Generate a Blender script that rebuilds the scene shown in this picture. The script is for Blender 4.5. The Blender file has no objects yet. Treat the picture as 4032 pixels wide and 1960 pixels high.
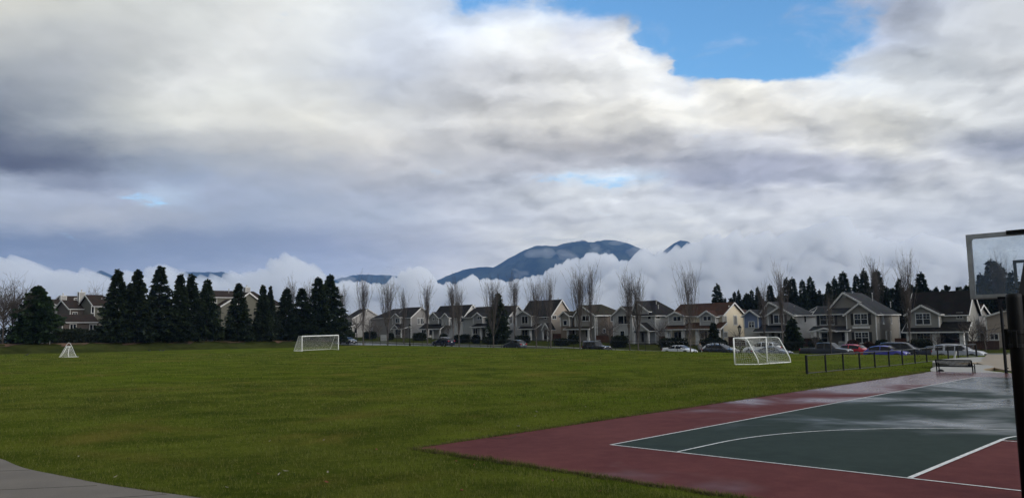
import bpy, bmesh, math, random
import numpy as np
from mathutils import Vector, Matrix, noise as mnoise
R = math.radians
sc = bpy.context.scene
COL = sc.collection
random.seed(7)
rng = np.random.default_rng(11)

# ------------------------------------------------------------------ frame of the place
FPX = 3100.0                      # focal length in photo pixels (4032 wide)
PITCH, ROLL, EYE = R(5.9), R(1.0), 2.5
TH = R(-44.8)                     # the court, street and houses share one pair of axes
EU = np.array([math.cos(TH), math.sin(TH)])      # along the street, to the right
EV = np.array([-math.sin(TH), math.cos(TH)])     # away from the camera, across the street

def cam_axes():
    f = np.array([0, math.cos(PITCH), math.sin(PITCH)]); u = np.array([0, -math.sin(PITCH), math.cos(PITCH)])
    x = np.array([1., 0, 0]); c, s = math.cos(ROLL), math.sin(ROLL)
    return x*c-u*s, f, x*s+u*c
RX, FW, UP = cam_axes()
def ray(x, y):
    return FW+RX*((x-2016)/FPX)-UP*((y-980)/FPX)
def on_b(x, y, b):                # photo point -> (a, z) on the upright plane at depth b
    d = ray(x, y); t = b/(d[0]*EV[0]+d[1]*EV[1]); p = d*t
    return p[0]*EU[0]+p[1]*EU[1], p[2]+EYE
def on_a(x, y, a):                # photo point -> (b, z) on the upright plane at a
    d = ray(x, y); t = a/(d[0]*EU[0]+d[1]*EU[1]); p = d*t
    return p[0]*EV[0]+p[1]*EV[1], p[2]+EYE
def on_z(x, y, z=0.):
    d = ray(x, y); t = (z-EYE)/d[2]; return d[0]*t, d[1]*t
def on_y(x, y, dist):             # at a distance straight ahead
    d = ray(x, y); t = dist/d[1]; return d[0]*t, dist, d[2]*t+EYE
def W(a, b, z=0.):
    return (a*EU[0]+b*EV[0], a*EU[1]+b*EV[1], z)
def AB(x, y):
    return x*EU[0]+y*EU[1], x*EV[0]+y*EV[1]
ZO = {1: (0, 1000, .3594), 2: (600, 1000, .3594), 3: (1250, 1050, .2956), 4: (1800, 1050, .2956), 5: (2350, 1050, .2956),
      6: (2850, 1000, .3755), 7: (3400, 1000, .3992)}
def N(k, x, y):
    o = ZO[k]; return o[0]+x*o[2], o[1]+y*o[2]

# ------------------------------------------------------------------ objects
def tag(o, label=None, cat=None, group=None, kind=None):
    if label: o['label'] = label
    if cat: o['category'] = cat
    if group: o['group'] = group
    if kind: o['kind'] = kind
    return o
def thing(name, label, cat, loc=(0, 0, 0), rz=0., group=None):
    o = bpy.data.objects.new(name, None); COL.objects.link(o)
    o.empty_display_size = .2
    o.location = loc; o.rotation_euler = (0, 0, rz)
    return tag(o, label, cat, group)
def copy_tree(o, parent=None):
    c = o.copy(); COL.objects.link(c)
    if parent is not None: c.parent = parent
    for ch in list(o.children): copy_tree(ch, c)
    return c

class MB:
    def __init__(s): s.v = []; s.f = []
    def face(s, pts):
        n = len(s.v); s.v += [tuple(p) for p in pts]; s.f.append(tuple(range(n, n+len(pts))))
    def box(s, x0, x1, y0, y1, z0, z1, skip=''):
        n = len(s.v)
        s.v += [(x0, y0, z0), (x1, y0, z0), (x1, y1, z0), (x0, y1, z0), (x0, y0, z1), (x1, y0, z1), (x1, y1, z1), (x0, y1, z1)]
        for k, q in (('b', (3, 2, 1, 0)), ('t', (4, 5, 6, 7)), ('f', (0, 1, 5, 4)), ('r', (1, 2, 6, 5)), ('k', (2, 3, 7, 6)), ('l', (3, 0, 4, 7))):
            if k not in skip: s.f.append(tuple(n+i for i in q))
    def bar(s, p, q, w, h=None, up=(0, 0, 1)):
        p = Vector(p); q = Vector(q); h = h or w; d = (q-p).normalized(); u = Vector(up)
        if abs(d.dot(u)) > .98: u = Vector((0, 1, 0))
        x = d.cross(u).normalized()*(w/2); y = x.cross(d).normalized()*(h/2); n = len(s.v)
        for c in (p, q): s.v += [tuple(c-x-y), tuple(c+x-y), tuple(c+x+y), tuple(c-x+y)]
        for q4 in ((0, 1, 5, 4), (1, 2, 6, 5), (2, 3, 7, 6), (3, 0, 4, 7), (3, 2, 1, 0), (4, 5, 6, 7)): s.f.append(tuple(n+i for i in q4))
    def tube(s, pts, r, sides=8, caps=True):
        pts = [Vector(p) for p in pts]; k = len(pts); rs = r if hasattr(r, '__len__') else [r]*k
        n = len(s.v); ref = None
        for i, p in enumerate(pts):
            d = (pts[min(i+1, k-1)]-pts[max(i-1, 0)])
            d = d.normalized() if d.length > 1e-9 else Vector((0, 0, 1))
            if ref is None: ref = Vector((1, 0, 0)) if abs(d.x) < .9 else Vector((0, 1, 0))
            x = (ref-d*ref.dot(d)).normalized(); y = d.cross(x); ref = x
            for j in range(sides):
                t = 2*math.pi*j/sides; s.v.append(tuple(p+(x*math.cos(t)+y*math.sin(t))*rs[i]))
        for i in range(k-1):
            for j in range(sides):
                a = n+i*sides+j; b = n+i*sides+(j+1) % sides; s.f.append((a, b, b+sides, a+sides))
        if caps:
            s.f.append(tuple(n+j for j in reversed(range(sides)))); s.f.append(tuple(n+(k-1)*sides+j for j in range(sides)))
    def lathe(s, prof, c=(0, 0, 0), sides=16):
        n = len(s.v)
        for r, z in prof:
            for j in range(sides):
                t = 2*math.pi*j/sides; s.v.append((c[0]+r*math.cos(t), c[1]+r*math.sin(t), c[2]+z))
        for i in range(len(prof)-1):
            for j in range(sides):
                a = n+i*sides+j; b = n+i*sides+(j+1) % sides; s.f.append((a, b, b+sides, a+sides))
        s.f.append(tuple(n+j for j in reversed(range(sides)))); s.f.append(tuple(n+(len(prof)-1)*sides+j for j in range(sides)))
    def prism(s, poly, d):         # polygon (3-D, planar) swept by vector d
        n = len(s.v); k = len(poly); d = Vector(d)
        s.v += [tuple(p) for p in poly]+[tuple(Vector(p)+d) for p in poly]
        s.f.append(tuple(range(n+k-1, n-1, -1))); s.f.append(tuple(range(n+k, n+2*k)))
        for i in range(k):
            j = (i+1) % k; s.f.append((n+i, n+j, n+k+j, n+k+i))
    def build(s, name, mat, parent=None, smooth=False, fix=True, bevel=0):
        me = bpy.data.meshes.new(name); me.from_pydata(s.v, [], s.f)
        if fix and len(s.f) < 60000:
            bm = bmesh.new(); bm.from_mesh(me); bmesh.ops.recalc_face_normals(bm, faces=bm.faces); bm.to_mesh(me); bm.free()
        me.materials.append(mat)
        if smooth: me.polygons.foreach_set('use_smooth', [True]*len(me.polygons))
        me.update()
        o = bpy.data.objects.new(name, me); COL.objects.link(o)
        if parent is not None: o.parent = parent
        if bevel:
            m = o.modifiers.new('Bevel', 'BEVEL'); m.width = bevel; m.segments = 2; m.limit_method = 'ANGLE'
        return o
def np_mesh(name, V, F, mat, parent=None, smooth=False, attr=None):
    V = np.asarray(V, np.float32); F = np.asarray(F, np.int32); k = F.shape[1]
    me = bpy.data.meshes.new(name)
    me.vertices.add(len(V)); me.vertices.foreach_set('co', V.ravel())
    me.loops.add(F.size); me.loops.foreach_set('vertex_index', F.ravel())
    me.polygons.add(len(F)); me.polygons.foreach_set('loop_start', np.arange(0, F.size, k, dtype=np.int32))
    me.polygons.foreach_set('loop_total', np.full(len(F), k, np.int32))
    if smooth: me.polygons.foreach_set('use_smooth', np.ones(len(F), bool))
    me.update(calc_edges=True)
    if attr is not None:
        at = me.attributes.new('tint', 'FLOAT', 'POINT'); at.data.foreach_set('value', np.asarray(attr, np.float32))
    me.materials.append(mat)
    o = bpy.data.objects.new(name, me); COL.objects.link(o)
    if parent is not None: o.parent = parent
    return o

# ------------------------------------------------------------------ materials
def lin(c):
    return tuple((v/255/12.92 if v/255 <= .04045 else ((v/255+.055)/1.055)**2.4) for v in c)
class G:                            # small node-graph helper
    def __init__(s, tree): s.t = tree; s.n = tree.nodes; s.l = tree.links
    def node(s, typ, inp=None, **kw):
        n = s.n.new(typ)
        for k, v in kw.items(): setattr(n, k, v)
        for k, v in (inp or {}).items(): s.put(n.inputs[k], v)
        return n
    def put(s, sock, v):
        if isinstance(v, bpy.types.NodeSocket): s.l.new(v, sock)
        elif v is not None:
            if sock.type == 'RGBA' and len(v) == 3: v = (*v, 1)
            sock.default_value = v
    def math(s, op, a, b=None, c=None, clamp=False):
        n = s.n.new('ShaderNodeMath'); n.operation = op; n.use_clamp = clamp
        for i, v in enumerate((a, b, c)):
            if v is not None: s.put(n.inputs[i], v)
        return n.outputs[0]
    def noise(s, vec, scale, detail=4, rough=.55, dist=0., out=0, dim='3D'):
        n = s.node('ShaderNodeTexNoise', noise_dimensions=dim, inp={'Scale': scale, 'Detail': detail, 'Roughness': rough, 'Distortion': dist})
        if vec is not None: s.l.new(vec, n.inputs['Vector'])
        return n.outputs[out]
    def mix(s, fac, a, b, blend='MIX'):
        n = s.n.new('ShaderNodeMix'); n.data_type = 'RGBA'; n.blend_type = blend
        s.put(n.inputs[0], fac); s.put(n.inputs[6], a); s.put(n.inputs[7], b); return n.outputs[2]
    def ramp(s, fac, stops, mode='EASE'):
        n = s.n.new('ShaderNodeValToRGB'); cr = n.color_ramp; cr.interpolation = mode
        while len(cr.elements) < len(stops): cr.elements.new(.5)
        for e, (p, c) in zip(cr.elements, stops):
            e.position = p; e.color = c if len(c) == 4 else (*c, 1)
        s.put(n.inputs[0], fac); return n
    def remap(s, v, a, b, c=0., d=1., kind='SMOOTHSTEP'):
        n = s.node('ShaderNodeMapRange', {0: v, 1: a, 2: b, 3: c, 4: d}, interpolation_type=kind); return n.outputs[0]
def new_mat(name):
    m = bpy.data.materials.new(name); m.use_nodes = True; g = G(m.node_tree)
    return m, g, g.n['Principled BSDF'], g.n['Material Output']
def mat(name, col, rough=.7, metal=0., var=.12, scale=3., bump=0., bscale=40., spec=.5, coat=0., world=False, var2=None):
    m, g, p, o = new_mat(name)
    tc = g.node('ShaderNodeNewGeometry').outputs['Position'] if world else g.node('ShaderNodeTexCoord').outputs['Object']
    nz = g.noise(tc, scale, 5, .6)
    dark = tuple(c*(1-var) for c in col); lite = tuple(min(1, c*(1+var)) for c in (var2 or col))
    cc = g.mix(g.remap(nz, .3, .7), dark, lite); g.put(p.inputs['Base Color'], cc)
    p.inputs['Roughness'].default_value = rough; p.inputs['Metallic'].default_value = metal
    p.inputs['Specular IOR Level'].default_value = spec; p.inputs['Coat Weight'].default_value = coat; p.inputs['Coat Roughness'].default_value = .06
    if bump:
        b = g.node('ShaderNodeBump', {'Strength': bump, 'Distance': .02, 'Height': g.noise(tc, bscale, 3)}); g.put(p.inputs['Normal'], b.outputs[0])
    return m
def siding(name, col, pitch=.18, vertical=False, var=.08):
    m, g, p, o = new_mat(name)
    tc = g.node('ShaderNodeTexCoord').outputs['Object']
    sep = g.node('ShaderNodeSeparateXYZ', {0: tc})
    co = g.math('ADD', sep.outputs[0], sep.outputs[1]) if vertical else sep.outputs[2]
    saw = g.math('FRACT', g.math('DIVIDE', co, pitch))
    line = g.remap(saw, 0., .12, .72, 1.)
    nz = g.noise(tc, .9, 6, .65); nz2 = g.noise(tc, 9, 3, .6)
    k = g.math('MULTIPLY', line, g.math('ADD', g.math('MULTIPLY', g.math('SUBTRACT', nz, .5), var*2.4), g.math('ADD', g.math('MULTIPLY', g.math('SUBTRACT', nz2, .5), var), 1.)))
    cc = g.node('ShaderNodeVectorMath', {0: col, 3: k}, operation='SCALE').outputs[0]
    g.put(p.inputs['Base Color'], cc); p.inputs['Roughness'].default_value = .75
    b = g.node('ShaderNodeBump', {'Strength': .6, 'Distance': .02, 'Height': saw}); g.put(p.inputs['Normal'], b.outputs[0])
    return m
def roofing(name, col, col2=None, moss=None):
    m, g, p, o = new_mat(name)
    tc = g.node('ShaderNodeTexCoord').outputs['Object']
    sep = g.node('ShaderNodeSeparateXYZ', {0: tc})
    row = g.math('FRACT', g.math('MULTIPLY', sep.outputs[2], 6.5))
    vor = g.node('ShaderNodeTexVoronoi', {'Vector': tc, 'Scale': 3.2}).outputs['Color']
    nz = g.noise(tc, .6, 6, .7)
    col = tuple(c*.7 for c in col); col2 = tuple(c*.7 for c in (col2 or tuple(c*1.5 for c in col)))
    cc = g.mix(g.remap(nz, .32, .68), col, col2)
    cc = g.mix(.35, cc, g.mix(1., cc, vor, 'MULTIPLY'))
    if moss: cc = g.mix(g.remap(g.noise(tc, .35, 5, .7), .55, .75, 0, .6), cc, moss)
    cc = g.mix(g.remap(row, 0, .15, .45, 0.), cc, (.004, .004, .004))
    g.put(p.inputs['Base Color'], cc); p.inputs['Roughness'].default_value = .9; p.inputs['Specular IOR Level'].default_value = .12
    b = g.node('ShaderNodeBump', {'Strength': .7, 'Distance': .03, 'Height': g.math('ADD', row, g.noise(tc, 14, 2))}); g.put(p.inputs['Normal'], b.outputs[0])
    return m
def foliage(name, dark, lite, scale=.8, trans=.25, rough=.6):
    m, g, p, o = new_mat(name)
    tc = g.node('ShaderNodeTexCoord').outputs['Object']
    info = g.node('ShaderNodeObjectInfo')
    at = g.node('ShaderNodeAttribute', attribute_name='tint').outputs['Fac']
    f = g.math('ADD', g.math('MULTIPLY', g.noise(tc, scale, 4, .6), .9), g.math('MULTIPLY', at, .55))
    cc = g.mix(g.remap(f, .4, 1.05), dark, lite)
    hsv = g.node('ShaderNodeHueSaturation', {'Color': cc, 'Value': g.math('ADD', g.math('MULTIPLY', info.outputs['Random'], .4), .8)})
    g.put(p.inputs['Base Color'], hsv.outputs[0]); p.inputs['Roughness'].default_value = rough; p.inputs['Specular IOR Level'].default_value = .25
    if trans:
        t = g.node('ShaderNodeBsdfTranslucent', {'Color': hsv.outputs[0]})
        x = g.node('ShaderNodeMixShader', {0: trans, 1: p.outputs[0], 2: t.outputs[0]}); g.l.new(x.outputs[0], o.inputs['Surface'])
    return m
M = {}
M['white_trim'] = mat('white_trim', (.52, .51, .485), .6, var=.1)
M['grey_trim'] = mat('grey_trim', (.42, .42, .40), .6, var=.1)
M['black_metal'] = mat('black_metal', (.006, .006, .007), .5, var=.3, scale=8, spec=.15)
M['goal_white'] = mat('goal_white', (.75, .75, .72), .4, var=.12, scale=2)
M['net'] = mat('net', (.62, .62, .58), .8, var=.05)
M['bark'] = mat('bark', (.055, .045, .038), .9, var=.45, scale=5, bump=.5)
M['bark_pale'] = mat('bark_pale', (.085, .072, .062), .9, var=.45, scale=5, bump=.5)
M['twig'] = mat('twig', (.072, .059, .051), .9, var=.3)
M['dark_bark'] = mat('dark_bark', (.03, .022, .016), .95, var=.4)
M['cedar'] = foliage('cedar', (.004, .008, .004), (.023, .036, .012), .7)
M['broad_conifer'] = foliage('broad_conifer', (.005, .012, .004), (.022, .044, .012), .7)
M['fir'] = foliage('fir', (.006, .012, .009), (.020, .034, .020), .7)
M['hedge'] = foliage('hedge', (.006, .009, .005), (.022, .030, .012), 1.6)
M['red_shrub'] = foliage('red_shrub', (.020, .010, .007), (.06, .03, .02), 1.6)
M['tyre'] = mat('tyre', (.009, .009, .009), .8, var=.3)
M['rim'] = mat('rim', (.35, .35, .36), .35, metal=.8, var=.2)
M['glass_dark'] = mat('glass_dark', (.006, .007, .009), .08, var=.1, spec=.35)
M['pane'] = mat('pane', (.010, .011, .012), .12, var=.5, scale=1.2, spec=.45)
M['blind'] = mat('blind', (.20, .19, .17), .3, var=.2, scale=2)
M['shutter'] = mat('shutter', (.010, .009, .008), .6)
M['headlight'] = mat('headlight', (.7, .7, .68), .12, var=.2, scale=9)
M['taillight'] = mat('taillight', (.32, .008, .012), .2, var=.2)
M['plate'] = mat('plate', (.6, .6, .6), .5)
M['black_trim'] = mat('black_trim', (.012, .012, .012), .6)
def paint(name, c, r=.35): return mat(name, c, r, var=.05, coat=.7, spec=.5)
# ------------------------------------------------------------------ camera
cd = bpy.data.cameras.new('camera'); cam = bpy.data.objects.new('camera', cd); COL.objects.link(cam)
cd.sensor_width = 36; cd.lens = 36*FPX/4032; cd.clip_start = .1; cd.clip_end = 60000
mt = Matrix((Vector(RX), Vector(UP), Vector(-FW))).transposed().to_4x4(); mt.translation = (0, 0, EYE)
cam.matrix_world = mt
sc.camera = cam

# ------------------------------------------------------------------ sun and sky
SUN_EL, SUN_AZ = R(16), R(131)     # azimuth from +Y towards +X: behind the camera, to the right
sd = bpy.data.lights.new('sun', 'SUN'); sd.energy = 1.4; sd.angle = R(30); sd.color = (1., .93, .84)
sun = bpy.data.objects.new('sun', sd); COL.objects.link(sun)
sv = Vector((math.sin(SUN_AZ)*math.cos(SUN_EL), math.cos(SUN_AZ)*math.cos(SUN_EL), math.sin(SUN_EL)))
sun.rotation_euler = sv.to_track_quat('Z', 'Y').to_euler(); sun.location = sv*200

w = bpy.data.worlds.new('World'); sc.world = w; w.use_nodes = True
g = G(w.node_tree); bg = g.n['Background']; bg.inputs['Strength'].default_value = .1
sky = g.node('ShaderNodeTexSky', sky_type='NISHITA', sun_disc=False, sun_elevation=SUN_EL, sun_rotation=SUN_AZ, altitude=150., air_density=1., dust_density=.6, ozone_density=1.4)
dirv = g.node('ShaderNodeTexCoord').outputs['Generated']
s3 = g.node('ShaderNodeSeparateXYZ', {0: dirv}).outputs
ay = g.math('MAXIMUM', g.math('ABSOLUTE', s3[1]), .02)
p0 = g.math('DIVIDE', s3[0], ay); q0 = g.math('DIVIDE', s3[2], ay)
q0 = g.math('ADD', q0, g.math('MULTIPLY', p0, .0175))
zz = g.math('ADD', g.math('MAXIMUM', s3[2], -.05), .24)
plane = g.node('ShaderNodeCombineXYZ', {0: g.math('DIVIDE', s3[0], zz), 1: g.math('DIVIDE', s3[1], zz), 2: 0.}).outputs[0]
stretch = plane
stretch2 = g.node('ShaderNodeMapping', {0: plane, 'Location': (3.1, 1.7, .4)}).outputs[0]
def centred(v, amp): return g.math('MULTIPLY', g.math('SUBTRACT', v, .5), amp)
w1 = g.node('ShaderNodeSeparateColor', {0: g.noise(stretch, 2.6, 6, .58, 0., 1, '2D')}).outputs
w2 = g.node('ShaderNodeSeparateColor', {0: g.noise(stretch, 9., 6, .6, 0., 1, '2D')}).outputs
pw = g.math('ADD', p0, g.math('ADD', centred(w1[0], .10), centred(w2[0], .055)))
qw = g.math('ADD', q0, g.math('ADD', centred(w1[1], .034), centred(w2[1], .020)))
sx = g.math('DIVIDE', g.math('ADD', pw, .9), 1.8, clamp=True)
def px2p(x): return (x-1288)/1980/ math.cos(PITCH)
def py2q(y):
    Y = (626-y)/1980; return (math.sin(PITCH)+Y*math.cos(PITCH))/(math.cos(PITCH)-Y*math.sin(PITCH))
# rows of cloud colour (8-bit, as they look) and cover along azimuth, one list per elevation
SKY = [
 (-60, [(0,208,207,203,1),(320,205,206,206,1),(640,222,222,224,1),(900,216,219,226,1),(1120,205,214,234,.7),(1280,190,205,232,.42),(1450,170,195,230,.32),(1620,160,185,228,.3),(1850,165,185,226,.3),(2000,180,190,218,.6),(2250,190,196,214,.9),(2576,202,204,212,1)]),
 (0, [(0,207,205,200,1),(160,200,200,198,1),(320,204,205,205,1),(480,212,213,214,1),(640,222,222,223,1),(800,224,225,227,1),(960,214,218,226,1),(1090,210,218,235,.95),(1180,190,206,234,.40),(1260,188,203,232,.46),(1330,200,210,230,.52),(1450,180,200,232,.36),(1560,170,192,230,.28),(1660,160,185,228,.18),(1800,165,185,226,.15),(1930,172,186,220,.45),(2060,180,188,216,.5),(2150,182,190,214,.62),(2240,184,191,212,.75),(2400,192,197,212,.95),(2576,203,205,212,1)]),
 (95, [(0,190,191,193,1),(160,184,186,190,1),(320,192,193,196,1),(480,204,205,207,1),(640,224,224,226,1),(800,222,224,229,1),(960,208,213,227,1),(1120,212,217,231,1),(1250,224,226,233,1),(1360,226,227,231,1),(1470,208,210,222,.95),(1545,222,222,227,.95),(1590,225,225,230,.75),(1650,190,205,232,.25),(1720,185,200,232,.1),(1990,185,200,232,.1),(2060,176,192,226,.3),(2170,184,194,220,.55),(2300,192,198,215,.78),(2450,202,205,214,.95),(2576,206,208,215,1)]),
 (170, [(0,164,168,176,1),(160,172,175,183,1),(330,192,194,197,1),(430,222,222,224,1),(560,226,226,227,1),(720,214,216,221,1),(880,207,211,223,1),(1000,204,209,224,1),(1120,208,211,222,1),(1250,205,206,214,1),(1400,208,208,213,1),(1540,220,220,224,1),(1640,228,228,231,1),(1700,226,226,231,.8),(1730,200,212,232,.25),(1830,195,208,232,.12),(1960,190,205,232,.12),(2050,190,203,228,.3),(2150,196,205,223,.68),(2280,206,210,219,.95),(2450,208,211,218,.95),(2576,212,213,218,1)]),
 (215, [(0,146,151,163,1),(160,166,170,178,1),(320,198,199,201,1),(420,226,226,227,1),(560,230,230,229,1),(700,222,222,223,1),(850,218,219,223,1),(960,203,207,219,1),(1120,205,207,216,1),(1280,208,208,214,1),(1440,214,213,215,1),(1600,224,223,225,1),(1690,222,223,229,.85),(1730,218,220,229,.72),(1790,232,230,230,.85),(1860,238,235,231,.92),(1930,234,231,228,.88),(2000,226,225,227,.8),(2090,216,217,222,.85),(2180,210,213,220,.95),(2400,210,212,218,1),(2576,213,214,219,1)]),
 (300, [(0,122,129,144,1),(160,160,165,175,1),(320,202,203,203,1),(480,224,223,221,1),(640,214,213,212,1),(800,223,221,218,1),(960,213,213,216,1),(1120,208,208,213,1),(1280,214,212,213,1),(1440,223,220,218,1),(1600,222,219,217,1),(1760,227,225,224,1),(1900,226,222,218,1),(2080,216,214,214,1),(2240,224,221,217,1),(2400,215,215,217,1),(2576,214,215,220,1)]),
 (365, [(0,103,110,130,1),(160,126,133,149,1),(320,166,170,179,1),(480,182,184,190,1),(640,188,189,194,1),(800,200,199,201,1),(960,208,206,207,1),(1120,190,190,196,1),(1280,180,180,187,1),(1440,176,175,181,1),(1600,172,172,181,1),(1700,196,195,201,1),(1820,192,194,206,1),(2000,196,197,206,1),(2150,212,210,210,1),(2280,216,214,212,1),(2400,190,192,202,1),(2500,164,168,184,1),(2576,158,162,179,1)]),
 (415, [(0,92,99,122,1),(160,104,112,134,1),(320,138,147,166,1),(480,158,165,180,1),(640,168,173,186,1),(800,174,178,190,1),(960,192,192,200,1),(1120,178,180,190,1),(1280,172,174,186,1),(1440,176,178,190,1),(1600,186,188,200,1),(1750,174,177,194,1),(1900,163,167,187,1),(2080,170,173,190,1),(2240,178,181,194,1),(2400,194,195,203,1),(2576,196,198,206,1)]),
 (455, [(0,160,168,188,1),(90,140,148,170,1),(200,134,142,165,1),(330,152,163,187,1),(480,155,167,192,1),(640,162,170,190,1),(800,170,176,193,1),(960,179,182,195,1),(1120,181,185,199,1),(1280,189,193,207,1),(1390,196,201,216,.85),(1450,196,206,222,.72),(1560,192,203,220,.64),(1670,186,198,218,.70),(1720,172,176,196,1),(1850,162,167,188,1),(2000,168,172,191,1),(2150,182,186,201,1),(2300,199,200,208,1),(2576,198,200,208,1)]),
 (490, [(0,172,180,200,1),(160,164,172,193,1),(300,166,174,196,.9),(380,176,190,214,.90),(450,170,184,208,.94),(540,160,170,194,1),(720,160,170,192,1),(900,168,175,194,1),(1100,176,181,198,1),(1280,190,194,207,1),(1450,202,205,214,1),(1600,200,203,213,1),(1760,188,192,206,1),(1900,190,193,207,1),(2050,198,200,210,1),(2300,200,202,210,1),(2576,198,200,209,1)]),
 (540, [(0,160,168,188,1),(160,166,172,189,1),(320,168,174,191,1),(480,158,167,188,1),(640,152,163,187,1),(800,164,173,194,1),(960,162,171,192,1),(1120,182,187,203,1),(1280,184,189,204,1),(1440,193,196,207,1),(1600,200,203,212,1),(1760,198,201,211,1),(1920,201,203,212,1),(2080,196,199,209,1),(2400,196,199,209,1),(2576,194,197,206,1)]),
 (610, [(0,118,133,164,1),(160,124,138,168,1),(320,128,142,171,1),(480,127,141,172,1),(640,130,144,174,1),(800,140,152,182,1),(960,156,165,189,1),(1120,172,178,197,1),(1280,192,195,205,1),(1440,202,204,211,1),(1600,206,207,212,1),(1760,200,202,209,1),(1920,198,200,209,1),(2080,191,194,206,1),(2240,191,194,206,1),(2576,193,196,206,1)]),
 (690, [(0,146,158,186,1),(160,130,144,174,1),(320,138,151,180,1),(480,142,155,184,1),(640,152,164,192,1),(800,150,163,193,1),(960,162,172,197,1),(1120,181,186,204,1),(1280,188,192,206,1),(1600,196,198,208,1),(1920,186,191,206,1),(2240,182,188,205,1),(2576,190,194,207,1)]),
 (770, [(0,190,200,216,1),(320,200,208,220,1),(640,190,199,216,1),(960,188,196,214,1),(1280,196,200,212,1),(1600,184,190,208,1),(1920,178,185,206,1),(2240,184,190,206,1),(2576,200,203,211,1)]),
 (850, [(0,196,204,217,1),(640,196,204,217,1),(1280,196,200,212,1),(1920,184,190,208,1),(2576,202,205,212,1)]),
]
HAZE_TOP, HAZE_D, HAZE_C = 800., 7.0e-5, (.26, .50, 1.0)
def behind_air(c, y):               # the sky is seen through the haze: what it must be beyond it
    q = max(py2q(y), .004); T = math.exp(-HAZE_D*min(8200., HAZE_TOP/q)); return tuple(max(.02, (v-(1-T)*h_*.46)/T) for v, h_ in zip(c, HAZE_C))
SKY_GAIN = (1.03, 1.055, 1.03)
prev = None; prev_a = None; prevq = None
for y, stops in reversed(SKY):       # from the horizon upwards
    q = py2q(y)
    st = [((px2p(x)+.9)/1.8, (*behind_air([v*k_ for v, k_ in zip(lin((r, gg, b)), SKY_GAIN)], y), al)) for x, r, gg, b, al in stops]
    rp = g.ramp(sx, st, 'LINEAR')
    if prev is None: prev, prev_a = rp.outputs[0], rp.outputs[1]
    else:
        f = g.remap(qw, prevq, q)
        prev = g.mix(f, prev, rp.outputs[0])
        prev_a = g.math('ADD', prev_a, g.math('MULTIPLY', f, g.math('SUBTRACT', rp.outputs[1], prev_a)))
    prevq = q
fb = g.noise(stretch, 3.4, 9, .60, .25, 0, '2D'); fb2 = g.noise(stretch2, 9., 7, .6, .2, 0, '2D'); fb3 = g.noise(stretch, 15., 8, .64, .3, 0, '2D')
# heaped relief: each lump bright on its upper side, grey beneath
warp = g.node('ShaderNodeVectorMath', {0: plane, 1: g.node('ShaderNodeVectorMath', {0: g.noise(stretch2, 5., 5, .6, 0., 1, '2D'), 3: .16}, operation='SCALE').outputs[0]}, operation='ADD').outputs[0]
def billow(v, sc_):
    n = g.node('ShaderNodeTexVoronoi', {'Vector': v, 'Scale': sc_, 'Detail': 3., 'Roughness': .5, 'Smoothness': .8}, feature='SMOOTH_F1', voronoi_dimensions='2D'); return n.outputs['Distance']
off = g.node('ShaderNodeVectorMath', {0: warp, 1: (.022, -.060, 0.)}, operation='ADD').outputs[0]
b1 = billow(warp, 2.6); b2 = billow(off, 2.6)
relief = g.math('SUBTRACT', b1, b2)
nA = g.noise(warp, 2.6, 6, .52, 0., 0, '2D'); nB = g.noise(off, 2.6, 6, .52, 0., 0, '2D'); relief2 = g.math('SUBTRACT', nB, nA)
zone = g.math('MULTIPLY', g.remap(p0, -.30, .05, .30, 1.), g.remap(q0, .10, .20, .55, 1.))     # heaped cloud to the right, smooth sheet to the left
streak = g.math('ADD', g.math('ADD', centred(fb, .15), centred(fb2, .09)), g.math('MULTIPLY', zone, g.math('ADD', g.math('MULTIPLY', relief, 1.25), g.math('MULTIPLY', relief2, .65))))
cover = g.remap(g.math('ADD', g.math('MULTIPLY_ADD', prev_a, 1.75, -.36), g.math('ADD', centred(fb, .62), g.math('ADD', centred(fb3, .50), g.math('MULTIPLY', g.math('SUBTRACT', .45, b1), .75)))), .27, .84)
sundot = g.node('ShaderNodeVectorMath', {0: dirv, 1: tuple(sv)}, operation='DOT_PRODUCT').outputs['Value']
glow = g.math('MULTIPLY', g.math('POWER', g.math('MAXIMUM', sundot, 0.), 3.), 2.6)      # cloud around the hidden sun, behind the camera
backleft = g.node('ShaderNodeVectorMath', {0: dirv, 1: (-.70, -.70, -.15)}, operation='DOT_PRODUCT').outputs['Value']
back_dim = g.remap(backleft, .0, .6, 0., -.55)                # unseen sky behind the camera, to the left, dimmed to darken the house fronts
veil = g.remap(g.math('ADD', g.noise(stretch2, 4.5, 8, .66, .5, 0, '2D'), centred(fb3, .25)), .50, .80, 0., .42); cover = g.math('MAXIMUM', cover, veil)      # thin wisps across the blue
lum = g.math('ADD', g.math('ADD', g.math('ADD', 1., back_dim), glow), g.math('MULTIPLY', streak, .74))
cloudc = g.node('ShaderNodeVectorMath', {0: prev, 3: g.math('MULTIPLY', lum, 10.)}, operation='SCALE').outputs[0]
blue = g.mix(1., sky.outputs[0], (1.25, 1.95, 2.40), 'MULTIPLY')
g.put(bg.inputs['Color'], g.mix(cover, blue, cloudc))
try: w.cycles.sampling_method = 'MANUAL'; w.cycles.sample_map_resolution = 512
except Exception: pass
vs = sc.view_settings; sc.display_settings.display_device = 'sRGB'
vs.view_transform = 'Standard'; vs.look = 'None'; vs.exposure = 0.; vs.gamma = 1.; vs.use_curve_mapping = False
cy = sc.cycles
cy.max_bounces = 10; cy.diffuse_bounces = 3; cy.glossy_bounces = 3; cy.transmission_bounces = 4; cy.transparent_max_bounces = 40; cy.volume_bounces = 8
cy.caustics_reflective = False; cy.caustics_refractive = False; cy.use_denoising = True; cy.sample_clamp_indirect = 4.
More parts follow.
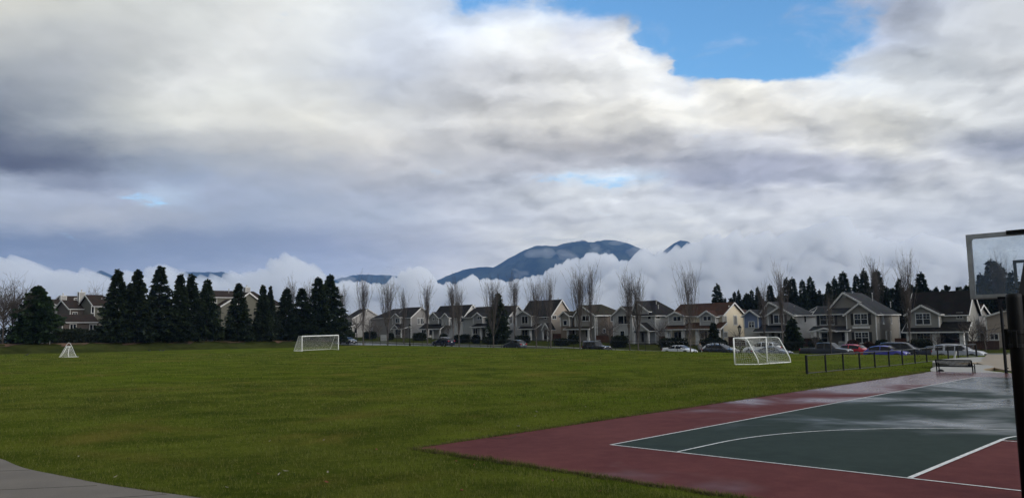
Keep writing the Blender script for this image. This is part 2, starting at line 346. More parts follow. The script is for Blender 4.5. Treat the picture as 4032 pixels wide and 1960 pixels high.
# ------------------------------------------------------------------ terrain
D2N = 4032/2576
def P_at(xd, dist, z): x, y, _ = on_y(xd*D2N, 1300, dist); return (x, y, z)
CO = np.array([2.07, 17.41])                     # near left corner of the painted court
def CT(u, v): p = CO+EU*u+EV*v; return p[0], p[1]
ctl = [(0, 0, .85), (-6, 3, .75), (6, 3, .55), (-8.5, 14.5, .12), (-11, 17, .06), (-5, 12.3, .16), (0, 10, .28), (-20, 10, .3), (-16, 24, 0), (-30, 40, .02),
       (-2, 26, -.06), (3, 33, -.14), (10, 42, -.26), (17.3, 47, -.37), (29, 59, -.5), (41, 70.6, -.58), (0, 60, -.2), (-30, 70, 0), (-60, 60, .15),
       (-31, 118, -.13), (-56.5, 100, .2), (17.4, 61, -.42), (21, 65, -.45), (50, 50, -.4), (30, 20, 0), (60, 10, 0), (-40, -30, .8), (30, -30, .8), (-90, 30, .3), (70, 40, -.3)]
for u, v in ((-3.1, -3.1), (-3.1, 5), (-3.1, 12), (-3.1, 20), (-3.1, 28), (0, -3.1), (6, -3.1), (8, 8), (18, 0), (18, 15), (18, 30), (3, 31), (9, 31.5)):
    x, y = CT(u, v); ctl.append((x, y, .02))
for xd, z in ((872, .27), (1000, .12), (1115, .02), (1250, -.12), (1400, -.25), (1550, -.40), (1710, -.52), (1900, -.60), (2080, -.66), (2400, -.68)):
    d = ray(xd*D2N, 1370); t = 86/(d[0]*EV[0]+d[1]*EV[1]); ctl.append((d[0]*t, d[1]*t, z))
for b in (0, 30, 60, 86): x, y, _ = W(-131, b); ctl.append((x, y, .55-.006*b+(.02*max(0, b-60))*-.2))
ctl = np.array(ctl)
def _phi(r): return np.where(r > 1e-9, r*r*np.log(np.maximum(r, 1e-9)), 0.)
_n = len(ctl); _K = _phi(np.hypot(ctl[:, None, 0]-ctl[None, :, 0], ctl[:, None, 1]-ctl[None, :, 1])); _P = np.c_[np.ones(_n), ctl[:, :2]]
_w = np.linalg.solve(np.block([[_K+np.eye(_n)*2., _P], [_P.T, np.zeros((3, 3))]]), np.r_[ctl[:, 2], np.zeros(3)])
def tps(x, y):
    x = np.asarray(x, float); y = np.asarray(y, float)
    xc = np.clip(x, -160, 120); yc = np.clip(y, -60, 190)
    r = _w[_n]+_w[_n+1]*xc+_w[_n+2]*yc
    for i in range(_n): r = r+_w[i]*_phi(np.hypot(xc-ctl[i, 0], yc-ctl[i, 1]))
    return r
def sstep(t): t = np.clip(t, 0, 1); return t*t*(3-2*t)
def zstreet(a):
    return np.interp(a, [-320, -170, -145, -125, -105, -90, -75, -50, -20, 60], [1.6, .75, .3, -.15, -.4, -.75, -1.2, -1.45, -1.62, -1.75])
def terrain(x, y):
    x = np.asarray(x, float); y = np.asarray(y, float)
    a = x*EU[0]+y*EU[1]; b = x*EV[0]+y*EV[1]
    z = tps(x, y); zs = zstreet(a)
    lot = zs+.12+.55*sstep((b-105)/9)
    z = z+(zs-.06-z)*sstep((b-86.6)/4.6)
    z = np.where(b > 100.2, lot, z)
    bank = sstep((-131-a)/6)*1.35*(1-sstep((b-84)/5))         # raised bed under the conifers at the field's end
    z = z+bank
    far = sstep((np.hypot(x, y)-260)/500); z = z*(1-far)+(-6.)*far
    u = (x-CO[0])*EU[0]+(y-CO[1])*EU[1]; v = (x-CO[0])*EV[0]+(y-CO[1])*EV[1]
    bump = .016*np.sin(x*.9+1.3*np.sin(y*.5))*np.sin(y*.8+x*.3)+.05*np.sin(x*.11+.7)*np.sin(y*.13+x*.05)
    z = z+np.where(np.hypot(x, y) < 200, bump, 0)
    near = (u > -3.9) & (u < 20) & (v > -3.9) & (v < 32)
    z = np.where(near, np.minimum(z, -.012), z)
    court = (u > -2.7) & (u < 18.7) & (v > -2.7) & (v < 30.7)
    z = np.where(court, -.06, z)
    z = np.where(pip(x, y, PATHQ), np.minimum(z, PZ-.02), z); z = np.where(pip(x, y, PATHP), np.minimum(z, PZ-.12), z)
    park = (u > 5.2) & (v >= 30.6) & (v < 58)
    z = np.where(park & (skate_mask(x, y)), -1.5, z)
    return z
def pip(x, y, poly):
    x = np.asarray(x); y = np.asarray(y); ins = np.zeros(x.shape, bool); n = len(poly)
    for i in range(n):
        x0, y0 = poly[i]; x1, y1 = poly[(i+1) % n]
        c = ((y0 > y) != (y1 > y)) & (x < (x1-x0)*(y-y0)/((y1-y0) if y1 != y0 else 1e-9)+x0); ins ^= c
    return ins
def smooth_poly(pts, k=3, closed=True):
    for _ in range(k):
        o = []
        n = len(pts)
        for i in range(n if closed else n-1):
            p, q = pts[i], pts[(i+1) % n]
            o += [(p[0]*.75+q[0]*.25, p[1]*.75+q[1]*.25), (p[0]*.25+q[0]*.75, p[1]*.25+q[1]*.75)]
        pts = o
    return pts
# concrete of the skate park, traced on the ground
SK_Z = -.03
deck = [on_z(x, y, SK_Z) for x, y in ((3672, 1467), (3660, 1450), (3690, 1441), (3750, 1437), (3715, 1431), (3675, 1427), (3668, 1421), (3700, 1415), (3770, 1409), (3850, 1404), (3950, 1404), (4150, 1410), (4400, 1440), (4500, 1478), (4100, 1470))]
DECK = smooth_poly(deck, 2)
def skate_mask(x, y): return pip(x, y, deck)
PZ = .19
edge = [on_z(x, y, PZ) for x, y in ((-700, 1610), (-350, 1710), (0, 1800), (60, 1829), (120, 1848), (250, 1872), (400, 1903), (600, 1932), (790, 1957), (1000, 1990), (1500, 2090))]
E2 = smooth_poly(edge, 2, False)
PATH = E2+[(2, 4), (-4, 2), (-30, 10)]
_cen = np.array([-9., 8.]); PATHP = [tuple(np.array(p)+(_cen-np.array(p))/np.linalg.norm(_cen-np.array(p))*.35) for p in PATH]
PATHQ = [tuple(np.array(p)-(_cen-np.array(p))/np.linalg.norm(_cen-np.array(p))*.6) for p in PATH]
def axis_pts():
    near = np.arange(-24, 30.01, .3)
    return near
def make_ground():
    gx = np.concatenate([[-14000, -7000, -3000, -1200, -600, -330], np.arange(-240, -24, 2.0), np.arange(-24, 34, .32), np.arange(34, 140, 1.5), [170, 260, 420, 900, 2000, 5000, 14000]])
    gy = np.concatenate([[-14000, -5000, -2000, -700, -250, -100, -50, -25, -10, 0, 4], np.arange(6, 46, .32), np.arange(46, 200, 1.25), [210, 230, 260, 320, 420, 700, 1400, 3000, 6500, 14000]])
    X, Y = np.meshgrid(gx, gy); Z = terrain(X, Y)
    nx, ny = len(gx), len(gy)
    V = np.c_[X.ravel(), Y.ravel(), Z.ravel()]
    i = (np.arange(ny-1)[:, None]*nx+np.arange(nx-1)[None, :]).ravel()
    F = np.c_[i, i+1, i+1+nx, i+nx]
    o = np_mesh('ground', V, F, M['turf'], smooth=True); tag(o, kind='structure'); return o
# turf colour: mown lawn, patchy, worn olive and dry spots, dark damp hollows
m, g2, p, o_ = new_mat('turf')
pos = g2.node('ShaderNodeNewGeometry').outputs['Position']
big = g2.noise(pos, .05, 5, .6); mid = g2.noise(pos, .35, 6, .65, .4); fine = g2.noise(pos, 5., 7, .75); tiny = g2.noise(pos, 30., 4, .75)
c1 = g2.mix(g2.remap(mid, .30, .70), (.042, .058, .008), (.114, .133, .020))
c1 = g2.mix(g2.remap(big, .42, .68, 0, .6), c1, (.092, .134, .010))
c1 = g2.mix(g2.remap(g2.noise(pos, .11, 6, .7, .8), .50, .70, 0, .55), c1, (.050, .050, .012)); dry = g2.remap(g2.noise(pos, .16, 4, .6, .6), .53, .72, 0, .72); c1 = g2.mix(dry, c1, (.155, .125, .030))
c1 = g2.mix(g2.remap(fine, .50, .72, 0, .75), c1, (.125, .145, .020))
c1 = g2.mix(g2.remap(fine, .26, .48, .8, 0.), c1, (.026, .044, .008))
c1 = g2.mix(g2.remap(tiny, .32, .5, .75, 0.), c1, (.022, .036, .006))
spx = g2.node('ShaderNodeSeparateXYZ', {0: pos}).outputs
ga = g2.math('ADD', g2.math('MULTIPLY', spx[0], float(EU[0])), g2.math('MULTIPLY', spx[1], float(EU[1])))
gb = g2.math('ADD', g2.math('MULTIPLY', spx[0], float(EV[0])), g2.math('MULTIPLY', spx[1], float(EV[1])))
rough_grass = g2.math('MAXIMUM', g2.remap(gb, 84.5, 87.5), g2.remap(ga, -128., -132.))
c1 = g2.mix(g2.math('MULTIPLY', rough_grass, .82), c1, g2.mix(g2.remap(mid, .3, .7), (.022, .026, .008), (.044, .048, .016)))
g2.put(p.inputs['Base Color'], c1); p.inputs['Roughness'].default_value = .85; p.inputs['Specular IOR Level'].default_value = .0
bn = g2.node('ShaderNodeBump', {'Strength': .9, 'Distance': .06, 'Height': g2.math('ADD', fine, tiny)}); g2.put(p.inputs['Normal'], bn.outputs[0])
M['turf'] = m
m, g2, p, o_ = new_mat('grass_blade')
pos = g2.node('ShaderNodeNewGeometry').outputs['Position']
at = g2.node('ShaderNodeAttribute', attribute_name='tint').outputs['Fac']
mid = g2.noise(pos, .35, 6, .65, .4); dryn = g2.noise(pos, .16, 4, .6, .6)
c1 = g2.mix(g2.remap(mid, .30, .70), (.044, .066, .009), (.126, .146, .022))
c1 = g2.mix(g2.remap(at, .5, 1., 0, .85), c1, (.19, .18, .055)); c1 = g2.mix(g2.remap(at, 0, .45, .85, 0), c1, (.018, .034, .006))
c1 = g2.mix(g2.remap(dryn, .53, .72, 0, .62), c1, (.17, .13, .032))
g2.put(p.inputs['Base Color'], c1); p.inputs['Roughness'].default_value = .7; p.inputs['Specular IOR Level'].default_value = .08
tr = g2.node('ShaderNodeBsdfTranslucent', {'Color': c1}); mx = g2.node('ShaderNodeMixShader', {0: .3, 1: p.outputs[0], 2: tr.outputs[0]}); g2.l.new(mx.outputs[0], o_.inputs['Surface'])
M['grass_blade'] = m
make_ground()

# ------------------------------------------------------------------ sports court
def wet_mat(name, col, col2, puddle, base_rough):
    m, g, p, o = new_mat(name)
    pos = g.node('ShaderNodeNewGeometry').outputs['Position']
    n1 = g.noise(pos, .30, 5, .6, .5); n2 = g.noise(pos, 2.2, 5, .7); n3 = g.noise(pos, 60., 2, .6)
    cc = g.mix(g.remap(n1, .3, .7), col, col2)
    cc = g.mix(g.remap(n2, .35, .7, 0, .35), cc, tuple(c*1.5+.006 for c in col2))
    cc = g.mix(g.remap(n3, .3, .7, .0, .35), cc, tuple(c*.5 for c in col))
    sep = g.node('ShaderNodeSeparateXYZ', {0: pos}).outputs
    v = g.math('ADD', g.math('MULTIPLY', g.math('SUBTRACT', sep[0], float(CO[0])), float(EV[0])), g.math('MULTIPLY', g.math('SUBTRACT', sep[1], float(CO[1])), float(EV[1])))
    # water lies where the slab sags: more of it towards the far end
    lown = g.noise(g.node('ShaderNodeMapping', {0: pos, 'Location': (4.2, 1.1, 0)}).outputs[0], .22, 4, .55, .3)
    wet = g.remap(g.math('ADD', lown, g.math('MULTIPLY', g.remap(v, 1., 22., -.35, 1, 'LINEAR'), .24)), .52, .74)
    wet = g.math('MULTIPLY', wet, puddle)
    cc = g.mix(g.math('MULTIPLY', wet, .45), cc, tuple(c*.6 for c in col))
    g.put(p.inputs['Base Color'], cc)
    g.put(p.inputs['Roughness'], g.math('SUBTRACT', base_rough, g.math('MULTIPLY', wet, base_rough-.13)))
    g.put(p.inputs['Specular IOR Level'], g.math('ADD', .05, g.math('MULTIPLY', wet, .45)))
    b = g.node('ShaderNodeBump', {'Strength': g.math('SUBTRACT', .35, g.math('MULTIPLY', wet, .33)), 'Distance': .004, 'Height': n3}); g.put(p.inputs['Normal'], b.outputs[0])
    return m
M['court_red'] = wet_mat('court_red', (.086, .022, .022), (.118, .035, .032), .85, .75)
M['court_green'] = wet_mat('court_green', (.017, .029, .024), (.025, .039, .032), .95, .7)
M['line_white'] = mat('line_white', (.58, .58, .56), .55, var=.3, scale=14, world=True)
U1, V0, V1 = 15.9, 0., 27.3
def slab_uv(name, poly, z0, z1, material):
    mb = MB(); mb.prism([(*CT(u, v), z0) for u, v in poly], (0, 0, z1-z0)); return mb.build(name, material)
tag(slab_uv('court_surface', [(-3, -3.03), (19, -3.03), (19, 31), (-3, 31)], -.35, 0, M['court_red']), kind='structure')
def grid_sheet(mb, poly, z):
    mb.face([(*CT(u, v), z) for u, v in poly])
mb = MB()
cx_ = 7.95; ku0, ku1, kv = cx_-1.86, cx_+1.86, 5.75
for poly in ([(0, 0), (ku0, 0), (ku0, kv), (0, kv)], [(0, kv), (U1, kv), (U1, V1), (0, V1)], [(ku1, 0), (U1, 0), (U1, kv), (ku1, kv)]): grid_sheet(mb, poly, .004)
o = mb.build('court_green_area', M['court_green']); tag(o, kind='structure')
def strip(mb, pts, wd, z=.008):
    L = []
    for i, p in enumerate(pts):
        p = np.array(p); a = np.array(pts[max(i-1, 0)]); b = np.array(pts[min(i+1, len(pts)-1)]); d = (b-a)/np.linalg.norm(b-a); n = np.array([-d[1], d[0]])*wd/2
        L.append((p+n, p-n))
    for (a, b), (c, d) in zip(L[:-1], L[1:]): mb.face([(*CT(*q), z) for q in (a, b, d, c)])
mb = MB(); lw = .055
strip(mb, [(0, V0-lw/2), (0, V1)], lw); strip(mb, [(lw/2, 0), (U1, 0)], lw)
strip(mb, [(lw/2, 13.9), (U1, 13.9)], lw)
arc = [(cx_+6.28*math.cos(t), 1.6+6.28*math.sin(t)) for t in np.linspace(R(180), 0, 50)]
strip(mb, [(cx_-6.28, lw/2)]+arc+[(cx_+6.28, lw/2)], lw, .012)
strip(mb, [(ku0, lw/2), (ku0, kv)], .09, .012); strip(mb, [(ku1, lw/2), (ku1, kv)], .09, .012); strip(mb, [(ku0+.05, kv-.25), (ku1-.05, kv-.25)], lw, .012)
strip(mb, [(cx_+1.86*math.cos(t), kv+1.86*math.sin(t)) for t in np.linspace(R(180), 0, 30)], .07, .014)
tag(mb.build('court_lines', M['line_white'], fix=False), kind='structure')
# crack in the slab edge
mb = MB(); cr = [on_z(1905+x*.233, 1580+y*.2329) for x, y in ((60, 612), (140, 618), (210, 628), (270, 622), (340, 618), (400, 630), (450, 622), (500, 600), (550, 572))]
M['crack'] = mat('crack', (.012, .008, .007), .9)
for (x0, y0), (x1, y1) in zip(cr[:-1], cr[1:]): mb.bar((x0, y0, .003), (x1, y1, .003), .02, .004)
tag(mb.build('court_crack', M['crack']), kind='structure')

# ------------------------------------------------------------------ path (bottom left corner)
m, g2, p, o_ = new_mat('concrete')
pos = g2.node('ShaderNodeNewGeometry').outputs['Position']
cc = g2.mix(g2.remap(g2.noise(pos, 1.1, 6, .65), .3, .7), (.094, .076, .059), (.134, .111, .087)); cc = g2.mix(g2.remap(g2.noise(pos, 60, 3, .7), .35, .7, .5, 0), cc, (.07, .062, .052))
g2.put(p.inputs['Base Color'], cc); p.inputs['Roughness'].default_value = .7
g2.put(p.inputs['Normal'], g2.node('ShaderNodeBump', {'Strength': .4, 'Distance': .005, 'Height': g2.noise(pos, 90, 3)}).outputs[0])
M['concrete'] = m
M['joint'] = mat('joint', (.03, .027, .024), .9)
mb = MB(); mb.prism([(x, y, PZ-.4) for x, y in PATH], (0, 0, .4)); tag(mb.build('path', M['concrete']), kind='structure')
mb = MB()
for (x0, y0), (x1, y1) in (((-200, 1860), (350, 1840)), ((-300, 1940), (560, 1902)), ((200, 1975), (1080, 1915)), ((900, 2050), (1300, 2000))):
    a, b = on_z(x0, y0, PZ), on_z(x1, y1, PZ)
    n = 14
    for i in range(n):
        f0, f1 = i/n, (i+1)/n; pa = (a[0]+(b[0]-a[0])*f0, a[1]+(b[1]-a[1])*f0); pb = (a[0]+(b[0]-a[0])*f1, a[1]+(b[1]-a[1])*f1)
        if pip(np.array([pa[0], pb[0]]), np.array([pa[1], pb[1]]), PATH).all(): mb.bar((*pa, PZ+.001), (*pb, PZ+.001), .016, .004)
tag(mb.build('path_joints', M['joint']), kind='structure')

# ------------------------------------------------------------------ street
M['asphalt'] = mat('asphalt', (.105, .110, .122), .5, var=.18, scale=.5, world=True, bump=.2, bscale=30)
M['kerb'] = mat('kerb', (.16, .155, .15), .8, var=.2, world=True)
M['sidewalk'] = mat('sidewalk', (.20, .195, .185), .8, var=.15, scale=.7, world=True)
A_ = np.arange(-330, 70, 4.)
def ribbon(name, b0, b1, dz, material, thick=0.):
    V = []; F = []
    for a in A_:
        z = float(zstreet(a))+dz
        V += [W(a, b0, z), W(a, b1, z)]
        if thick: V += [W(a, b0, z-thick), W(a, b1, z-thick)]
    k = 4 if thick else 2
    for i in range(len(A_)-1):
        n = i*k; F.append((n, n+k, n+k+1, n+1))
        if thick: F += [(n, n+2, n+k+2, n+k), (n+1, n+k+1, n+k+3, n+3)]
    mb = MB(); mb.v = V; mb.f = F; return tag(mb.build(name, material), kind='structure')
ribbon('road', 91.2, 100.1, 0., M['asphalt']); ribbon('kerb', 90.9, 91.2, .10, M['kerb'], .3); ribbon('kerb', 100.1, 100.4, .14, M['kerb'], .3)
ribbon('sidewalk', 103.6, 105.0, .145, M['sidewalk'], .1)
for a in (-41, -57.5, -71, -86, -98, -113, -131, -147):   # drives run up to the far houses' gates
    pass

# ------------------------------------------------------------------ skate park
m, g2, p, o_ = new_mat('tan_concrete')
pos = g2.node('ShaderNodeNewGeometry').outputs['Position']
cc = g2.mix(g2.remap(g2.noise(pos, .8, 6, .7), .3, .7), (.20, .148, .088), (.27, .205, .128)); cc = g2.mix(g2.remap(g2.noise(g2.node('ShaderNodeMapping', {0: pos, 'Scale': (3, 3, .6)}).outputs[0], .9, 5, .7), .5, .75, 0, .5), cc, (.15, .115, .075))
g2.put(p.inputs['Base Color'], cc); p.inputs['Roughness'].default_value = .55; M['tan_concrete'] = m
M['pale_concrete'] = mat('pale_concrete', (.27, .255, .225), .6, var=.12, scale=1.2, world=True)
BOWL = [on_z(x, y, SK_Z) for x, y in ((3860, 1424), (3795, 1428), (3755, 1430), (3790, 1433), (3860, 1434), (3905, 1439), (3917, 1444), (3900, 1448), (3868, 1452), (3880, 1458), (3960, 1466), (4080, 1472), (4400, 1462), (4350, 1432), (4200, 1420), (4000, 1417), (3900, 1418))]
BOWL = smooth_poly(BOWL, 2)
mb = MB(); bmx = bmesh.new()
ov = [bmx.verts.new((x, y, SK_Z)) for x, y in DECK]; iv = [bmx.verts.new((x, y, SK_Z)) for x, y in BOWL]
oe = [bmx.edges.new((ov[i], ov[(i+1) % len(ov)])) for i in range(len(ov))]; ie = [bmx.edges.new((iv[i], iv[(i+1) % len(iv)])) for i in range(len(iv))]
bmesh.ops.triangle_fill(bmx, use_beauty=True, use_dissolve=False, edges=oe+ie)
for i in range(len(ov)):             # outer skirt of the slab
    a, b = ov[i], ov[(i+1) % len(ov)]; c = bmx.verts.new((b.co.x, b.co.y, -.6)); d = bmx.verts.new((a.co.x, a.co.y, -.6)); bmx.faces.new((a, b, c, d))
me = bpy.data.meshes.new('skate_deck'); bmesh.ops.recalc_face_normals(bmx, faces=bmx.faces); bmx.to_mesh(me); bmx.free(); me.materials.append(M['pale_concrete'])
o = bpy.data.objects.new('skate_deck', me); COL.objects.link(o); tag(o, kind='structure')
cxb = sum(x for x, y in BOWL)/len(BOWL); cyb = sum(y for x, y in BOWL)/len(BOWL)
V = []; F = []; nb = len(BOWL); rings = [(1., 0.), (.985, -.10), (.95, -.26), (.89, -.42), (.80, -.52), (.6, -.56), (.3, -.56), (.02, -.56)]
for s_, dz in rings:
    for x, y in BOWL: V.append((cxb+(x-cxb)*s_, cyb+(y-cyb)*s_, SK_Z+dz))
for i in range(len(rings)-1):
    for j in range(nb): F.append((i*nb+j, i*nb+(j+1) % nb, (i+1)*nb+(j+1) % nb, (i+1)*nb+j))
o = np_mesh('skate_bowl', V, F, M['tan_concrete'], smooth=True); tag(o, kind='structure')
# the bank ramp rising behind the bowl
mb = MB()
q0 = [on_y(3860, 1422, 57.), on_y(3893, 1395, 61.5), on_y(4300, 1392, 58), on_y(4300, 1430, 52)]
prof = []
T0, T1 = Vector(on_y(3886, 1394.5, 59.)), Vector(on_y(4350, 1394, 52.))
secs = []
for t in np.linspace(0, 1, 15):
    a = Vector((*on_z(3850+520*t, 1426+46*(1-(1-t)**4), SK_Z), SK_Z-.02)); b = T0.lerp(T1, t**1.5); row = [(a.x, a.y, -.75)]
    for s_ in np.linspace(0, 1, 9):
        xy = a.lerp(b, s_); row.append((xy.x, xy.y, a.z+(b.z-a.z)*(s_**1.7)))
    d = (b-a); d.z = 0; d.normalize(); row += [(b.x+d.x*1.6, b.y+d.y*1.6, b.z), (b.x+d.x*1.6, b.y+d.y*1.6, -1.2)]
    secs.append(row)
V = [p for r_ in secs for p in r_]; k = len(secs[0]); F = [(i*k+j, i*k+j+1, (i+1)*k+j+1, (i+1)*k+j) for i in range(len(secs)-1) for j in range(k-1)]
mb.v = V; mb.f = F; n = len(mb.v)
mb.f.append(tuple(range(k)))
ramp = mb.build('skate_ramp', M['tan_concrete']); tag(ramp, 'tan concrete quarter pipe ramp rising behind the bench at the skate park', 'skate ramp')
mb = MB(); mb.tube([T0+Vector((0, 0, .02)), T1+Vector((0, 0, .02))], .045, 8); mb.build('coping', M['grey_trim'], ramp)
# ------------------------------------------------------------------ houses
WALLS = {
 'taupe': siding('taupe_siding', (.235, .215, .185)), 'grey_beige': siding('grey_beige_siding', (.235, .225, .20)), 'off_white': siding('off_white_siding', (.44, .43, .41)),
 'blue': siding('blue_siding', (.155, .195, .30), .3, True), 'cream': siding('cream_siding', (.62, .53, .38)), 'light_grey': siding('light_grey_siding', (.35, .34, .32)),
 'brown': siding('brown_siding', (.205, .155, .115)), 'tan': siding('tan_siding', (.33, .275, .22)), 'mid_grey': siding('mid_grey_siding', (.245, .235, .22)),
 'grey': siding('grey_siding', (.22, .205, .19)), 'white': siding('white_siding', (.52, .50, .475)), 'olive': siding('olive_siding', (.115, .107, .078)),
 'dark_brown': siding('dark_brown_siding', (.088, .067, .053)), 'stone_grey': siding('stone_grey_siding', (.30, .285, .265)), 'grey_white': siding('grey_white_siding', (.33, .325, .31)),
}
ROOFS = {
 'charcoal': roofing('charcoal_shingles', (.022, .021, .022), (.036, .034, .034)), 'slate': roofing('slate_shingles', (.040, .042, .046), (.060, .062, .066)),
 'red_brown': roofing('red_brown_shingles', (.060, .030, .020), (.095, .048, .030)), 'olive_brown': roofing('olive_brown_shingles', (.040, .035, .024), (.062, .052, .034), (.035, .040, .016)),
 'black': roofing('black_shingles', (.014, .013, .012), (.024, .021, .019), (.02, .024, .010)), 'orange': roofing('orange_shingles', (.16, .075, .040), (.23, .115, .062)),
 'brown': roofing('brown_shingles', (.040, .027, .021), (.060, .040, .031)),
}
M['door'] = mat('door', (.018, .012, .010), .45); M['porch_dark'] = mat('porch_dark', (.06, .056, .05), .8)
M['flue'] = mat('flue', (.30, .30, .29), .5)
class House:
    def __init__(s, name, label, zoom, b, a0, wall, roof, group='houses along the far side of the street', cat='house', side=False):
        s.k = zoom; s.b = b; s.a0 = a0; s.wall = WALLS[wall]; s.roofm = ROOFS[roof]; s.zg = float(zstreet(a0))+.6
        s.root = thing(name, label, cat, W(a0, b, s.zg), TH, group)
        s.trim = MB(); s.walls = MB(); s.roofs = MB(); s.posts = []; s.extra = {}
        s.side = side                                     # side=True: the wall that faces us is an 'a' plane
    def L(s, a, b, z): return (a-s.a0, b-s.b, z-s.zg)
    def pt(s, x, y, pl=None):                             # traced point -> (along, height) on the front plane
        X, Y = N(s.k, x, y)
        return on_b(X, Y, s.b if pl is None else pl)
    def A(s, x, y=640, b=None): return s.pt(x, y, b)[0]
    def Z(s, x, y, b=None): return s.pt(x, y, b)[1]
    def block(s, a0, a1, b0, b1, z1, z0=None, m=None):
        mb = s.walls if m is None else s.extra.setdefault(m, MB())
        z0 = s.zg-.8 if z0 is None else z0
        p, q = s.L(a0, b0, z0), s.L(a1, b1, z1); mb.box(p[0], q[0], p[1], q[1], p[2], q[2], 'b' if z0 < s.zg else '')
        return mb
    def slab(s, quad, th=.16):
        s.roofs.prism([s.L(*q) for q in quad], (0, 0, -th))
    def tbar(s, p, q, w=.05, h=.2): s.trim.bar(s.L(*p), s.L(*q), w, h)
    def corner(s, a, b, z0, z1, w=.13): x, y, z = s.L(a, b, z0); s.trim.box(x-w/2, x+w/2, y-w/2, y+w/2, z, z1-s.zg)
    def gable_front(s, a0, a1, b0, b1, ze, zr, am=None, over=.35, walls=True, zb=None, m=None, front_only=False):
        am = (a0+a1)/2 if am is None else am
        sl0 = (zr-ze)/max(am-a0, .1); sl1 = (zr-ze)/max(a1-am, .1)
        f = b0-over
        s.slab([(a0-over, f, ze-over*sl0), (am, f, zr), (am, b1, zr), (a0-over, b1, ze-over*sl0)])
        s.slab([(am, f, zr), (a1+over, f, ze-over*sl1), (a1+over, b1, ze-over*sl1), (am, b1, zr)])
        for aa, zz in ((a0-over, ze-over*sl0), (a1+over, ze-over*sl1)):
            s.tbar((aa, f-.03, zz-.13), (am, f-.03, zr-.13), .06, .24)
            sg = -1 if aa < am else 1
            s.tbar((aa+.04*sg, f, zz-.1), (aa+.04*sg, b1, zz-.1), .08, .14)
        if walls:
            mb = s.block(a0, a1, b0, b1, ze-.14, zb, m)
            mb.prism([s.L(a0, b0+.001, ze-.14), s.L(a1, b0+.001, ze-.14), s.L(am, b0+.001, zr-.16)], (0, .2, 0))
            if not front_only: mb.prism([s.L(a0, b1-.2, ze-.14), s.L(a1, b1-.2, ze-.14), s.L(am, b1-.2, zr-.16)], (0, .199, 0))
            z0 = (zb if zb is not None else s.zg-.8)
            for a in (a0, a1): s.corner(a, b0, z0, ze-.2)
    def gable_side(s, a0, a1, b0, b1, ze, zr, right='g', left='g', over=.35, walls=True, zb=None, m=None, hip=3.):
        bm = (b0+b1)/2; sl = (zr-ze)/(bm-b0)
        h0 = a0+hip if left == 'h' else a0-over; h1 = a1-hip if right == 'h' else a1+over
        e0, e1 = a0-over, a1+over; zz = ze-over*sl; f, k = b0-over, b1+over
        s.slab([(e0, f, zz), (e1, f, zz), (h1, bm, zr), (h0, bm, zr)]); s.slab([(e1, k, zz), (e0, k, zz), (h0, bm, zr), (h1, bm, zr)])
        if right == 'h': s.slab([(e1, f, zz), (e1, k, zz), (h1, bm, zr)])
        if left == 'h': s.slab([(e0, k, zz), (e0, f, zz), (h0, bm, zr)])
        s.tbar((e0, f-.04, zz-.06), (e1, f-.04, zz-.06), .1, .15); s.tbar((e0, k+.04, zz-.06), (e1, k+.04, zz-.06), .1, .15)
        for side, e in ((left, e0), (right, e1)):
            sg = -1 if e == e0 else 1
            if side == 'g':
                for q in (f, k): s.tbar((e+.03*sg, q, zz-.12), (e+.03*sg, bm, zr-.12), .06, .24)
            else: s.tbar((e+.04*sg, f, zz-.06), (e+.04*sg, k, zz-.06), .1, .15)
        if walls:
            mb = s.block(a0, a1, b0, b1, ze-.14, zb, m)
            for side, aa, th in ((right, a1, -.2), (left, a0, .2)):
                if side == 'g': mb.prism([s.L(aa, b0, ze-.14), s.L(aa, b1, ze-.14), s.L(aa, bm, zr-.16)], (th, 0, 0))
            z0 = (zb if zb is not None else s.zg-.8)
            for a in (a0, a1):
                s.corner(a, b0, z0, ze-.2); s.corner(a, b1, z0, ze-.2)
    def shed(s, a0, a1, b0, b1, z0, z1, over=.25, side_wall=True):
        s.slab([(a0-over, b0-over, z0), (a1+over, b0-over, z0), (a1+over, b1, z1), (a0-over, b1, z1)], .14)
        s.tbar((a0-over, b0-over-.04, z0-.07), (a1+over, b0-over-.04, z0-.07), .09, .16)
        for a, d in ((a0, -1), (a1, 1)): s.tbar((a+over*d+.03*d, b0-over, z0-.1), (a+over*d+.03*d, b1, z1-.1), .05, .2)
    def win(s, a0, a1, z0, z1, b, kind='double', shutters=False, box=False, blind=False, face='f'):
        if a0 > a1: a0, a1 = a1, a0
        if z0 > z1: z0, z1 = z1, z0
        def bx(mb, p0, p1, q0, q1, d0, d1):           # along, up, out
            if face == 'f':
                u, v = s.L(p0, b-d1, q0), s.L(p1, b-d0, q1)
            else:
                u, v = s.L(b+d0, p0, q0), s.L(b+d1, p1, q1)
            mb.box(u[0], v[0], u[1], v[1], u[2], v[2])
        f = MB(); t = .10
        bx(f, a0-t, a1+t, z1, z1+t*1.3, -.02, .07); bx(f, a0-t*1.4, a1+t*1.4, z0-t*1.2, z0, -.02, .09)
        bx(f, a0-t, a0, z0, z1, -.02, .06); bx(f, a1, a1+t, z0, z1, -.02, .06)
        mids = [(a0+a1)/2] if kind in ('double', 'grid') else []
        for mm in mids: bx(f, mm-.045, mm+.045, z0, z1, -.02, .05)
        if kind in ('grid', 'sash'): bx(f, a0, a1, (z0+z1)/2-.03, (z0+z1)/2+.03, -.02, .045)
        if kind == 'grid':
            for q in (.25, .75): bx(f, a0+(a1-a0)*q-.012, a0+(a1-a0)*q+.012, (z0+z1)/2, z1, -.02, .04)
            bx(f, a0, a1, z0+(z1-z0)*.75-.012, z0+(z1-z0)*.75+.012, -.02, .039)
        fr = f.build('window', M['white_trim'], s.root)
        pn = MB(); bx(pn, a0, a1, z0, z1, -.03, .015); pn.build('pane', M['blind'] if blind else M['pane'], fr)
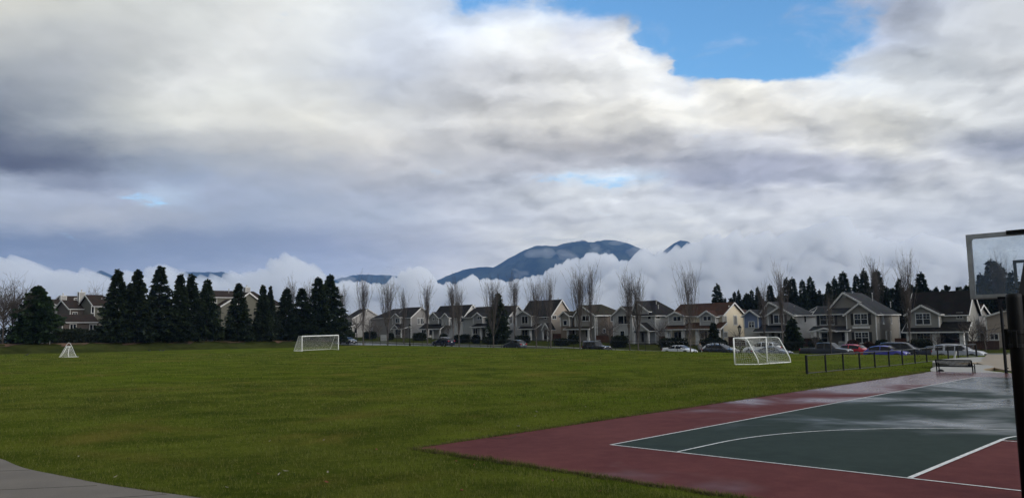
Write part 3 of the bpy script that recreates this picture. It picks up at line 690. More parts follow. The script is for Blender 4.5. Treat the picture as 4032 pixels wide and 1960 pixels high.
        if shutters:
            wd = min(.42, (a1-a0)*.28)
            for x0, x1 in ((a0-t-wd, a0-t-.01), (a1+t+.01, a1+t+wd)):
                sh = MB(); bx(sh, x0, x1, z0-.1, z1+.08, .0, .05); sh.build('shutter', M['shutter'], s.root)
        if box:
            fb = MB(); bx(fb, a0-.25, a1+.25, z0-.62, z0-.30, .0, .3); fb.build('flower_box', M['white_trim'], s.root)
    def w(s, x0, y0, x1, y1, kind='double', b=None, **k):     # window traced on a front plane
        b = s.b if b is None else b; p, q = s.pt(x0, y0, b), s.pt(x1, y1, b); s.win(p[0], q[0], q[1], p[1], b, kind, **k)
    def sw(s, x0, y0, x1, y1, a, kind='single', zoom=None, **k):   # window traced on a side plane
        z = zoom or s.k; p, q = on_a(*N(z, x0, y0), a), on_a(*N(z, x1, y1), a); s.win(p[0], q[0], q[1], p[1], a, kind, face='r', **k)
    def door(s, x0, y0, x1, y1, b, m='door'):
        p, q = s.pt(x0, y0, b), s.pt(x1, y1, b); d = MB(); u, v = s.L(p[0], b-.05, q[1]), s.L(q[0], b+.02, p[1]); d.box(u[0], v[0], u[1], v[1], u[2], v[2])
        o = d.build('door', M[m], s.root); kn = MB(); kn.box(v[0]-.14, v[0]-.08, u[1]-.05, u[1], u[2]+.95, u[2]+1.02); kn.build('handle', M['grey_trim'], o)
    def post(s, x, y0, b, ztop, wd=.28, base=True):
        a = s.A(x, y0, b); p = MB(); c = s.L(a, b, s.zg-.3)
        p.prism([(c[0]-wd/2, c[1]-wd/2, c[2]), (c[0]+wd/2, c[1]-wd/2, c[2]), (c[0]+wd/2, c[1]+wd/2, c[2]), (c[0]-wd/2, c[1]+wd/2, c[2])], (0, 0, ztop-s.zg+.3))
        if base: p.box(c[0]-wd*.8, c[0]+wd*.8, c[1]-wd*.8, c[1]+wd*.8, c[2], c[2]+1.1)
        p.box(c[0]-wd*.7, c[0]+wd*.7, c[1]-wd*.7, c[1]+wd*.7, ztop-s.zg-.14, ztop-s.zg)
        p.build('porch_post', M['white_trim'], s.root)
    def deck(s, a0, a1, b0, b1):
        d = MB(); u, v = s.L(a0, b0, s.zg-.6), s.L(a1, b1, s.zg+.22); d.box(u[0], v[0], u[1], v[1], u[2], v[2]); d.build('porch_floor', M['porch_dark'], s.root)
    def pipe(s, a, b, z, h=.7, r=.06):
        p = MB(); c = s.L(a, b, z-.4); p.tube([c, (c[0], c[1], c[2]+h+.3)], r, 8); p.tube([(c[0], c[1], c[2]+h+.28), (c[0], c[1], c[2]+h+.42)], r*1.7, 8); p.build('roof_vent', M['flue'], s.root)
    def vent(s, x0, y0, x1, y1, b, a=None):
        if a is None:
            p, q = s.pt(x0, y0, b), s.pt(x1, y1, b); v = MB(); u, w_ = s.L(p[0], b-.04, q[1]), s.L(q[0], b+.01, p[1])
        else:
            p, q = on_a(*N(s.k, x0, y0), a), on_a(*N(s.k, x1, y1), a); v = MB(); u, w_ = s.L(a-.01, p[0], q[1]), s.L(a+.04, q[0], p[1])
        v.box(u[0], w_[0], min(u[1], w_[1]), max(u[1], w_[1]), u[2], w_[2]); v.build('gable_vent', M['grey_trim'], s.root)
    def chimney(s, a, b, z0, z1, wd=.9):
        c = MB(); u = s.L(a, b, z0); c.box(u[0]-wd/2, u[0]+wd/2, u[1]-wd/2, u[1]+wd/2, u[2], z1-s.zg)
        o = c.build('chimney', WALLS['stone_grey'], s.root)
        t = MB(); h = z1-s.zg; t.box(u[0]-wd*.58, u[0]+wd*.58, u[1]-wd*.58, u[1]+wd*.58, h, h+.16)
        for sx_ in (-1, 1):
            for sy_ in (-1, 1): t.box(u[0]+sx_*wd/2-.06, u[0]+sx_*wd/2+.06, u[1]+sy_*wd/2-.06, u[1]+sy_*wd/2+.06, u[2], h)
        t.tube([(u[0], u[1], h+.1), (u[0], u[1], h+.55)], .1, 8); t.tube([(u[0], u[1], h+.5), (u[0], u[1], h+.62)], .17, 8); t.build('chimney_cap', M['white_trim'], o)
    def done(s):
        if s.walls.f: s.walls.build('wall', s.wall, s.root)
        for m, mb in s.extra.items(): mb.build('wall', WALLS[m], s.root)
        if s.roofs.f: s.roofs.build('roof', s.roofm, s.root)
        if s.trim.f: s.trim.build('trim', M['white_trim'], s.root)
        return s.root

BF = 116.
# --- grey-taupe house with black shutters
h = House('house', 'large taupe house with black window shutters, a flower box and two stacked gables', 6, BF, on_b(*N(6, 1260, 700), BF)[0], 'taupe', 'slate')
aL, aW, aR = h.A(925), h.A(1283), h.A(1590); ze = h.Z(1590, 612)
dep = on_a(*N(7, 352, 700), aR)[0]-BF; dep = min(max(dep, 9), 14)
am = h.A(1255, 395, BF+2.2); zr = h.Z(1255, 398, BF+2.2)
h.gable_front(aL+1., aR, BF+2.2, BF+dep, ze, zr, am, walls=False)
h.block(aL, aR, BF+1.4, BF+dep, ze-.14)
h.walls.prism([h.L(aL+1.2, BF+2.3, ze-.15), h.L(aR-.05, BF+2.3, ze-.15), h.L(am, BF+2.3, zr-.2)], (0, .2, 0))
h.walls.prism([h.L(aL+1.2, BF+dep-.25, ze-.15), h.L(aR-.05, BF+dep-.25, ze-.15), h.L(am, BF+dep-.25, zr-.2)], (0, .2, 0))
h.gable_front(aW, aR, BF, BF+5.5, ze, h.Z(1425, 507), None, m=None)
h.shed(aL, aW-.1, BF+.9, BF+2.6, ze-.05, h.Z(1200, 555, BF+2.6))
h.corner(aL, BF+1.4, h.zg, ze-.2); h.corner(aR, BF+dep, h.zg, ze-.2)
h.w(1010, 637, 1155, 735, 'grid', BF+1.4, shutters=True); h.w(1367, 630, 1508, 733, 'grid', BF, shutters=True, box=True); h.w(1378, 822, 1520, 928, 'grid', BF, shutters=True)
h.w(1028, 828, 1090, 922, 'sash', BF+1.4); h.door(1237, 826, 1266, 930, BF+1.4)
zp = h.Z(1100, 803, BF-.4)
h.shed(aL-.3, aW+.3, BF-.4, BF+1.5, zp, h.Z(1100, 752, BF+1.4))
h.gable_front(h.A(935, 800, BF-.6), h.A(1180, 800, BF-.6), BF-.6, BF+1.4, zp+.05, h.Z(1052, 768, BF-.6), None, .2, walls=False)
for x in (925, 1008, 1285): h.post(x, 820, BF-.3, zp-.1, .3)
h.deck(aL-.2, aW+.2, BF-.5, BF+1.4)
rl = MB()
u0, u1 = h.L(h.A(1205, 930, BF-.3), BF-.3, h.zg+.9), h.L(h.A(1290, 930, BF-.3), BF-.3, h.zg+.9)
rl.bar(u0, u1, .07, .09)
for i in range(8):
    x = u0[0]+(u1[0]-u0[0])*i/7; rl.bar((x, u0[1], u0[2]-.7), (x, u0[1], u0[2]), .05)
rl.build('porch_railing', M['white_trim'], h.root)
h.sw(1664, 625, 1677, 730, aR, zoom=6); h.sw(265, 590, 277, 680, aR, zoom=7); h.sw(219, 768, 230, 860, aR, zoom=7); h.sw(262, 765, 274, 855, aR, zoom=7)
h.vent(1244, 422, 1280, 458, BF+2.3); h.pipe(aR-2.2, BF+5.2, h.Z(1520, 470, BF+5)+.1, .8); h.pipe(aR-1., BF+9, ze+1.2, .5)
h.done(); H2 = (aL, aR, dep)

# --- house with the broad black roof, right
h = House('house', 'beige house under a broad black roof with an open dark garage', 7, BF, on_b(*N(7, 700, 650), BF)[0], 'grey_beige', 'black')
aL, aR = h.A(440), h.A(1000); ze = h.Z(880, 572); bm = BF+3.6
zr = on_b(*N(7, 1022, 357), bm)[1]; 
h.gable_side(aL, aR, BF+1, BF+6.2, ze, zr)
aw0, aw1 = h.A(445), h.A(752); h.gable_front(aw0, aw1, BF-.4, BF+4, h.Z(770, 575, BF-.4), h.Z(570, 498, BF-.4), h.A(572, 500, BF-.4), zb=h.Z(700, 722, BF-.4))
h.w(515, 590, 660, 690, 'grid', BF-.4); h.w(922, 585, 975, 630, 'grid', BF+1)
zp = h.Z(700, 765, BF-.9)
h.shed(aL-.3, aR+.3, BF-.9, BF+1, zp, h.Z(900, 665, BF+1)); 
h.w(528, 783, 662, 880, 'grid', BF+1)
h.door(758, 772, 952, 900, BF+.95, 'pane')
for x in (448, 972): h.post(x, 800, BF-.5, zp-.1, .5, False)
h.post(700, 800, BF-.5, zp-.1, .45, False)
sg = MB(); u = h.L(h.A(714, 770, BF-.55), BF-.6, h.Z(714, 815, BF-.55)); v = h.L(h.A(750, 770, BF-.55), BF-.55, h.Z(714, 772, BF-.55)); sg.box(u[0], v[0], u[1], v[1], u[2], v[2]); sg.build('wall_sign', M['white_trim'], h.root)
h.done()
H1 = (aL, aR)
# --- pale house half hidden behind the hoop post
h = House('house', 'tan gabled house at the far right, partly hidden behind the black hoop post', 7, 121., on_b(*N(7, 1300, 650), 121.)[0], 'tan', 'brown')
aL = h.A(1205, 610); h.gable_front(aL, aL+9, 121, 131, h.Z(1175, 607), h.Z(1390, 510), aL+4.2); h.w(1250, 788, 1330, 840, 'double'); h.done()
h = House('house', 'small pale house with a lean-to roof seen between the black-roofed house and the tan gable', 7, 126., on_b(*N(7, 1090, 650), 126.)[0], 'grey', 'brown')
aL, aR = h.A(1030, 610), h.A(1098, 610); h.gable_side(aL-4, aR, 126, 133, h.Z(1090, 605), h.Z(1090, 605)+1.6); h.shed(aR-1, aR+3.5, 125, 127.5, h.Z(1190, 768, 125), h.Z(1080, 715, 127)); h.block(aR-.8, aR+3.2, 125.4, 130, h.Z(1190, 775, 125)); h.done()

# --- white house with the blue bay
h = House('house', 'white-sided house with a pale blue gabled bay on its left', 6, BF, on_b(*N(6, 520, 700), BF)[0], 'off_white', 'slate')
aL, aR = h.A(218), h.A(722); ze = h.Z(735, 625); dep = min(max(on_a(*N(6, 928, 700), aR)[0]-BF, 8), 13)
zr = h.Z(475, 500, BF+1.5)
h.gable_front(h.A(345), aR, BF+1, BF+dep, ze, zr, h.A(478, 500, BF+1), m='mid_grey', walls=False); h.block(aL, aR, BF+1, BF+dep, ze-.14)
h.extra['mid_grey'] = MB(); h.extra['mid_grey'].prism([h.L(h.A(345), BF+.99, ze-.12), h.L(aR, BF+.99, ze-.12), h.L(h.A(478, 500, BF+1), BF+.99, zr-.16)], (0, .1, 0))
h.gable_front(h.A(462), aR, BF, BF+3, ze, h.Z(590, 548), None, m='mid_grey', zb=h.Z(600, 745), front_only=True)
ab = h.A(362); h.gable_front(aL, ab, BF-.2, BF+3, h.Z(185, 638), h.Z(275, 580), None, m='blue', zb=h.Z(280, 772), front_only=True)
h.block(aL, ab, BF-.15, BF+3, h.Z(280, 772))
h.w(263, 712, 318, 765, 'grid', BF-.2); h.w(525, 640, 630, 720, 'double', BF, shutters=True)
zp = h.Z(450, 812, BF-.8); h.shed(h.A(320, 800, BF-.8), aR-.3, BF-.8, BF+1, zp, h.Z(450, 738, BF+.9))
for x in (370, 458, 675): h.post(x, 830, BF-.5, zp-.1, .2, False)
h.door(500, 822, 535, 905, BF+1); h.w(560, 830, 640, 900, 'double', BF+1)
h.sw(838, 640, 862, 712, aR); h.pipe(aR-2.5, BF+6, zr-1.3, .6); h.vent(462, 520, 492, 545, BF+1)
h.deck(ab, aR-.3, BF-.8, BF+1); h.done(); H3 = (aL, aR)

# --- cream house with red-brown roof
h = House('house', 'cream yellow house with a red-brown roof and two front dormer bays', 5, BF, on_b(*N(5, 1350, 700), BF)[0], 'cream', 'red_brown')
aL, aR = h.A(955), h.A(1632); ze = h.Z(1300, 640); b1 = min(max(on_a(*N(5, 1868, 700), aR)[0], BF+8), BF+12)
zr = on_b(*N(5, 1780, 472), (BF+1+b1)/2)[1]
h.gable_side(aL, aR, BF+1, b1, ze, zr)
for x0, x1, xa, ya, xe, ye in ((962, 1165, 1055, 592, 1150, 640), (1382, 1582, 1455, 580, 1600, 643)):
    h.gable_front(h.A(x0), h.A(x1), BF-.2, BF+4, h.Z(xe, ye), h.Z(xa, ya), None, m='grey_white', zb=h.Z(x1, 776), front_only=True)
h.w(1020, 665, 1118, 718, 'double', BF-.2); h.w(1420, 660, 1522, 712, 'double', BF-.2)
zp = h.Z(1200, 828, BF-1.); h.shed(h.A(905, 800, BF-1), h.A(1640, 800, BF-1), BF-1, BF+1, zp, h.Z(1300, 742, BF+.9))
for x, wd in ((938, .55), (970, .25), (1152, .5), (1340, .5), (1622, .5)): h.post(x, 860, BF-.7, zp-.1, wd, False)
h.w(1032, 868, 1132, 950, 'double', BF+1); h.door(1440, 862, 1470, 965, BF+1); h.w(1385, 868, 1425, 950, 'single', BF+1); h.deck(aL-.5, aR+.2, BF-1, BF+1)
h.sw(1677, 658, 1728, 770, aR, 'double', blind=True); h.sw(1820, 655, 1866, 766, aR, blind=True); h.sw(1687, 872, 1737, 932, aR, blind=True)
bq = b1; h.block(aR-6, aR+1.2, bq, bq+4, ze-.2); h.slab([(aR-6, bq-.2, ze+1.9), (aR+1.6, bq-.2, ze-.1), (aR+1.6, bq+4.3, ze-.1), (aR-6, bq+4.3, ze+1.9)])
h.tbar((aR+1.65, bq-.2, ze-.15), (aR+1.65, bq+4.3, ze-.15), .1, .2); h.vent(1752, 515, 1774, 545, 0, aR); h.done(); H4 = (aL, aR)

# --- light grey house with the dark hipped roof
h = House('house', 'light grey house with a dark hipped roof and a small gabled porch', 5, BF, on_b(*N(5, 600, 700), BF)[0], 'light_grey', 'charcoal')
aL, aR = h.A(238), h.A(737); ze = h.Z(735, 632); b1 = BF+9.5; zr = on_b(*N(5, 830, 443), BF+5)[1]
h.gable_side(aL, aR, BF+.8, b1, ze, zr, right='h', left='h', hip=2.6)
h.gable_front(h.A(440, 560), h.A(640, 560), BF+1, BF+6, h.Z(700, 575, BF+1), h.Z(525, 452, BF+1), h.A(525, 452, BF+1), zb=ze-.3, front_only=True)
h.gable_front(aL, h.A(492), BF-.5, BF+3, h.Z(200, 640, BF-.5), h.Z(345, 522, BF-.5), None, front_only=True)
h.w(285, 655, 438, 757, 'double', BF-.5); h.w(314, 856, 368, 920, 'single', BF-.5); h.w(680, 652, 720, 696, 'single', BF+.8)
h.sw(788, 650, 834, 690, aR, 'double')
zp = h.Z(600, 838, BF-1.2); h.gable_front(h.A(505, 830, BF-1.2), h.A(690, 830, BF-1.2), BF-1.2, BF+1, zp, h.Z(572, 740, BF-1.2), h.A(575, 740, BF-1.2), .25, m='light_grey', zb=zp-.25, front_only=True)
for x in (498, 688): h.post(x, 860, BF-1., zp-.1, .26, False)
h.door(595, 880, 628, 1000, BF+.8); h.deck(h.A(500, 900, BF-1.2), h.A(700, 900, BF-1.2), BF-1.2, BF+.8)
h.pipe(h.A(790, 470, BF+4), BF+4, zr-.7, .7); h.pipe(h.A(820, 550, BF+3), BF+3, ze+1.4, .3); h.done(); H5 = (aL, aR)

# --- brown house
h = House('house', 'brown house with an olive-brown roof and brown side wall beside the parked off-road car', 4, BF, on_b(*N(4, 1650, 700), BF)[0], 'brown', 'olive_brown')
aL, aR = h.A(1388), h.A(1822); ze = h.Z(1822, 632); zr = on_b(*N(4, 2055, 492), BF+5)[1]
h.gable_side(aL, aR, BF+.8, BF+10, ze, zr, right='h', left='h', hip=2.4)
h.gable_front(h.A(1560), aR, BF+.2, BF+4, ze, h.Z(1640, 508, BF+.2), h.A(1660, 508, BF+.2), m='taupe', front_only=True)
h.gable_front(aL, h.A(1503), BF-.3, BF+3, h.Z(1510, 637), h.Z(1425, 590), None, m='taupe', zb=h.Z(1450, 790), front_only=True)
h.block(aL, h.A(1503), BF-.2, BF+3, h.Z(1450, 790))
h.w(1417, 718, 1463, 775, 'single', BF-.3); h.w(1667, 655, 1760, 715, 'double', BF+.2)
zp = h.Z(1600, 828, BF-1); h.shed(h.A(1435, 800, BF-1), h.A(1750, 800, BF-1), BF-1, BF+.8, zp, h.Z(1600, 780, BF+.7))
for x in (1473, 1748): h.post(x, 860, BF-.7, zp-.1, .28)
h.w(1510, 838, 1565, 900, 'single', BF+.8); h.door(1715, 840, 1740, 930, BF+.2); h.deck(aL, aR-.5, BF-1, BF+.2)
h.sw(1944, 830, 1970, 876, aR); h.sw(2047, 655, 2072, 722, aR); h.done(); H6 = (aL, aR)

# --- grey house with tall side gable
h = House('house', 'tall grey house whose tan side gable carries a small white vent', 4, BF, on_b(*N(4, 1020, 700), BF)[0], 'mid_grey', 'charcoal')
aL, aR = h.A(812), h.A(1212); ze = h.Z(1205, 640); b1 = min(max(on_a(*N(4, 1375, 700), aR)[0], BF+7), BF+11)
zr = on_b(*N(4, 1410, 432), (BF+.8+b1)/2)[1]
h.gable_side(aL, aR, BF+.8, b1, ze, zr); h.extra['tan'] = MB(); mbx = h.extra['tan']; bmid = (BF+.8+b1)/2
mbx.prism([h.L(aR+.012, BF+.9, h.zg-.8), h.L(aR+.012, b1-.1, h.zg-.8), h.L(aR+.012, b1-.1, ze-.16), h.L(aR+.012, bmid, zr-.2), h.L(aR+.012, BF+.9, ze-.16)], (.02, 0, 0))
h.gable_front(aL, h.A(1003), BF-.4, BF+3.5, h.Z(1008, 640, BF-.4), h.Z(885, 580, BF-.4), None, zb=h.Z(1000, 790, BF-.4), front_only=True)
h.w(864, 662, 942, 752, 'double', BF-.4); h.w(1162, 658, 1188, 692, 'single', BF+.8)
zp = h.Z(930, 825, BF-1); h.shed(h.A(820, 820, BF-1), h.A(1030, 820, BF-1), BF-1, BF+.8, zp, h.Z(930, 793, BF-.3)+.5)
h.gable_front(h.A(1140, 825, BF-1), h.A(1222, 825, BF-1), BF-1, BF+.8, zp, h.Z(1190, 745, BF-1), None, .2, m='mid_grey', zb=zp-.3, front_only=True)
for x, wd in ((975, .45), (1142, .3), (1207, .25)): h.post(x, 860, BF-.8, zp-.1, wd, False)
h.w(867, 842, 938, 908, 'double', BF+.8); h.door(1155, 830, 1195, 960, BF+.8); h.deck(aL, aR, BF-1, BF+.8)
h.sw(1267, 650, 1315, 692, aR+.03, 'double'); h.vent(1386, 460, 1407, 487, 0, aR+.03); h.pipe(h.A(1345, 430, bmid), bmid, zr, .3); h.done(); H7 = (aL, aR)

# --- row further left
def side_house(label, k, xl, xr, ye, xr2, yr, wall, roof, xb=None, bf=BF, wins=(), swins=(), bays=(), porch=None, dep=9., right='g', left='g', vents=(), posts=(), doors=(), name='house'):
    h = House(name, label, k, bf, on_b(*N(k, (xl+xr)/2, 700), bf)[0], wall, roof)
    aL, aR = h.A(xl), h.A(xr); ze = h.Z(xr, ye)
    b1 = bf+dep if xb is None else min(max(on_a(*N(k, xb, 700), aR)[0], bf+6), bf+11)
    bm = (bf+.8+b1)/2; zr = on_b(*N(k, xr2, yr), bm)[1]
    h.gable_side(aL, aR, bf+.8, b1, ze, zr, right=right, left=left)
    for x0, x1, xa, ya, yev, yb, m in bays: h.gable_front(h.A(x0), h.A(x1), bf-.3, bf+3, h.Z(x1, yev), h.Z(xa, ya), None, .25, m=m, zb=h.Z(x1, yb) if yb else None, front_only=True)
    for w_ in wins: h.w(*w_[:4], w_[4] if len(w_) > 4 else 'double', bf+(w_[5] if len(w_) > 5 else .8))
    for w_ in swins: h.sw(*w_[:4], aR, w_[4] if len(w_) > 4 else 'double')
    if porch:
        x0, x1, y0, y1 = porch; zp = h.Z((x0+x1)/2, y0, bf-1); h.shed(h.A(x0, y0, bf-1), h.A(x1, y0, bf-1), bf-1, bf+.8, zp, max(h.Z((x0+x1)/2, y1, bf+.7), zp+.4))
        for x in posts: h.post(x, y0+40, bf-.8, zp-.1, .3, False)
        h.deck(h.A(x0, y0, bf-1), h.A(x1, y0, bf-1), bf-1, bf+.8)
    for d in doors: h.door(*d, bf+.8)
    for x, y in vents: h.pipe(h.A(x, y, bm), bm, on_b(*N(k, x, y), bm)[1], .3)
    return h.done()
side_house('dark-roofed house with a white end wall, between a bushy fir and the tall grey house', 4, 455, 648, 650, 830, 512, 'off_white', 'charcoal', 905, wins=((500, 660, 560, 720), (520, 835, 580, 900)), swins=((695, 660, 726, 745), (695, 838, 738, 876)), porch=(440, 640, 790, 755), posts=(470, 600), vents=((625, 510), (683, 510)), dep=9)
side_house('long low-ridged grey house with one small gabled dormer over a hipped porch', 4, 45, 455, 650, 420, 528, 'grey_white', 'charcoal', bays=((228, 352, 285, 605, 655, 755, 'mid_grey'),), wins=((272, 665, 322, 697, 'double', -.3), (215, 820, 270, 890), (385, 850, 420, 920, 'single')), porch=(185, 408, 796, 757), posts=(205, 315, 405), doors=((345, 830, 372, 930),), vents=((237, 522),), dep=8.5)
side_house('pale grey house with three front gables and a white clad end wall', 3, 1500, 1905, 660, 1897, 510, 'white', 'charcoal', 2000, bays=((1500, 1622, 1550, 600, 668, 760, 'mid_grey'), (1672, 1765, 1725, 615, 665, 780, 'grey_white')), wins=((1540, 680, 1560, 710, 'single', -.3), (1590, 680, 1606, 708, 'single', -.3), (1390, 838, 1450, 880)), swins=((1908, 668, 1978, 730),), porch=(1360, 1640, 826, 752), posts=(1455, 1540, 1630), doors=((1492, 838, 1530, 910),), vents=((1700, 505),), dep=9)
side_house('grey-brown house with a pointed front gable bay and a tiny pointed porch', 3, 1005, 1208, 664, 1490, 528, 'grey', 'charcoal', 1510, bays=((1012, 1108, 1065, 618, 662, 760, 'mid_grey'), (1002, 1100, 1052, 768, 822, 826, 'mid_grey')), wins=((1043, 690, 1103, 742, 'double', -.3), (1043, 832, 1103, 908)), swins=((1332, 685, 1358, 760), (1374, 688, 1412, 762)), posts=(1020, 1115), porch=(1005, 1120, 826, 800), vents=((1400, 520),), dep=9)
side_house('light grey house with a wide gabled end wall, nearest to the conifers', 3, 335, 432, 678, 640, 560, 'stone_grey', 'charcoal', 852, wins=((384, 688, 412, 748, 'sash'),), swins=((490, 812, 528, 880, 'single'), (765, 820, 795, 870, 'single')), porch=(360, 435, 798, 765), posts=(365, 432), doors=((385, 805, 425, 890),), dep=12)
side_house('dark hip-roofed house set back behind bare trees, its roof alone showing', 3, 700, 1005, 668, 860, 570, 'grey', 'charcoal', bf=122., right='h', left='h', dep=10)
side_house('small grey gable roof peeping between the white house and the taupe house', 6, 895, 1040, 592, 960, 548, 'grey_white', 'slate', bf=134., dep=8)

# --- townhouses beyond the field's left end: roofs run away from us
def town(label, k, a, xl, xr, yb_e, y_r, wall, roof, wins=(), chim=(), pipes=(), depth=9., gable_left=True, zadd=0):
    bl, _ = on_a(*N(k, xl, 600), a); br, _ = on_a(*N(k, xr, 600), a)
    h = House('townhouse', label, k, (bl+br)/2, a-depth/2, wall, roof, 'townhouses behind the conifers', 'townhouse')
    h.zg = 1.7; h.root.location.z = 1.7
    ze = on_a(*N(k, (xl+xr)/2, yb_e), a)[1]; zr = on_a(*N(k, (xl+xr)/2, y_r), a-depth/2)[1]
    h.gable_front(a-depth, a, bl, br, ze, zr)
    for w_ in wins: h.sw(*w_[:4], a, w_[4] if len(w_) > 4 else 'double')
    for x, y0, y1 in chim:
        b, z = on_a(*N(k, x, y0), a-depth*.4); h.chimney(a-depth*.4, b, ze, z, 1.)
    for x, y in pipes:
        b, z = on_a(*N(k, x, y), a-depth*.3); h.pipe(a-depth*.3, b, z-.4, .5)
    return h
h = town('brown townhouse with a steep front gable, rightmost of those left of the conifers', 1, -158, 1035, 1210, 560, 448, 'olive', 'brown', ((1005, 572, 1026, 645, 'single'), (1078, 578, 1105, 628)), ((1250, 420, 470),), ((1115, 490),)); 
h.done()
h = town('dark townhouse with a stone-clad chimney in the middle of the left roofs', 1, -164, 770, 985, 592, 505, 'dark_brown', 'brown', ((800, 640, 840, 690),), ((893, 425, 600),), ()); h.done()
h = town('taller brown townhouse behind, with a small white dormer box', 1, -175, 735, 1010, 520, 460, 'dark_brown', 'brown', ((815, 488, 862, 503, 'single'),), (), ()); h.done()
h = town('distant grey townhouse with a pale chimney on its roof', 1, -172, 560, 720, 548, 495, 'stone_grey', 'brown', ((585, 552, 600, 575, 'single'),), ((690, 462, 560),), ()); h.done()
h = town('low far townhouse peeping out beside the broad conifer', 1, -180, 430, 560, 565, 522, 'stone_grey', 'brown'); h.done()
h = town('porch-fronted brown townhouse with a low spreading roof facing the field', 1, -150, 690, 1090, 735, 660, 'dark_brown', 'brown', ((770, 770, 830, 820), (985, 775, 1050, 825), (1090, 790, 1112, 835, 'single')), (), (), 7.); h.done()
h = town('large olive townhouse with a long brown roof and white trim seen between the conifers', 2, -158, 660, 1215, 468, 405, 'olive', 'brown', ((745, 615, 765, 680, 'sash'), (1110, 775, 1150, 820), (685, 480, 702, 530, 'single')), ((1035, 372, 420),), ((838, 385),)); 
zz = on_a(*N(2, 850, 500), -155)[1]
for xl, xr, xa, ya, ye in ((755, 950, 860, 495, 560), (950, 1150, 990, 415, 495)):
    b0, _ = on_a(*N(2, xl, 600), -155.5); b1, _ = on_a(*N(2, xr, 600), -155.5); ze = on_a(*N(2, xa, ye), -155.5)[1]; zr = on_a(*N(2, xa, ya), -155.5)[1]; bm = (b0+b1)/2
    mbx = h.walls; mbx.prism([h.L(-158, b0, h.zg), h.L(-158, b1, h.zg), h.L(-158, b1, ze), h.L(-158, bm, zr-.2), h.L(-158, b0, ze)], (2.5, 0, 0))
    h.slab([(-155.1, b0-.4, ze-.2), (-155.1, bm, zr), (-160, bm, zr), (-160, b0-.4, ze-.2)]); h.slab([(-155.1, bm, zr), (-155.1, b1+.4, ze-.2), (-160, b1+.4, ze-.2), (-160, bm, zr)])
    h.tbar((-155.05, b0-.4, ze-.35), (-155.05, bm, zr-.15), .06, .28); h.tbar((-155.05, bm, zr-.15), (-155.05, b1+.4, ze-.35), .06, .28)
h.done()
h = town('olive townhouse with white gable boards behind the leaning conifer', 2, -156, 1300, 1440, 560, 495, 'olive', 'brown', ((1380, 775, 1410, 840, 'sash'), (1310, 700, 1330, 740, 'single'))); h.done()
h = town('brown townhouse roof just showing between the tall narrow conifers', 1, -162, 1300, 1640, 520, 440, 'dark_brown', 'brown', ((1560, 545, 1600, 590),)); h.done()
# ------------------------------------------------------------------ vegetation
def zg(x, y): return float(terrain(np.array([x]), np.array([y]))[0])
def leaf_cards(P, D, ln, wd, r, droop=.2):
    """triangle-pair sprays at points P pointing along D"""
    n = len(P); D = D/np.linalg.norm(D, axis=1, keepdims=True)
    rv = r.normal(size=(n, 3)); S = np.cross(D, rv); S /= np.linalg.norm(S, axis=1, keepdims=True)+1e-9
    L = (ln*r.uniform(.6, 1.25, n))[:, None]; w_ = (wd*r.uniform(.6, 1.3, n))[:, None]
    tip = P+D*L; tip[:, 2] -= (droop*L[:, 0])
    V = np.stack([P, P+D*L*.5+S*w_, tip, P+D*L*.45-S*w_], 1).reshape(-1, 3)
    F = np.arange(4*n).reshape(-1, 4)
    return V, F, np.repeat(r.random(n), 4)
def conifer_mesh(seed, h, rad, shape, n, ln, wd, up=.1, ragged=.25, base=.03, limbs=42):
    r = np.random.default_rng(seed)
    # limbs: whorls around the trunk, each carrying sprays; uneven lengths leave notches in the outline
    nl = int(h*limbs); hl = np.sort(r.uniform(base, .985, nl)); az = r.uniform(0, 2*np.pi, nl)
    prof = shape(hl)*rad; lobe = 1+ragged*(np.sin(az*2+seed)+np.sin(az*3+hl*17+seed*2))*.5
    ll = prof*lobe*r.uniform(.62, 1.12, nl)+.12
    wgt = (ll+.25); wgt /= wgt.sum(); k = r.choice(nl, n, p=wgt); t = r.random(n)**.55
    el = up+.25*(hl[k]-.5)
    P = np.c_[np.cos(az[k])*ll[k]*t, np.sin(az[k])*ll[k]*t, hl[k]*h+ll[k]*t*el]
    P += r.normal(size=(n, 3))*np.array([.09, .09, .07])*(.5+ll[k]*.25)[:, None]
    D = np.c_[np.cos(az[k]), np.sin(az[k]), np.full(n, up)]+r.normal(size=(n, 3))*.45
    V, F, T = leaf_cards(P, D, ln, wd, r)
    # leader
    m = 40; z = h*(.93+.07*r.random(m)); P2 = np.c_[r.normal(size=(m, 2))*.06*(1-(z/h-.93)/.07)[:, None], z]
    V2, F2, T2 = leaf_cards(P2, np.c_[r.normal(size=(m, 2))*.5, np.ones(m)], ln*.7, wd*.7, r, 0)
    return np.r_[V, V2], np.r_[F, F2+len(V)], np.r_[T, T2]
def conifer(name, label, group, seed, h, rad, shape, n, ln, wd, m, loc, up=.1, ragged=.25, trunk=.16, lean=0, base=.03):
    t = thing(name, label, 'tree', loc, random.uniform(0, 6.28), group)
    V, F, T = conifer_mesh(seed, h, rad, shape, n, ln, wd, up, ragged, base)
    np_mesh('crown', V, F, M[m], t, attr=T)
    mb = MB(); mb.tube([(0, 0, -.4), (0, 0, h*.4), (0, 0, h*.97)], [trunk, trunk*.7, .02], 7); mb.build('trunk', M['dark_bark'], t, smooth=True)
    t['h'] = h
    return t
def place_copy(src, loc, h, label, wide=1., first=False, rz=None, group=None):
    o = src if first else copy_tree(src)
    k = h/src['h'] if 'h' in src else 1
    o.location = loc; o.scale = (k*wide, k*wide, k); o.rotation_euler = (0, 0, rz if rz is not None else random.uniform(0, 6.28))
    if label: o['label'] = label
    if group: o['group'] = group
    return o
narrow = lambda t: np.where(t < .12, .72+t*2.3, np.maximum(0, 1-((t-.12)/.88)**.92)**1.02)
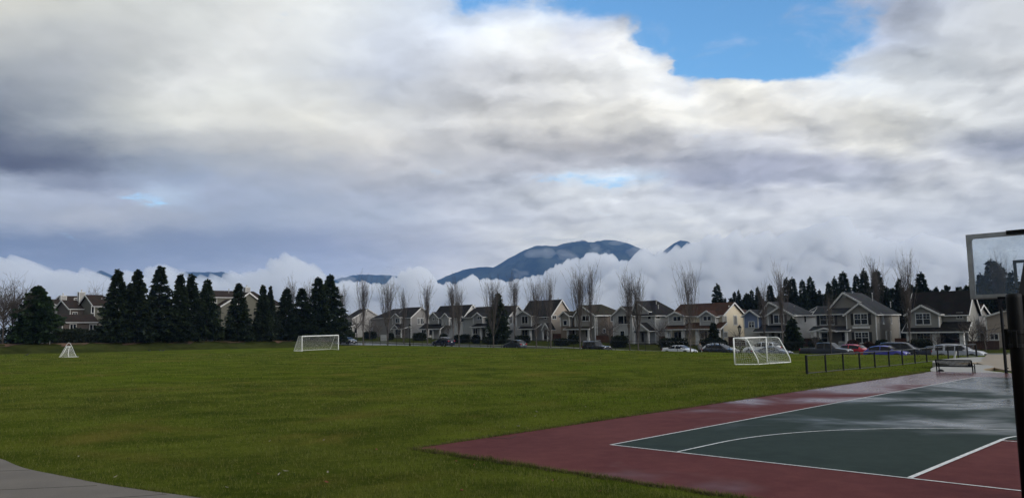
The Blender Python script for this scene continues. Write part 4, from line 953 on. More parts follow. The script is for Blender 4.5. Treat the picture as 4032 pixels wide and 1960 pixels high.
cone = lambda t: np.maximum(0, 1-t)**.85*np.where(t < .12, .7+2.5*t, 1)
blunt = lambda t: np.where(t < .2, .85+t*.75, np.maximum(0, 1-((t-.2)/.8)**1.35))
GC = 'tall conifers lining the left end of the field'
protos = [conifer('conifer', 'x', GC, 3+i, 11., 2.5, narrow, 13000, .40, .12, 'cedar', (0, 0, 0), ragged=.35) for i in range(4)]
used = set()
# photo x of tip, photo y of tip, y of foot, width factor, variant
ROWT = [(456, 1061, 1354, 1.05, 0, 'tall dark conifer with a thin spiky tip, first of the row from the left'),
 (535, 1063, 1354, 1.0, 1, 'tall dark conifer with a bent thin tip, second of the row'),
 (503, 1118, 1352, .75, 3, 'short conifer tucked between the first two tall ones'),
 (623, 1049, 1356, 1.1, 2, 'tallest, widest spiky conifer in the left half of the row, its foot in orange mulch'),
 (704, 1081, 1355, 1.0, 1, 'conifer on the left of a close pair near the olive townhouse'),
 (749, 1079, 1355, 1.05, 0, 'conifer on the right of a close pair near the olive townhouse'),
 (812, 1102, 1355, 1.1, 3, 'lower conifer hiding the left end of the olive townhouse'),
 (936, 1117, 1357, 1.15, 2, 'rounded dark conifer standing in front of the olive townhouse gables'),
 (1033, 1124, 1355, .9, 1, 'thin see-through conifer on a leaning bare trunk'),
 (1062, 1128, 1355, .6, 3, 'very narrow young conifer right beside the leaning one'),
 (1126, 1133, 1357, 1.05, 0, 'light green tipped conifer left of the three dense ones'),
 (1186, 1136, 1358, 1.35, 2, 'squat, dense, dark conifer behind the far goal left post'),
 (1252, 1093, 1360, 1.1, 1, 'dense tall conifer, left of the twin tops behind the far goal'),
 (1298, 1083, 1360, 1.1, 3, 'dense tall conifer at the right end of the row, beside the street')]
for x, yt, yf, wd, v, lab in ROWT:
    a = -137.5 if v != 1 else -136.5
    d = ray(x, yf); t = a/(d[0]*EU[0]+d[1]*EU[1]); px, py = d[0]*t, d[1]*t; z = zg(px, py)
    top = (ray(x, yt)*t)[2]*1.0+EYE; place_copy(protos[v], (px, py, z-.1), top-z+.2, lab, wd*1.14, v not in used); used.add(v)
# broad conifer, left
d = ray(140, 1352); t = -137/(d[0]*EU[0]+d[1]*EU[1]); px, py = d[0]*t, d[1]*t
wide_h = (ray(140, 1128)*t)[2]+EYE-zg(px, py)+.2
conifer('broad_conifer', 'broad bushy green conifer with a blunt ragged top at the far left', None, 31, wide_h, 3.0, blunt, 13000, .55, .2, 'broad_conifer', (px, py, zg(px, py)-.2), up=.35, ragged=.4)
# firs behind the houses
GF = 'dark firs behind the houses on the right'
FIRS = [(2832, 1118, 1.25), (2862, 1172, .7), (2900, 1149, .9), (2917, 1142, .8), (2944, 1156, .8), (2968, 1141, .9), (2993, 1130, .9), (3041, 1119, 1.1), (3075, 1160, .9), (3109, 1094, 1.15), (3131, 1092, 1.1), (3171, 1102, .95), (3203, 1090, 1.2), (3237, 1139, .8), (3274, 1110, .95), (3299, 1090, .9), (3334, 1069, 1.15), (3385, 1081, .9), (3417, 1059, 1.05), (3468, 1062, 1.2), (3505, 1128, .9), (3552, 1096, 1.05), (3643, 1071, 1.2), (3690, 1140, .8), (3845, 1082, .9), (3879, 1075, 1.0), (3926, 1020, 1.5), (3962, 1040, 1.1), (4008, 1066, 1.3)]
FLAB = ['broad lone fir rising above the right end of the red-brown roof', 'small low fir close to the right of the lone broad fir', 'leftmost fir of the low group above the orange roof', 'second fir of the low group above the orange roof', 'lowest rounded fir above the blue bay', 'pointed fir above the left rake of the blue-bay house', 'thin fir seen through bare branches left of the white house gable', 'fir standing over the gable apex of the white house', 'low fir between two taller ones over the white house', 'tall fir, left of a twin pair behind the white house', 'tall fir, right of a twin pair behind the white house', 'slender fir left of the big one above the white house roof', 'big dark fir above the lower slope of the white house roof', 'small fir just left of the taupe house gable', 'fir left of the taupe house ridge, lowest of three', 'middle fir of three over the taupe house gable', 'full tall fir directly over the taupe house apex', 'thin fir over the flat part of the taupe ridge', 'spire-like fir, tallest over the taupe house', 'full fir over the right slope of the taupe house', 'low fir over the taupe house right eave', 'fir half hidden by the bare tree before the black roof', 'lone spiky fir above the middle of the black roof', 'short fir just behind the black roof ridge', 'fir at the left edge of the clear backboard', 'fir seen low through the clear backboard', 'big fir in the middle of the clear backboard', 'fir right of centre through the clear backboard', 'fir beside the hoop arm through the backboard']
fprot = [conifer('fir_tree', 'x', GF, 50+i, 16., 3.1, cone, 7000, .62, .15, 'fir', (0, 0, 0), up=-.12, ragged=.3) for i in range(3)]
for i, ((x, yt, wd), lab) in enumerate(zip(FIRS, FLAB)):
    b = 146+(i*37 % 11)*1.6; d = ray(x, 1330); t = b/(d[0]*EV[0]+d[1]*EV[1]); px, py = d[0]*t, d[1]*t
    top = (ray(x, yt)*t)[2]+EYE; zb = zg(px, py); place_copy(fprot[i % 3], (px, py, zb-.2), top-zb+.2, lab, wd*.92, i < 3)
# a solid stand further back that closes the gaps between them
r9 = np.random.default_rng(5); V_, F_, T_ = [], [], []; off = 0
for i in range(34):
    x = 2880+i*36+r9.uniform(-10, 10); b = 172+r9.uniform(0, 14); d = ray(x, 1330); t = b/(d[0]*EV[0]+d[1]*EV[1]); px, py = d[0]*t, d[1]*t
    yt = 1175-40*sstep((x-3050)/500)+r9.uniform(-12, 25)+(0 if x < 3700 else -10)
    hh = (ray(x, yt)*t)[2]+EYE-zg(px, py); V, F, T = conifer_mesh(200+i, hh, 3.4, cone, 900, 1.3, .5, -.1)
    V_.append(V+np.array([px, py, zg(px, py)])); F_.append(F+off); T_.append(T); off += len(V)
o = np_mesh('far_wood', np.concatenate(V_), np.concatenate(F_), M['fir'], attr=np.concatenate(T_)); tag(o, 'dark mass of distant evergreen wood closing the gaps behind the houses', 'wood', kind='stuff')

# ---- bare trees
def bare_tree(name, label, seed, h, spread, style, group, nmain=26, ntwig=4, r0=.13, m='bark_pale'):
    r = np.random.default_rng(seed); V, F = [], []; cnt = [0]
    def limb(pts, rad, sides):
        k = len(pts); ang = np.arange(sides)*2*np.pi/sides
        d = np.gradient(pts, axis=0); d /= np.linalg.norm(d, axis=1, keepdims=True)+1e-9
        ref = np.array([1., .13, .05]); x = ref-d*(d@ref)[:, None]; x /= np.linalg.norm(x, axis=1, keepdims=True)+1e-9; y = np.cross(d, x)
        ring = pts[:, None]+(x[:, None]*np.cos(ang)[None, :, None]+y[:, None]*np.sin(ang)[None, :, None])*np.asarray(rad)[:, None, None]
        V.append(ring.reshape(-1, 3)); i = (np.arange(k-1)[:, None]*sides+np.arange(sides)[None]).ravel(); j = (np.arange(k-1)[:, None]*sides+(np.arange(sides)[None]+1) % sides).ravel()
        F.append(np.c_[i, j, j+sides, i+sides]+cnt[0]); cnt[0] += k*sides
    def grow(p, dirn, ln, rad, lift, wob, n=7, sides=4):
        pts = [p]; d = dirn/np.linalg.norm(dirn)
        for i in range(n-1):
            d = d+np.array([0, 0, lift])+r.normal(size=3)*wob; d /= np.linalg.norm(d); pts.append(pts[-1]+d*ln/(n-1))
        pts = np.array(pts); limb(pts, np.linspace(rad, max(rad*.17, .0068), n), sides); return pts
    tk0 = .16 if style == 'upright' else .22
    trunk_pts = np.array([[0, 0, -.3], [r.normal()*.02, r.normal()*.02, h*tk0*.5], [r.normal()*.05, r.normal()*.05, h*tk0], [r.normal()*.1, r.normal()*.1, h*.5], [r.normal()*.15, r.normal()*.15, h*.78]])
    limb(trunk_pts, [r0, r0*.85, r0*.75, r0*.4, r0*.12], 7)
    nv = sum(len(v) for v in V); tV, tF = [v for v in V], [f for f in F]; V.clear(); F.clear(); cnt[0] = 0
    for i in range(nmain):
        t = r.uniform(tk0, .68 if style == 'upright' else .5); z = t*h; az = r.uniform(0, 6.283)
        p = np.array([0, 0, z])
        if style == 'upright':
            out = r.uniform(.16, .46); ln = (1-t)*h*r.uniform(.62, 1.05)
            pts = grow(p, np.array([math.cos(az)*out*spread, math.sin(az)*out*spread, 1.]), ln, r0*.38*(1-t*.6), .17, .045, 8)
        else:
            out = r.uniform(.6, 1.3); ln = h*r.uniform(.35, .6)
            pts = grow(p, np.array([math.cos(az)*out*spread, math.sin(az)*out*spread, .8]), ln, r0*.45, .05, .16, 8)
        for j in range(ntwig):
            q = r.integers(2, 8); dd = pts[min(q, 7)]-pts[q-1]; dd = dd/np.linalg.norm(dd)
            side = r.normal(size=3)*(.24 if style == 'upright' else .8)
            tw = grow(pts[q-1], dd+side, ln*r.uniform(.22, .5), r0*.13, .12 if style == 'upright' else .03, .08, 5, 3)
            for _ in range(2):
                q2 = r.integers(1, 4); d3 = tw[q2+1]-tw[q2]; d3 = d3/np.linalg.norm(d3); grow(tw[q2], d3+r.normal(size=3)*.5, ln*r.uniform(.08, .2), .011, .06, .08, 4, 3)
    t = thing(name, label, 'tree', (0, 0, 0), 0, group)
    np_mesh('trunk', np.concatenate(tV), np.concatenate(tF), M[m], t, True)
    np_mesh('branches', np.concatenate(V), np.concatenate(F), M['twig'], t); t['h'] = h; return t
GB = 'bare upright trees along the street'
bprot = [bare_tree('bare_tree', 'x', 70+i, 13., sp, 'upright', GB, nm) for i, (sp, nm) in enumerate(((.62, 38), (.88, 42), (.48, 33), (.68, 38)))]
# photo x, tip y, depth b, variant, width, label
BT = [(1347, 1142, 108, 0, 1., 'bare upright tree just right of the last conifer, behind the parked dark saloon'), (1430, 1104, 88.5, 0, 1.05, 'bare upright tree on the field side in front of the wide gabled end wall'), (1527, 1119, 88.5, 1, 1.05, 'bare vase-shaped tree on the field side left of the lantern post'), (1590, 1154, 102, 2, 1., 'small bare upright tree in front of the pointed bay house'), (1683, 1128, 102, 2, 1.1, 'bare slender tree on the verge left of the dark blue car'), (1784, 1115, 102, 0, 1., 'bare tree on the verge, left of a close pair behind the dark blue car'), (1807, 1144, 88.5, 3, .95, 'shorter bare tree on the field side, right of that close pair'), (1943, 1116, 88.5, 1, 1.1, 'bare wide tree on the field side in front of the bushy fir'), (2028, 1097, 110, 0, .95, 'tall bare tree in a front yard left of the small dark hatchback'), (2112, 1118, 88.5, 1, 1.0, 'bare fan-shaped tree on the field side right of the small dark hatchback'), (2169, 1105, 102, 2, .95, 'bare narrow tree on the verge in front of the tall grey house'), (2285, 1081, 88.5, 0, 1.1, 'tall bare tree on the field side touching the tail of the off-road car'), (2329, 1074, 109, 2, 1., 'tall narrow bare tree in front of the brown house'), (2480, 1091, 89., 0, 1., 'bare tree on the field side before the light grey house window'), (2513, 1100, 90.3, 3, 1., 'bare tree beside the small gabled porch of the light grey house'), (2718, 1076, 89.5, 1, .95, 'large dense bare tree in front of the cream house, beside the white saloon'), (3083, 1070, 104, 2, .85, 'tall sparse bare tree in front of the white house with the blue bay'), (3012, 1128, 110, 3, .8, 'slim bare tree beside the pale blue bay'), (3272, 1180, 90, 2, .75, 'thin bare tree in front of the taupe house porch, behind the pickup'), (3584, 1028, 104, 1, .8, 'big bare tree in front of the left end of the black-roofed house'), (1146, 1112, -1, 0, .9, 'bare treetop rising behind the squat conifer'), (1211, 1118, -1, 3, .9, 'bare treetop rising behind the dense conifers'), (3462, 1044, 150, 2, 1.1, 'thin bare treetop among the firs over the taupe house'), (3958, 1022, 150, 3, 1., 'bare treetop seen through the backboard')]
used = set()
for x, yt, b, v, wd, lab in BT:
    d = ray(x, 1365)
    t = (b if b > 0 else 0)/(d[0]*EV[0]+d[1]*EV[1]) if b > 0 else -152/(d[0]*EU[0]+d[1]*EU[1])
    px, py = d[0]*t, d[1]*t; top = (ray(x, yt)*t)[2]+EYE; z = zg(px, py)
    place_copy(bprot[v], (px, py, z), (top-z)*1.03, lab, wd*1.05, v not in used); used.add(v)
GS = 'small bare spreading trees in the front yards'
sprot = [bare_tree('yard_tree', 'x', 90+i, 6., sp, 'spread', GS, 16, 6, .10, 'bark') for i, sp in enumerate((.8, 1.))]
ST = [(1405, 1225, 110, 0, 1.1, 'small bare yard tree left of the wide gabled end wall'), (1455, 1235, 110, 1, 1.2, 'small bushy bare yard tree before the wide gabled end wall'), (1490, 1250, 108, 0, 1., 'small bare yard tree right of the wide gabled end wall'), (1588, 1255, 106, 1, 1.1, 'low bare tree with forked trunk beside the tiny pointed porch'), (1765, 1258, 111, 0, 1., 'dark crooked bare tree before the white clad end wall'), (2402, 1230, 111, 1, 1.15, 'bare spreading tree between the brown and light grey houses'), (2600, 1250, 112, 0, 1., 'small bare tree at the light grey house side wall'), (2770, 1268, 112, 1, .9, 'low bare shrubby tree under the right dormer of the cream house'), (2905, 1290, 114, 0, .9, 'bare shrub tree by the cream house side wall'), (3210, 1310, 108, 0, .8, 'bare shrub left of the taupe house porch'), (3690, 1290, 110, 1, .9, 'bare shrub tree beside the open garage'), (3830, 1250, 108, 0, 1.2, 'tangled bare tree in front of the tan gabled house'), (3880, 1230, 112, 1, 1.2, 'tangled bare tree next to the black hoop post'), (2350, 1212, 135, 0, 1., 'bare treetop peeping over the gap beside the brown house'), (2160, 1255, 111, 1, .8, 'low bare tree beside the tan end wall')]
used = set()
for x, yt, b, v, wd, lab in ST:
    d = ray(x, 1360); t = b/(d[0]*EV[0]+d[1]*EV[1]); px, py = d[0]*t, d[1]*t; top = (ray(x, yt)*t)[2]+EYE; z = zg(px, py)
    place_copy(sprot[v], (px, py, z), max(top-z, 1.5)*1.05, lab, wd, v not in used); used.add(v)
# big bare trees at the left edge, and two far ones
GL = 'tall bare trees at the left edge'
lp = bare_tree('spreading_tree', 'x', 120, 12., .75, 'spread', GL, 40, 7, .17, 'bark')
for i, (x, yt, a, wd, lab) in enumerate(((10, 1085, -138, 1., 'tall bare tree cut by the left edge of the view'), (46, 1084, -139.5, .9, 'tall bare tree with thin upper twigs just left of the broad conifer'), (-40, 1100, -136, 1.1, 'bare tree mostly outside the left edge'), (374, 1114, -185, .8, 'distant bare tree on the skyline above the left townhouse roofs'))):
    d = ray(x, 1352); t = a/(d[0]*EU[0]+d[1]*EU[1]); px, py = d[0]*t, d[1]*t; top = (ray(x, yt)*t)[2]+EYE; z = zg(px, py)
    place_copy(lp, (px, py, z), (top-z)*1.04, lab, wd, i == 0)

# ---- hedges and shrubs (leaf clumps through the whole volume)
def shrub_mesh(seed, sx_, sy_, sz_, n, ln, boxy):
    r = np.random.default_rng(seed); u = r.normal(size=(n, 3)); u /= np.linalg.norm(u, axis=1, keepdims=True)
    if boxy: m = np.max(np.abs(u)**1, axis=1, keepdims=True); u = u/(m*.75+.25)
    u *= (r.random((n, 1))**.25); u *= 1+.10*np.sin(u[:, [0]]*7+seed)*np.cos(u[:, [1]]*6)
    P = np.c_[u[:, 0]*sx_/2, u[:, 1]*sy_/2, (u[:, 2]*.5+.5)*sz_]
    V, F, T = leaf_cards(P, u+r.normal(size=(n, 3))*.5+np.array([0, 0, .3]), ln, ln*.42, r, 0); return V, F, T
def shrub(name, label, cat, group, seed, size, loc, rz, boxy, m='hedge', n=None, ln=.22):
    n = n or int(500+260*size[0]*size[2]); V, F, T = shrub_mesh(seed, *size, n, ln, boxy)
    o = np_mesh(name, V, F, M[m], attr=T); o.location = loc; o.rotation_euler = (0, 0, rz); return tag(o, label, cat, group)
GH = 'dark clipped hedges in front of the houses'
HEDGES = [(5, 215, 405, 925, 1030, 108.5, 'clipped dark hedge under the light grey house large window'), (5, 840, 1195, 955, 1048, 108.5, 'long clipped hedge in front of the cream house left dormer, behind the white saloon'), (5, 1365, 1690, 968, 1045, 108.5, 'clipped hedge at the foot of the dark cone-shaped shrub'), (4, 345, 625, 930, 1000, 109, 'dark hedge below the bushy fir'), (4, 785, 960, 920, 985, 110, 'low hedge under the tall grey house front window'), (4, 1490, 1605, 905, 1010, 110.5, 'hedge in front of the brown house porch'), (4, 1300, 1480, 960, 1020, 108, 'low dark planting between the tall grey house and brown house'), (4, 2065, 2215, 928, 1025, 109, 'dark hedge between the brown and light grey houses'), (3, 350, 480, 865, 945, 112, 'shaggy hedge by the leftmost dark door'), (3, 625, 775, 865, 945, 111, 'shaggy dark hedge before the wide gabled end wall'), (3, 1285, 1440, 885, 950, 110.5, 'hedge below the lower white window of the three-gabled house'), (3, 1920, 2022, 905, 985, 109.5, 'hedge right of the dark blue car'), (6, 640, 765, 922, 992, 109, 'dark hedge below the white house porch')]
for i, (k, x0, x1, y0, y1, b, lab) in enumerate(HEDGES):
    a0, zt = on_b(*N(k, x0, y0), b); a1, _ = on_b(*N(k, x1, y0), b); am = (a0+a1)/2; w_ = W(am, b); z = zg(w_[0], w_[1])-.1
    shrub('hedge', lab, 'hedge', GH, 300+i, (a1-a0, 1.3, max(zt-z, .9)), (w_[0], w_[1], z), TH, True)
GR = 'rounded dark shrubs in the yards'
SHR = [(4, 95, 905, 1.9, 109, 'round dark shrub left of the hipped porch'), (4, 248, 905, 1.8, 108, 'ball-shaped shrub between the hipped porch posts'), (3, 975, 880, 1.6, 110, 'round shrub left of the tiny pointed porch'), (3, 1680, 890, 1.7, 110, 'round shrub behind the dark blue car'), (3, 1860, 905, 1.6, 109, 'round shrub right behind the dark blue car'), (5, 1675, 975, 1.5, 108, 'round shrub right of the dark cone-shaped shrub'), (6, 960, 880, 1.9, 110, 'upright leafy shrub left of the taupe house porch'), (6, 1350, 905, 1.5, 112, 'brown twiggy shrub left of the taupe house lower window'), (6, 1515, 930, 1.5, 112, 'brown twiggy shrub right of the taupe house lower window'), (7, 580, 840, 2.2, 112, 'dark shrub below the black-roofed house window'), (7, 490, 850, 2., 111, 'dark shrub at the foot of the big bare tree'), (7, 180, 845, 1.6, 114, 'dark shrub at the taupe house side wall')]
for i, (k, x, y, dm, b, lab) in enumerate(SHR):
    a, zt = on_b(*N(k, x, y), b); w_ = W(a, b); z = zg(w_[0], w_[1])-.1
    shrub('shrub', lab, 'shrub', GR, 400+i, (dm, dm, max(zt-z, 1.)), (w_[0], w_[1], z), i, False, 'red_shrub' if 'brown' in lab else 'hedge')
a, zt = on_b(*N(5, 1552, 752), 109.5); w_ = W(a, 109.5); z = zg(w_[0], w_[1])
conifer('cone_shrub', 'dark cone-shaped clipped evergreen in front of the cream house porch', None, 77, zt-z, 1.05, lambda t: np.maximum(0, 1-t**1.5)**.8, 4500, .28, .1, 'hedge', (w_[0], w_[1], z), ragged=.06)
a, zt = on_b(*N(4, 540, 350), 108); w_ = W(a, 108); z = zg(w_[0], w_[1])
conifer('bushy_fir', 'bushy dark fir with a stepped spire among the grey houses', None, 81, zt-z, 1.9, lambda t: np.where(t < .62, 1-.25*t, np.maximum(0, .62*(1-(t-.62)/.38))), 6500, .5, .17, 'cedar', (w_[0], w_[1], z-.1), ragged=.35)
a, zt = on_b(*N(6, 712, 670), 110); w_ = W(a, 110); z = zg(w_[0], w_[1])
conifer('leaning_evergreen', 'glossy dark evergreen with open drooping limbs before the white side wall', None, 83, zt-z, 1.25, lambda t: np.maximum(0, 1-t)**.7, 1800, .45, .2, 'cedar', (w_[0], w_[1], z-.1), ragged=.7, up=-.25)
# low dark planting and mulch on the bank at the left
M['mulch'] = mat('mulch', (.105, .052, .026), .95, var=.5, scale=1.5, world=True, bump=.5, bscale=12)
mb = MB(); bs = np.arange(-6, 90, 1.5)
for b0 in bs[:-1]:
    for a0, a1 in ((-140.5, -138), (-138, -135.6)):
        q = []
        for a, b in ((a0, b0), (a1, b0), (a1, b0+1.5), (a0, b0+1.5)):
            wob = .8*math.sin(b*.7)+.5*math.sin(b*1.9); x, y, _ = W(a+wob, b); q.append((x, y, zg(x, y)+.07))
        mb.face(q)
tag(mb.build('mulch_bed', M['mulch'], smooth=True), kind='structure')
GK = 'dark low shrubs on the bank under the conifers'
KS = [(330, 1340, 'dark low shrub right of the broad conifer'), (262, 1335, 'dark shrub on the bank below the porch-fronted townhouse'), (225, 1338, 'dark shrub touching the broad conifer'), (300, 1330, 'taller dark shrub in front of the left townhouses'), (385, 1336, 'dark shrub left of the first tall conifer'), (410, 1343, 'small shrub under the first tall conifer'), (20, 1330, 'dark thicket under the left bare trees'), (75, 1335, 'dark thicket left of the broad conifer foot'), (880, 1335, 'dark shrub between the lower and rounded conifers'), (985, 1338, 'dark shrub left of the leaning bare trunk'), (1100, 1338, 'dark shrub right of the narrow young conifer'), (575, 1335, 'dark shrub in the gap after the second conifer'), (665, 1335, 'dark shrub in the gap after the widest conifer'), (780, 1336, 'dark shrub in the gap after the close pair'), (1225, 1338, 'dark shrub between the squat and tall dense conifers')]
for i, (x, y, lab) in enumerate(KS):
    a = -139.5; d = ray(x, y); t = a/(d[0]*EU[0]+d[1]*EU[1]); px, py = d[0]*t, d[1]*t; z = zg(px, py)
    hh = max((ray(x, y-18)*t)[2]+EYE-z, 1.4); shrub('bank_shrub', lab, 'shrub', GK, 500+i, (4.6, 3.2, hh+.9), (px, py, z-.1), i*.7, False, 'hedge', 1100, .3)

# ---- mown grass blades, dense near the camera
def vnoise_g(x, y, seed=0):
    xi = np.floor(x).astype(np.int64); yi = np.floor(y).astype(np.int64); fx = x-xi; fy = y-yi; fx = fx*fx*(3-2*fx); fy = fy*fy*(3-2*fy)
    def hs(i, j): h_ = (i*374761393+j*668265263+seed*144665) & 0x7fffffff; h_ = ((h_ ^ (h_ >> 13))*1274126177) & 0x7fffffff; return (h_ ^ (h_ >> 16))/0x7fffffff-.5
    return (hs(xi, yi)*(1-fx)+hs(xi+1, yi)*fx)*(1-fy)+(hs(xi, yi+1)*(1-fx)+hs(xi+1, yi+1)*fx)*fy
def fbm_g(x, y): return vnoise_g(x, y)+.55*vnoise_g(x*2.1, y*2.1, 3)+.3*vnoise_g(x*4.3, y*4.3, 7)
def grass():
    r = np.random.default_rng(21); out = []
    for y0, y1, dens, ln, wd in ((7.5, 12, 2000, .055, .007), (12, 18, 850, .06, .010), (18, 28, 300, .065, .016), (28, 44, 100, .075, .027), (44, 70, 15, .075, .05), (70, 112, 5, .085, .10)):
        x1 = y1*.72; n = int(dens*(y1-y0)*2*x1*.55)
        x = r.uniform(-x1, x1, n); y = r.uniform(y0, y1, n); k = np.abs(x) < y*.72; x, y = x[k], y[k]
        u = (x-CO[0])*EU[0]+(y-CO[1])*EU[1]; v = (x-CO[0])*EV[0]+(y-CO[1])*EV[1]
        k = ~((u > -2.96) & (v > -2.99) & (u < 19) & (v < 31)) & ~pip(x, y, PATH) & ~pip(x, y, DECK); x, y = x[k], y[k]
        out.append((x, y, np.full(len(x), ln), np.full(len(x), wd)))
    # unclipped tufts along the slab and path edges
    for s0, s1, n in (((-3.02, -3.05), (-3.02, 30), 9000), ((-3.05, -3.05), (9, -3.05), 6000)):
        f = r.random(n); u = s0[0]+(s1[0]-s0[0])*f+r.normal(size=n)*.05-.02; v = s0[1]+(s1[1]-s0[1])*f+r.normal(size=n)*.05*(s0[1] == s1[1])-.02
        x = CO[0]+EU[0]*u+EV[0]*v; y = CO[1]+EU[1]*u+EV[1]*v; out.append((x, y, np.full(n, .085), np.full(n, .009)))
    e = np.array(E2); n = 5000; i = r.integers(0, len(e)-1, n); f = r.random(n)[:, None]; pq = e[i]+(e[i+1]-e[i])*f+r.normal(size=(n, 2))*.035+np.array([.02, .05]); out.append((pq[:, 0], pq[:, 1], np.full(n, .075), np.full(n, .008)))
    x = np.concatenate([o[0] for o in out]); y = np.concatenate([o[1] for o in out]); ln = np.concatenate([o[2] for o in out]); wd = np.concatenate([o[3] for o in out]); n = len(x)
    ka = (x*EU[0]+y*EU[1] > -129) & (x*EV[0]+y*EV[1] < 85); x, y, ln, wd = x[ka], y[ka], ln[ka], wd[ka]; n = len(x)
    z = terrain(x, y)-.012; az = r.uniform(0, 6.283, n); cl = .62+.75*np.clip(fbm_g(x*2.2, y*2.2)+.5, 0, 1)*(1+.5*fbm_g(x*.5+9, y*.5)); ln = ln*r.uniform(.5, 1.35, n)*cl; le = r.uniform(.1, .75, n); la = r.uniform(0, 6.283, n)
    B = np.c_[x, y, z]; S = np.c_[np.cos(az), np.sin(az), np.zeros(n)]*wd[:, None]*.5
    T = B+np.c_[np.cos(la)*le*ln, np.sin(la)*le*ln, ln]
    V = np.stack([B-S, B+S, T], 1).reshape(-1, 3); F = np.arange(3*n).reshape(-1, 3)
    o = np_mesh('grass', V, F, M['grass_blade'], attr=np.repeat(r.random(n), 3)); tag(o, 'short mown green grass with paler dry blades', 'grass', kind='stuff')
    n = 16000; f = r.random(n); k = r.random(n) < .62; u = np.where(k, -3.02-np.abs(r.normal(size=n))*.07+.05*np.sin(f*90), -3.05+f*12); v = np.where(k, -3.05+f*33, -3.02-np.abs(r.normal(size=n))*.06+.04*np.sin(f*70))
    x = CO[0]+EU[0]*u+EV[0]*v; y = CO[1]+EU[1]*u+EV[1]*v; z = terrain(x, y)-.01; az = r.uniform(0, 6.283, n); h_ = r.uniform(.02, .075, n); B = np.c_[x, y, z]; S = np.c_[np.cos(az), np.sin(az), az*0]*.006; T = B+np.c_[np.cos(az+1.3)*h_*.9, np.sin(az+1.3)*h_*.9, h_]
    o = np_mesh('dry_thatch', np.stack([B-S, B+S, T], 1).reshape(-1, 3), np.arange(3*n).reshape(-1, 3), mat('dry_thatch', (.085, .055, .024), .9, var=.5, scale=2., world=True)); tag(o, 'brown dead grass creeping over the court edge', 'grass', kind='stuff')
grass()
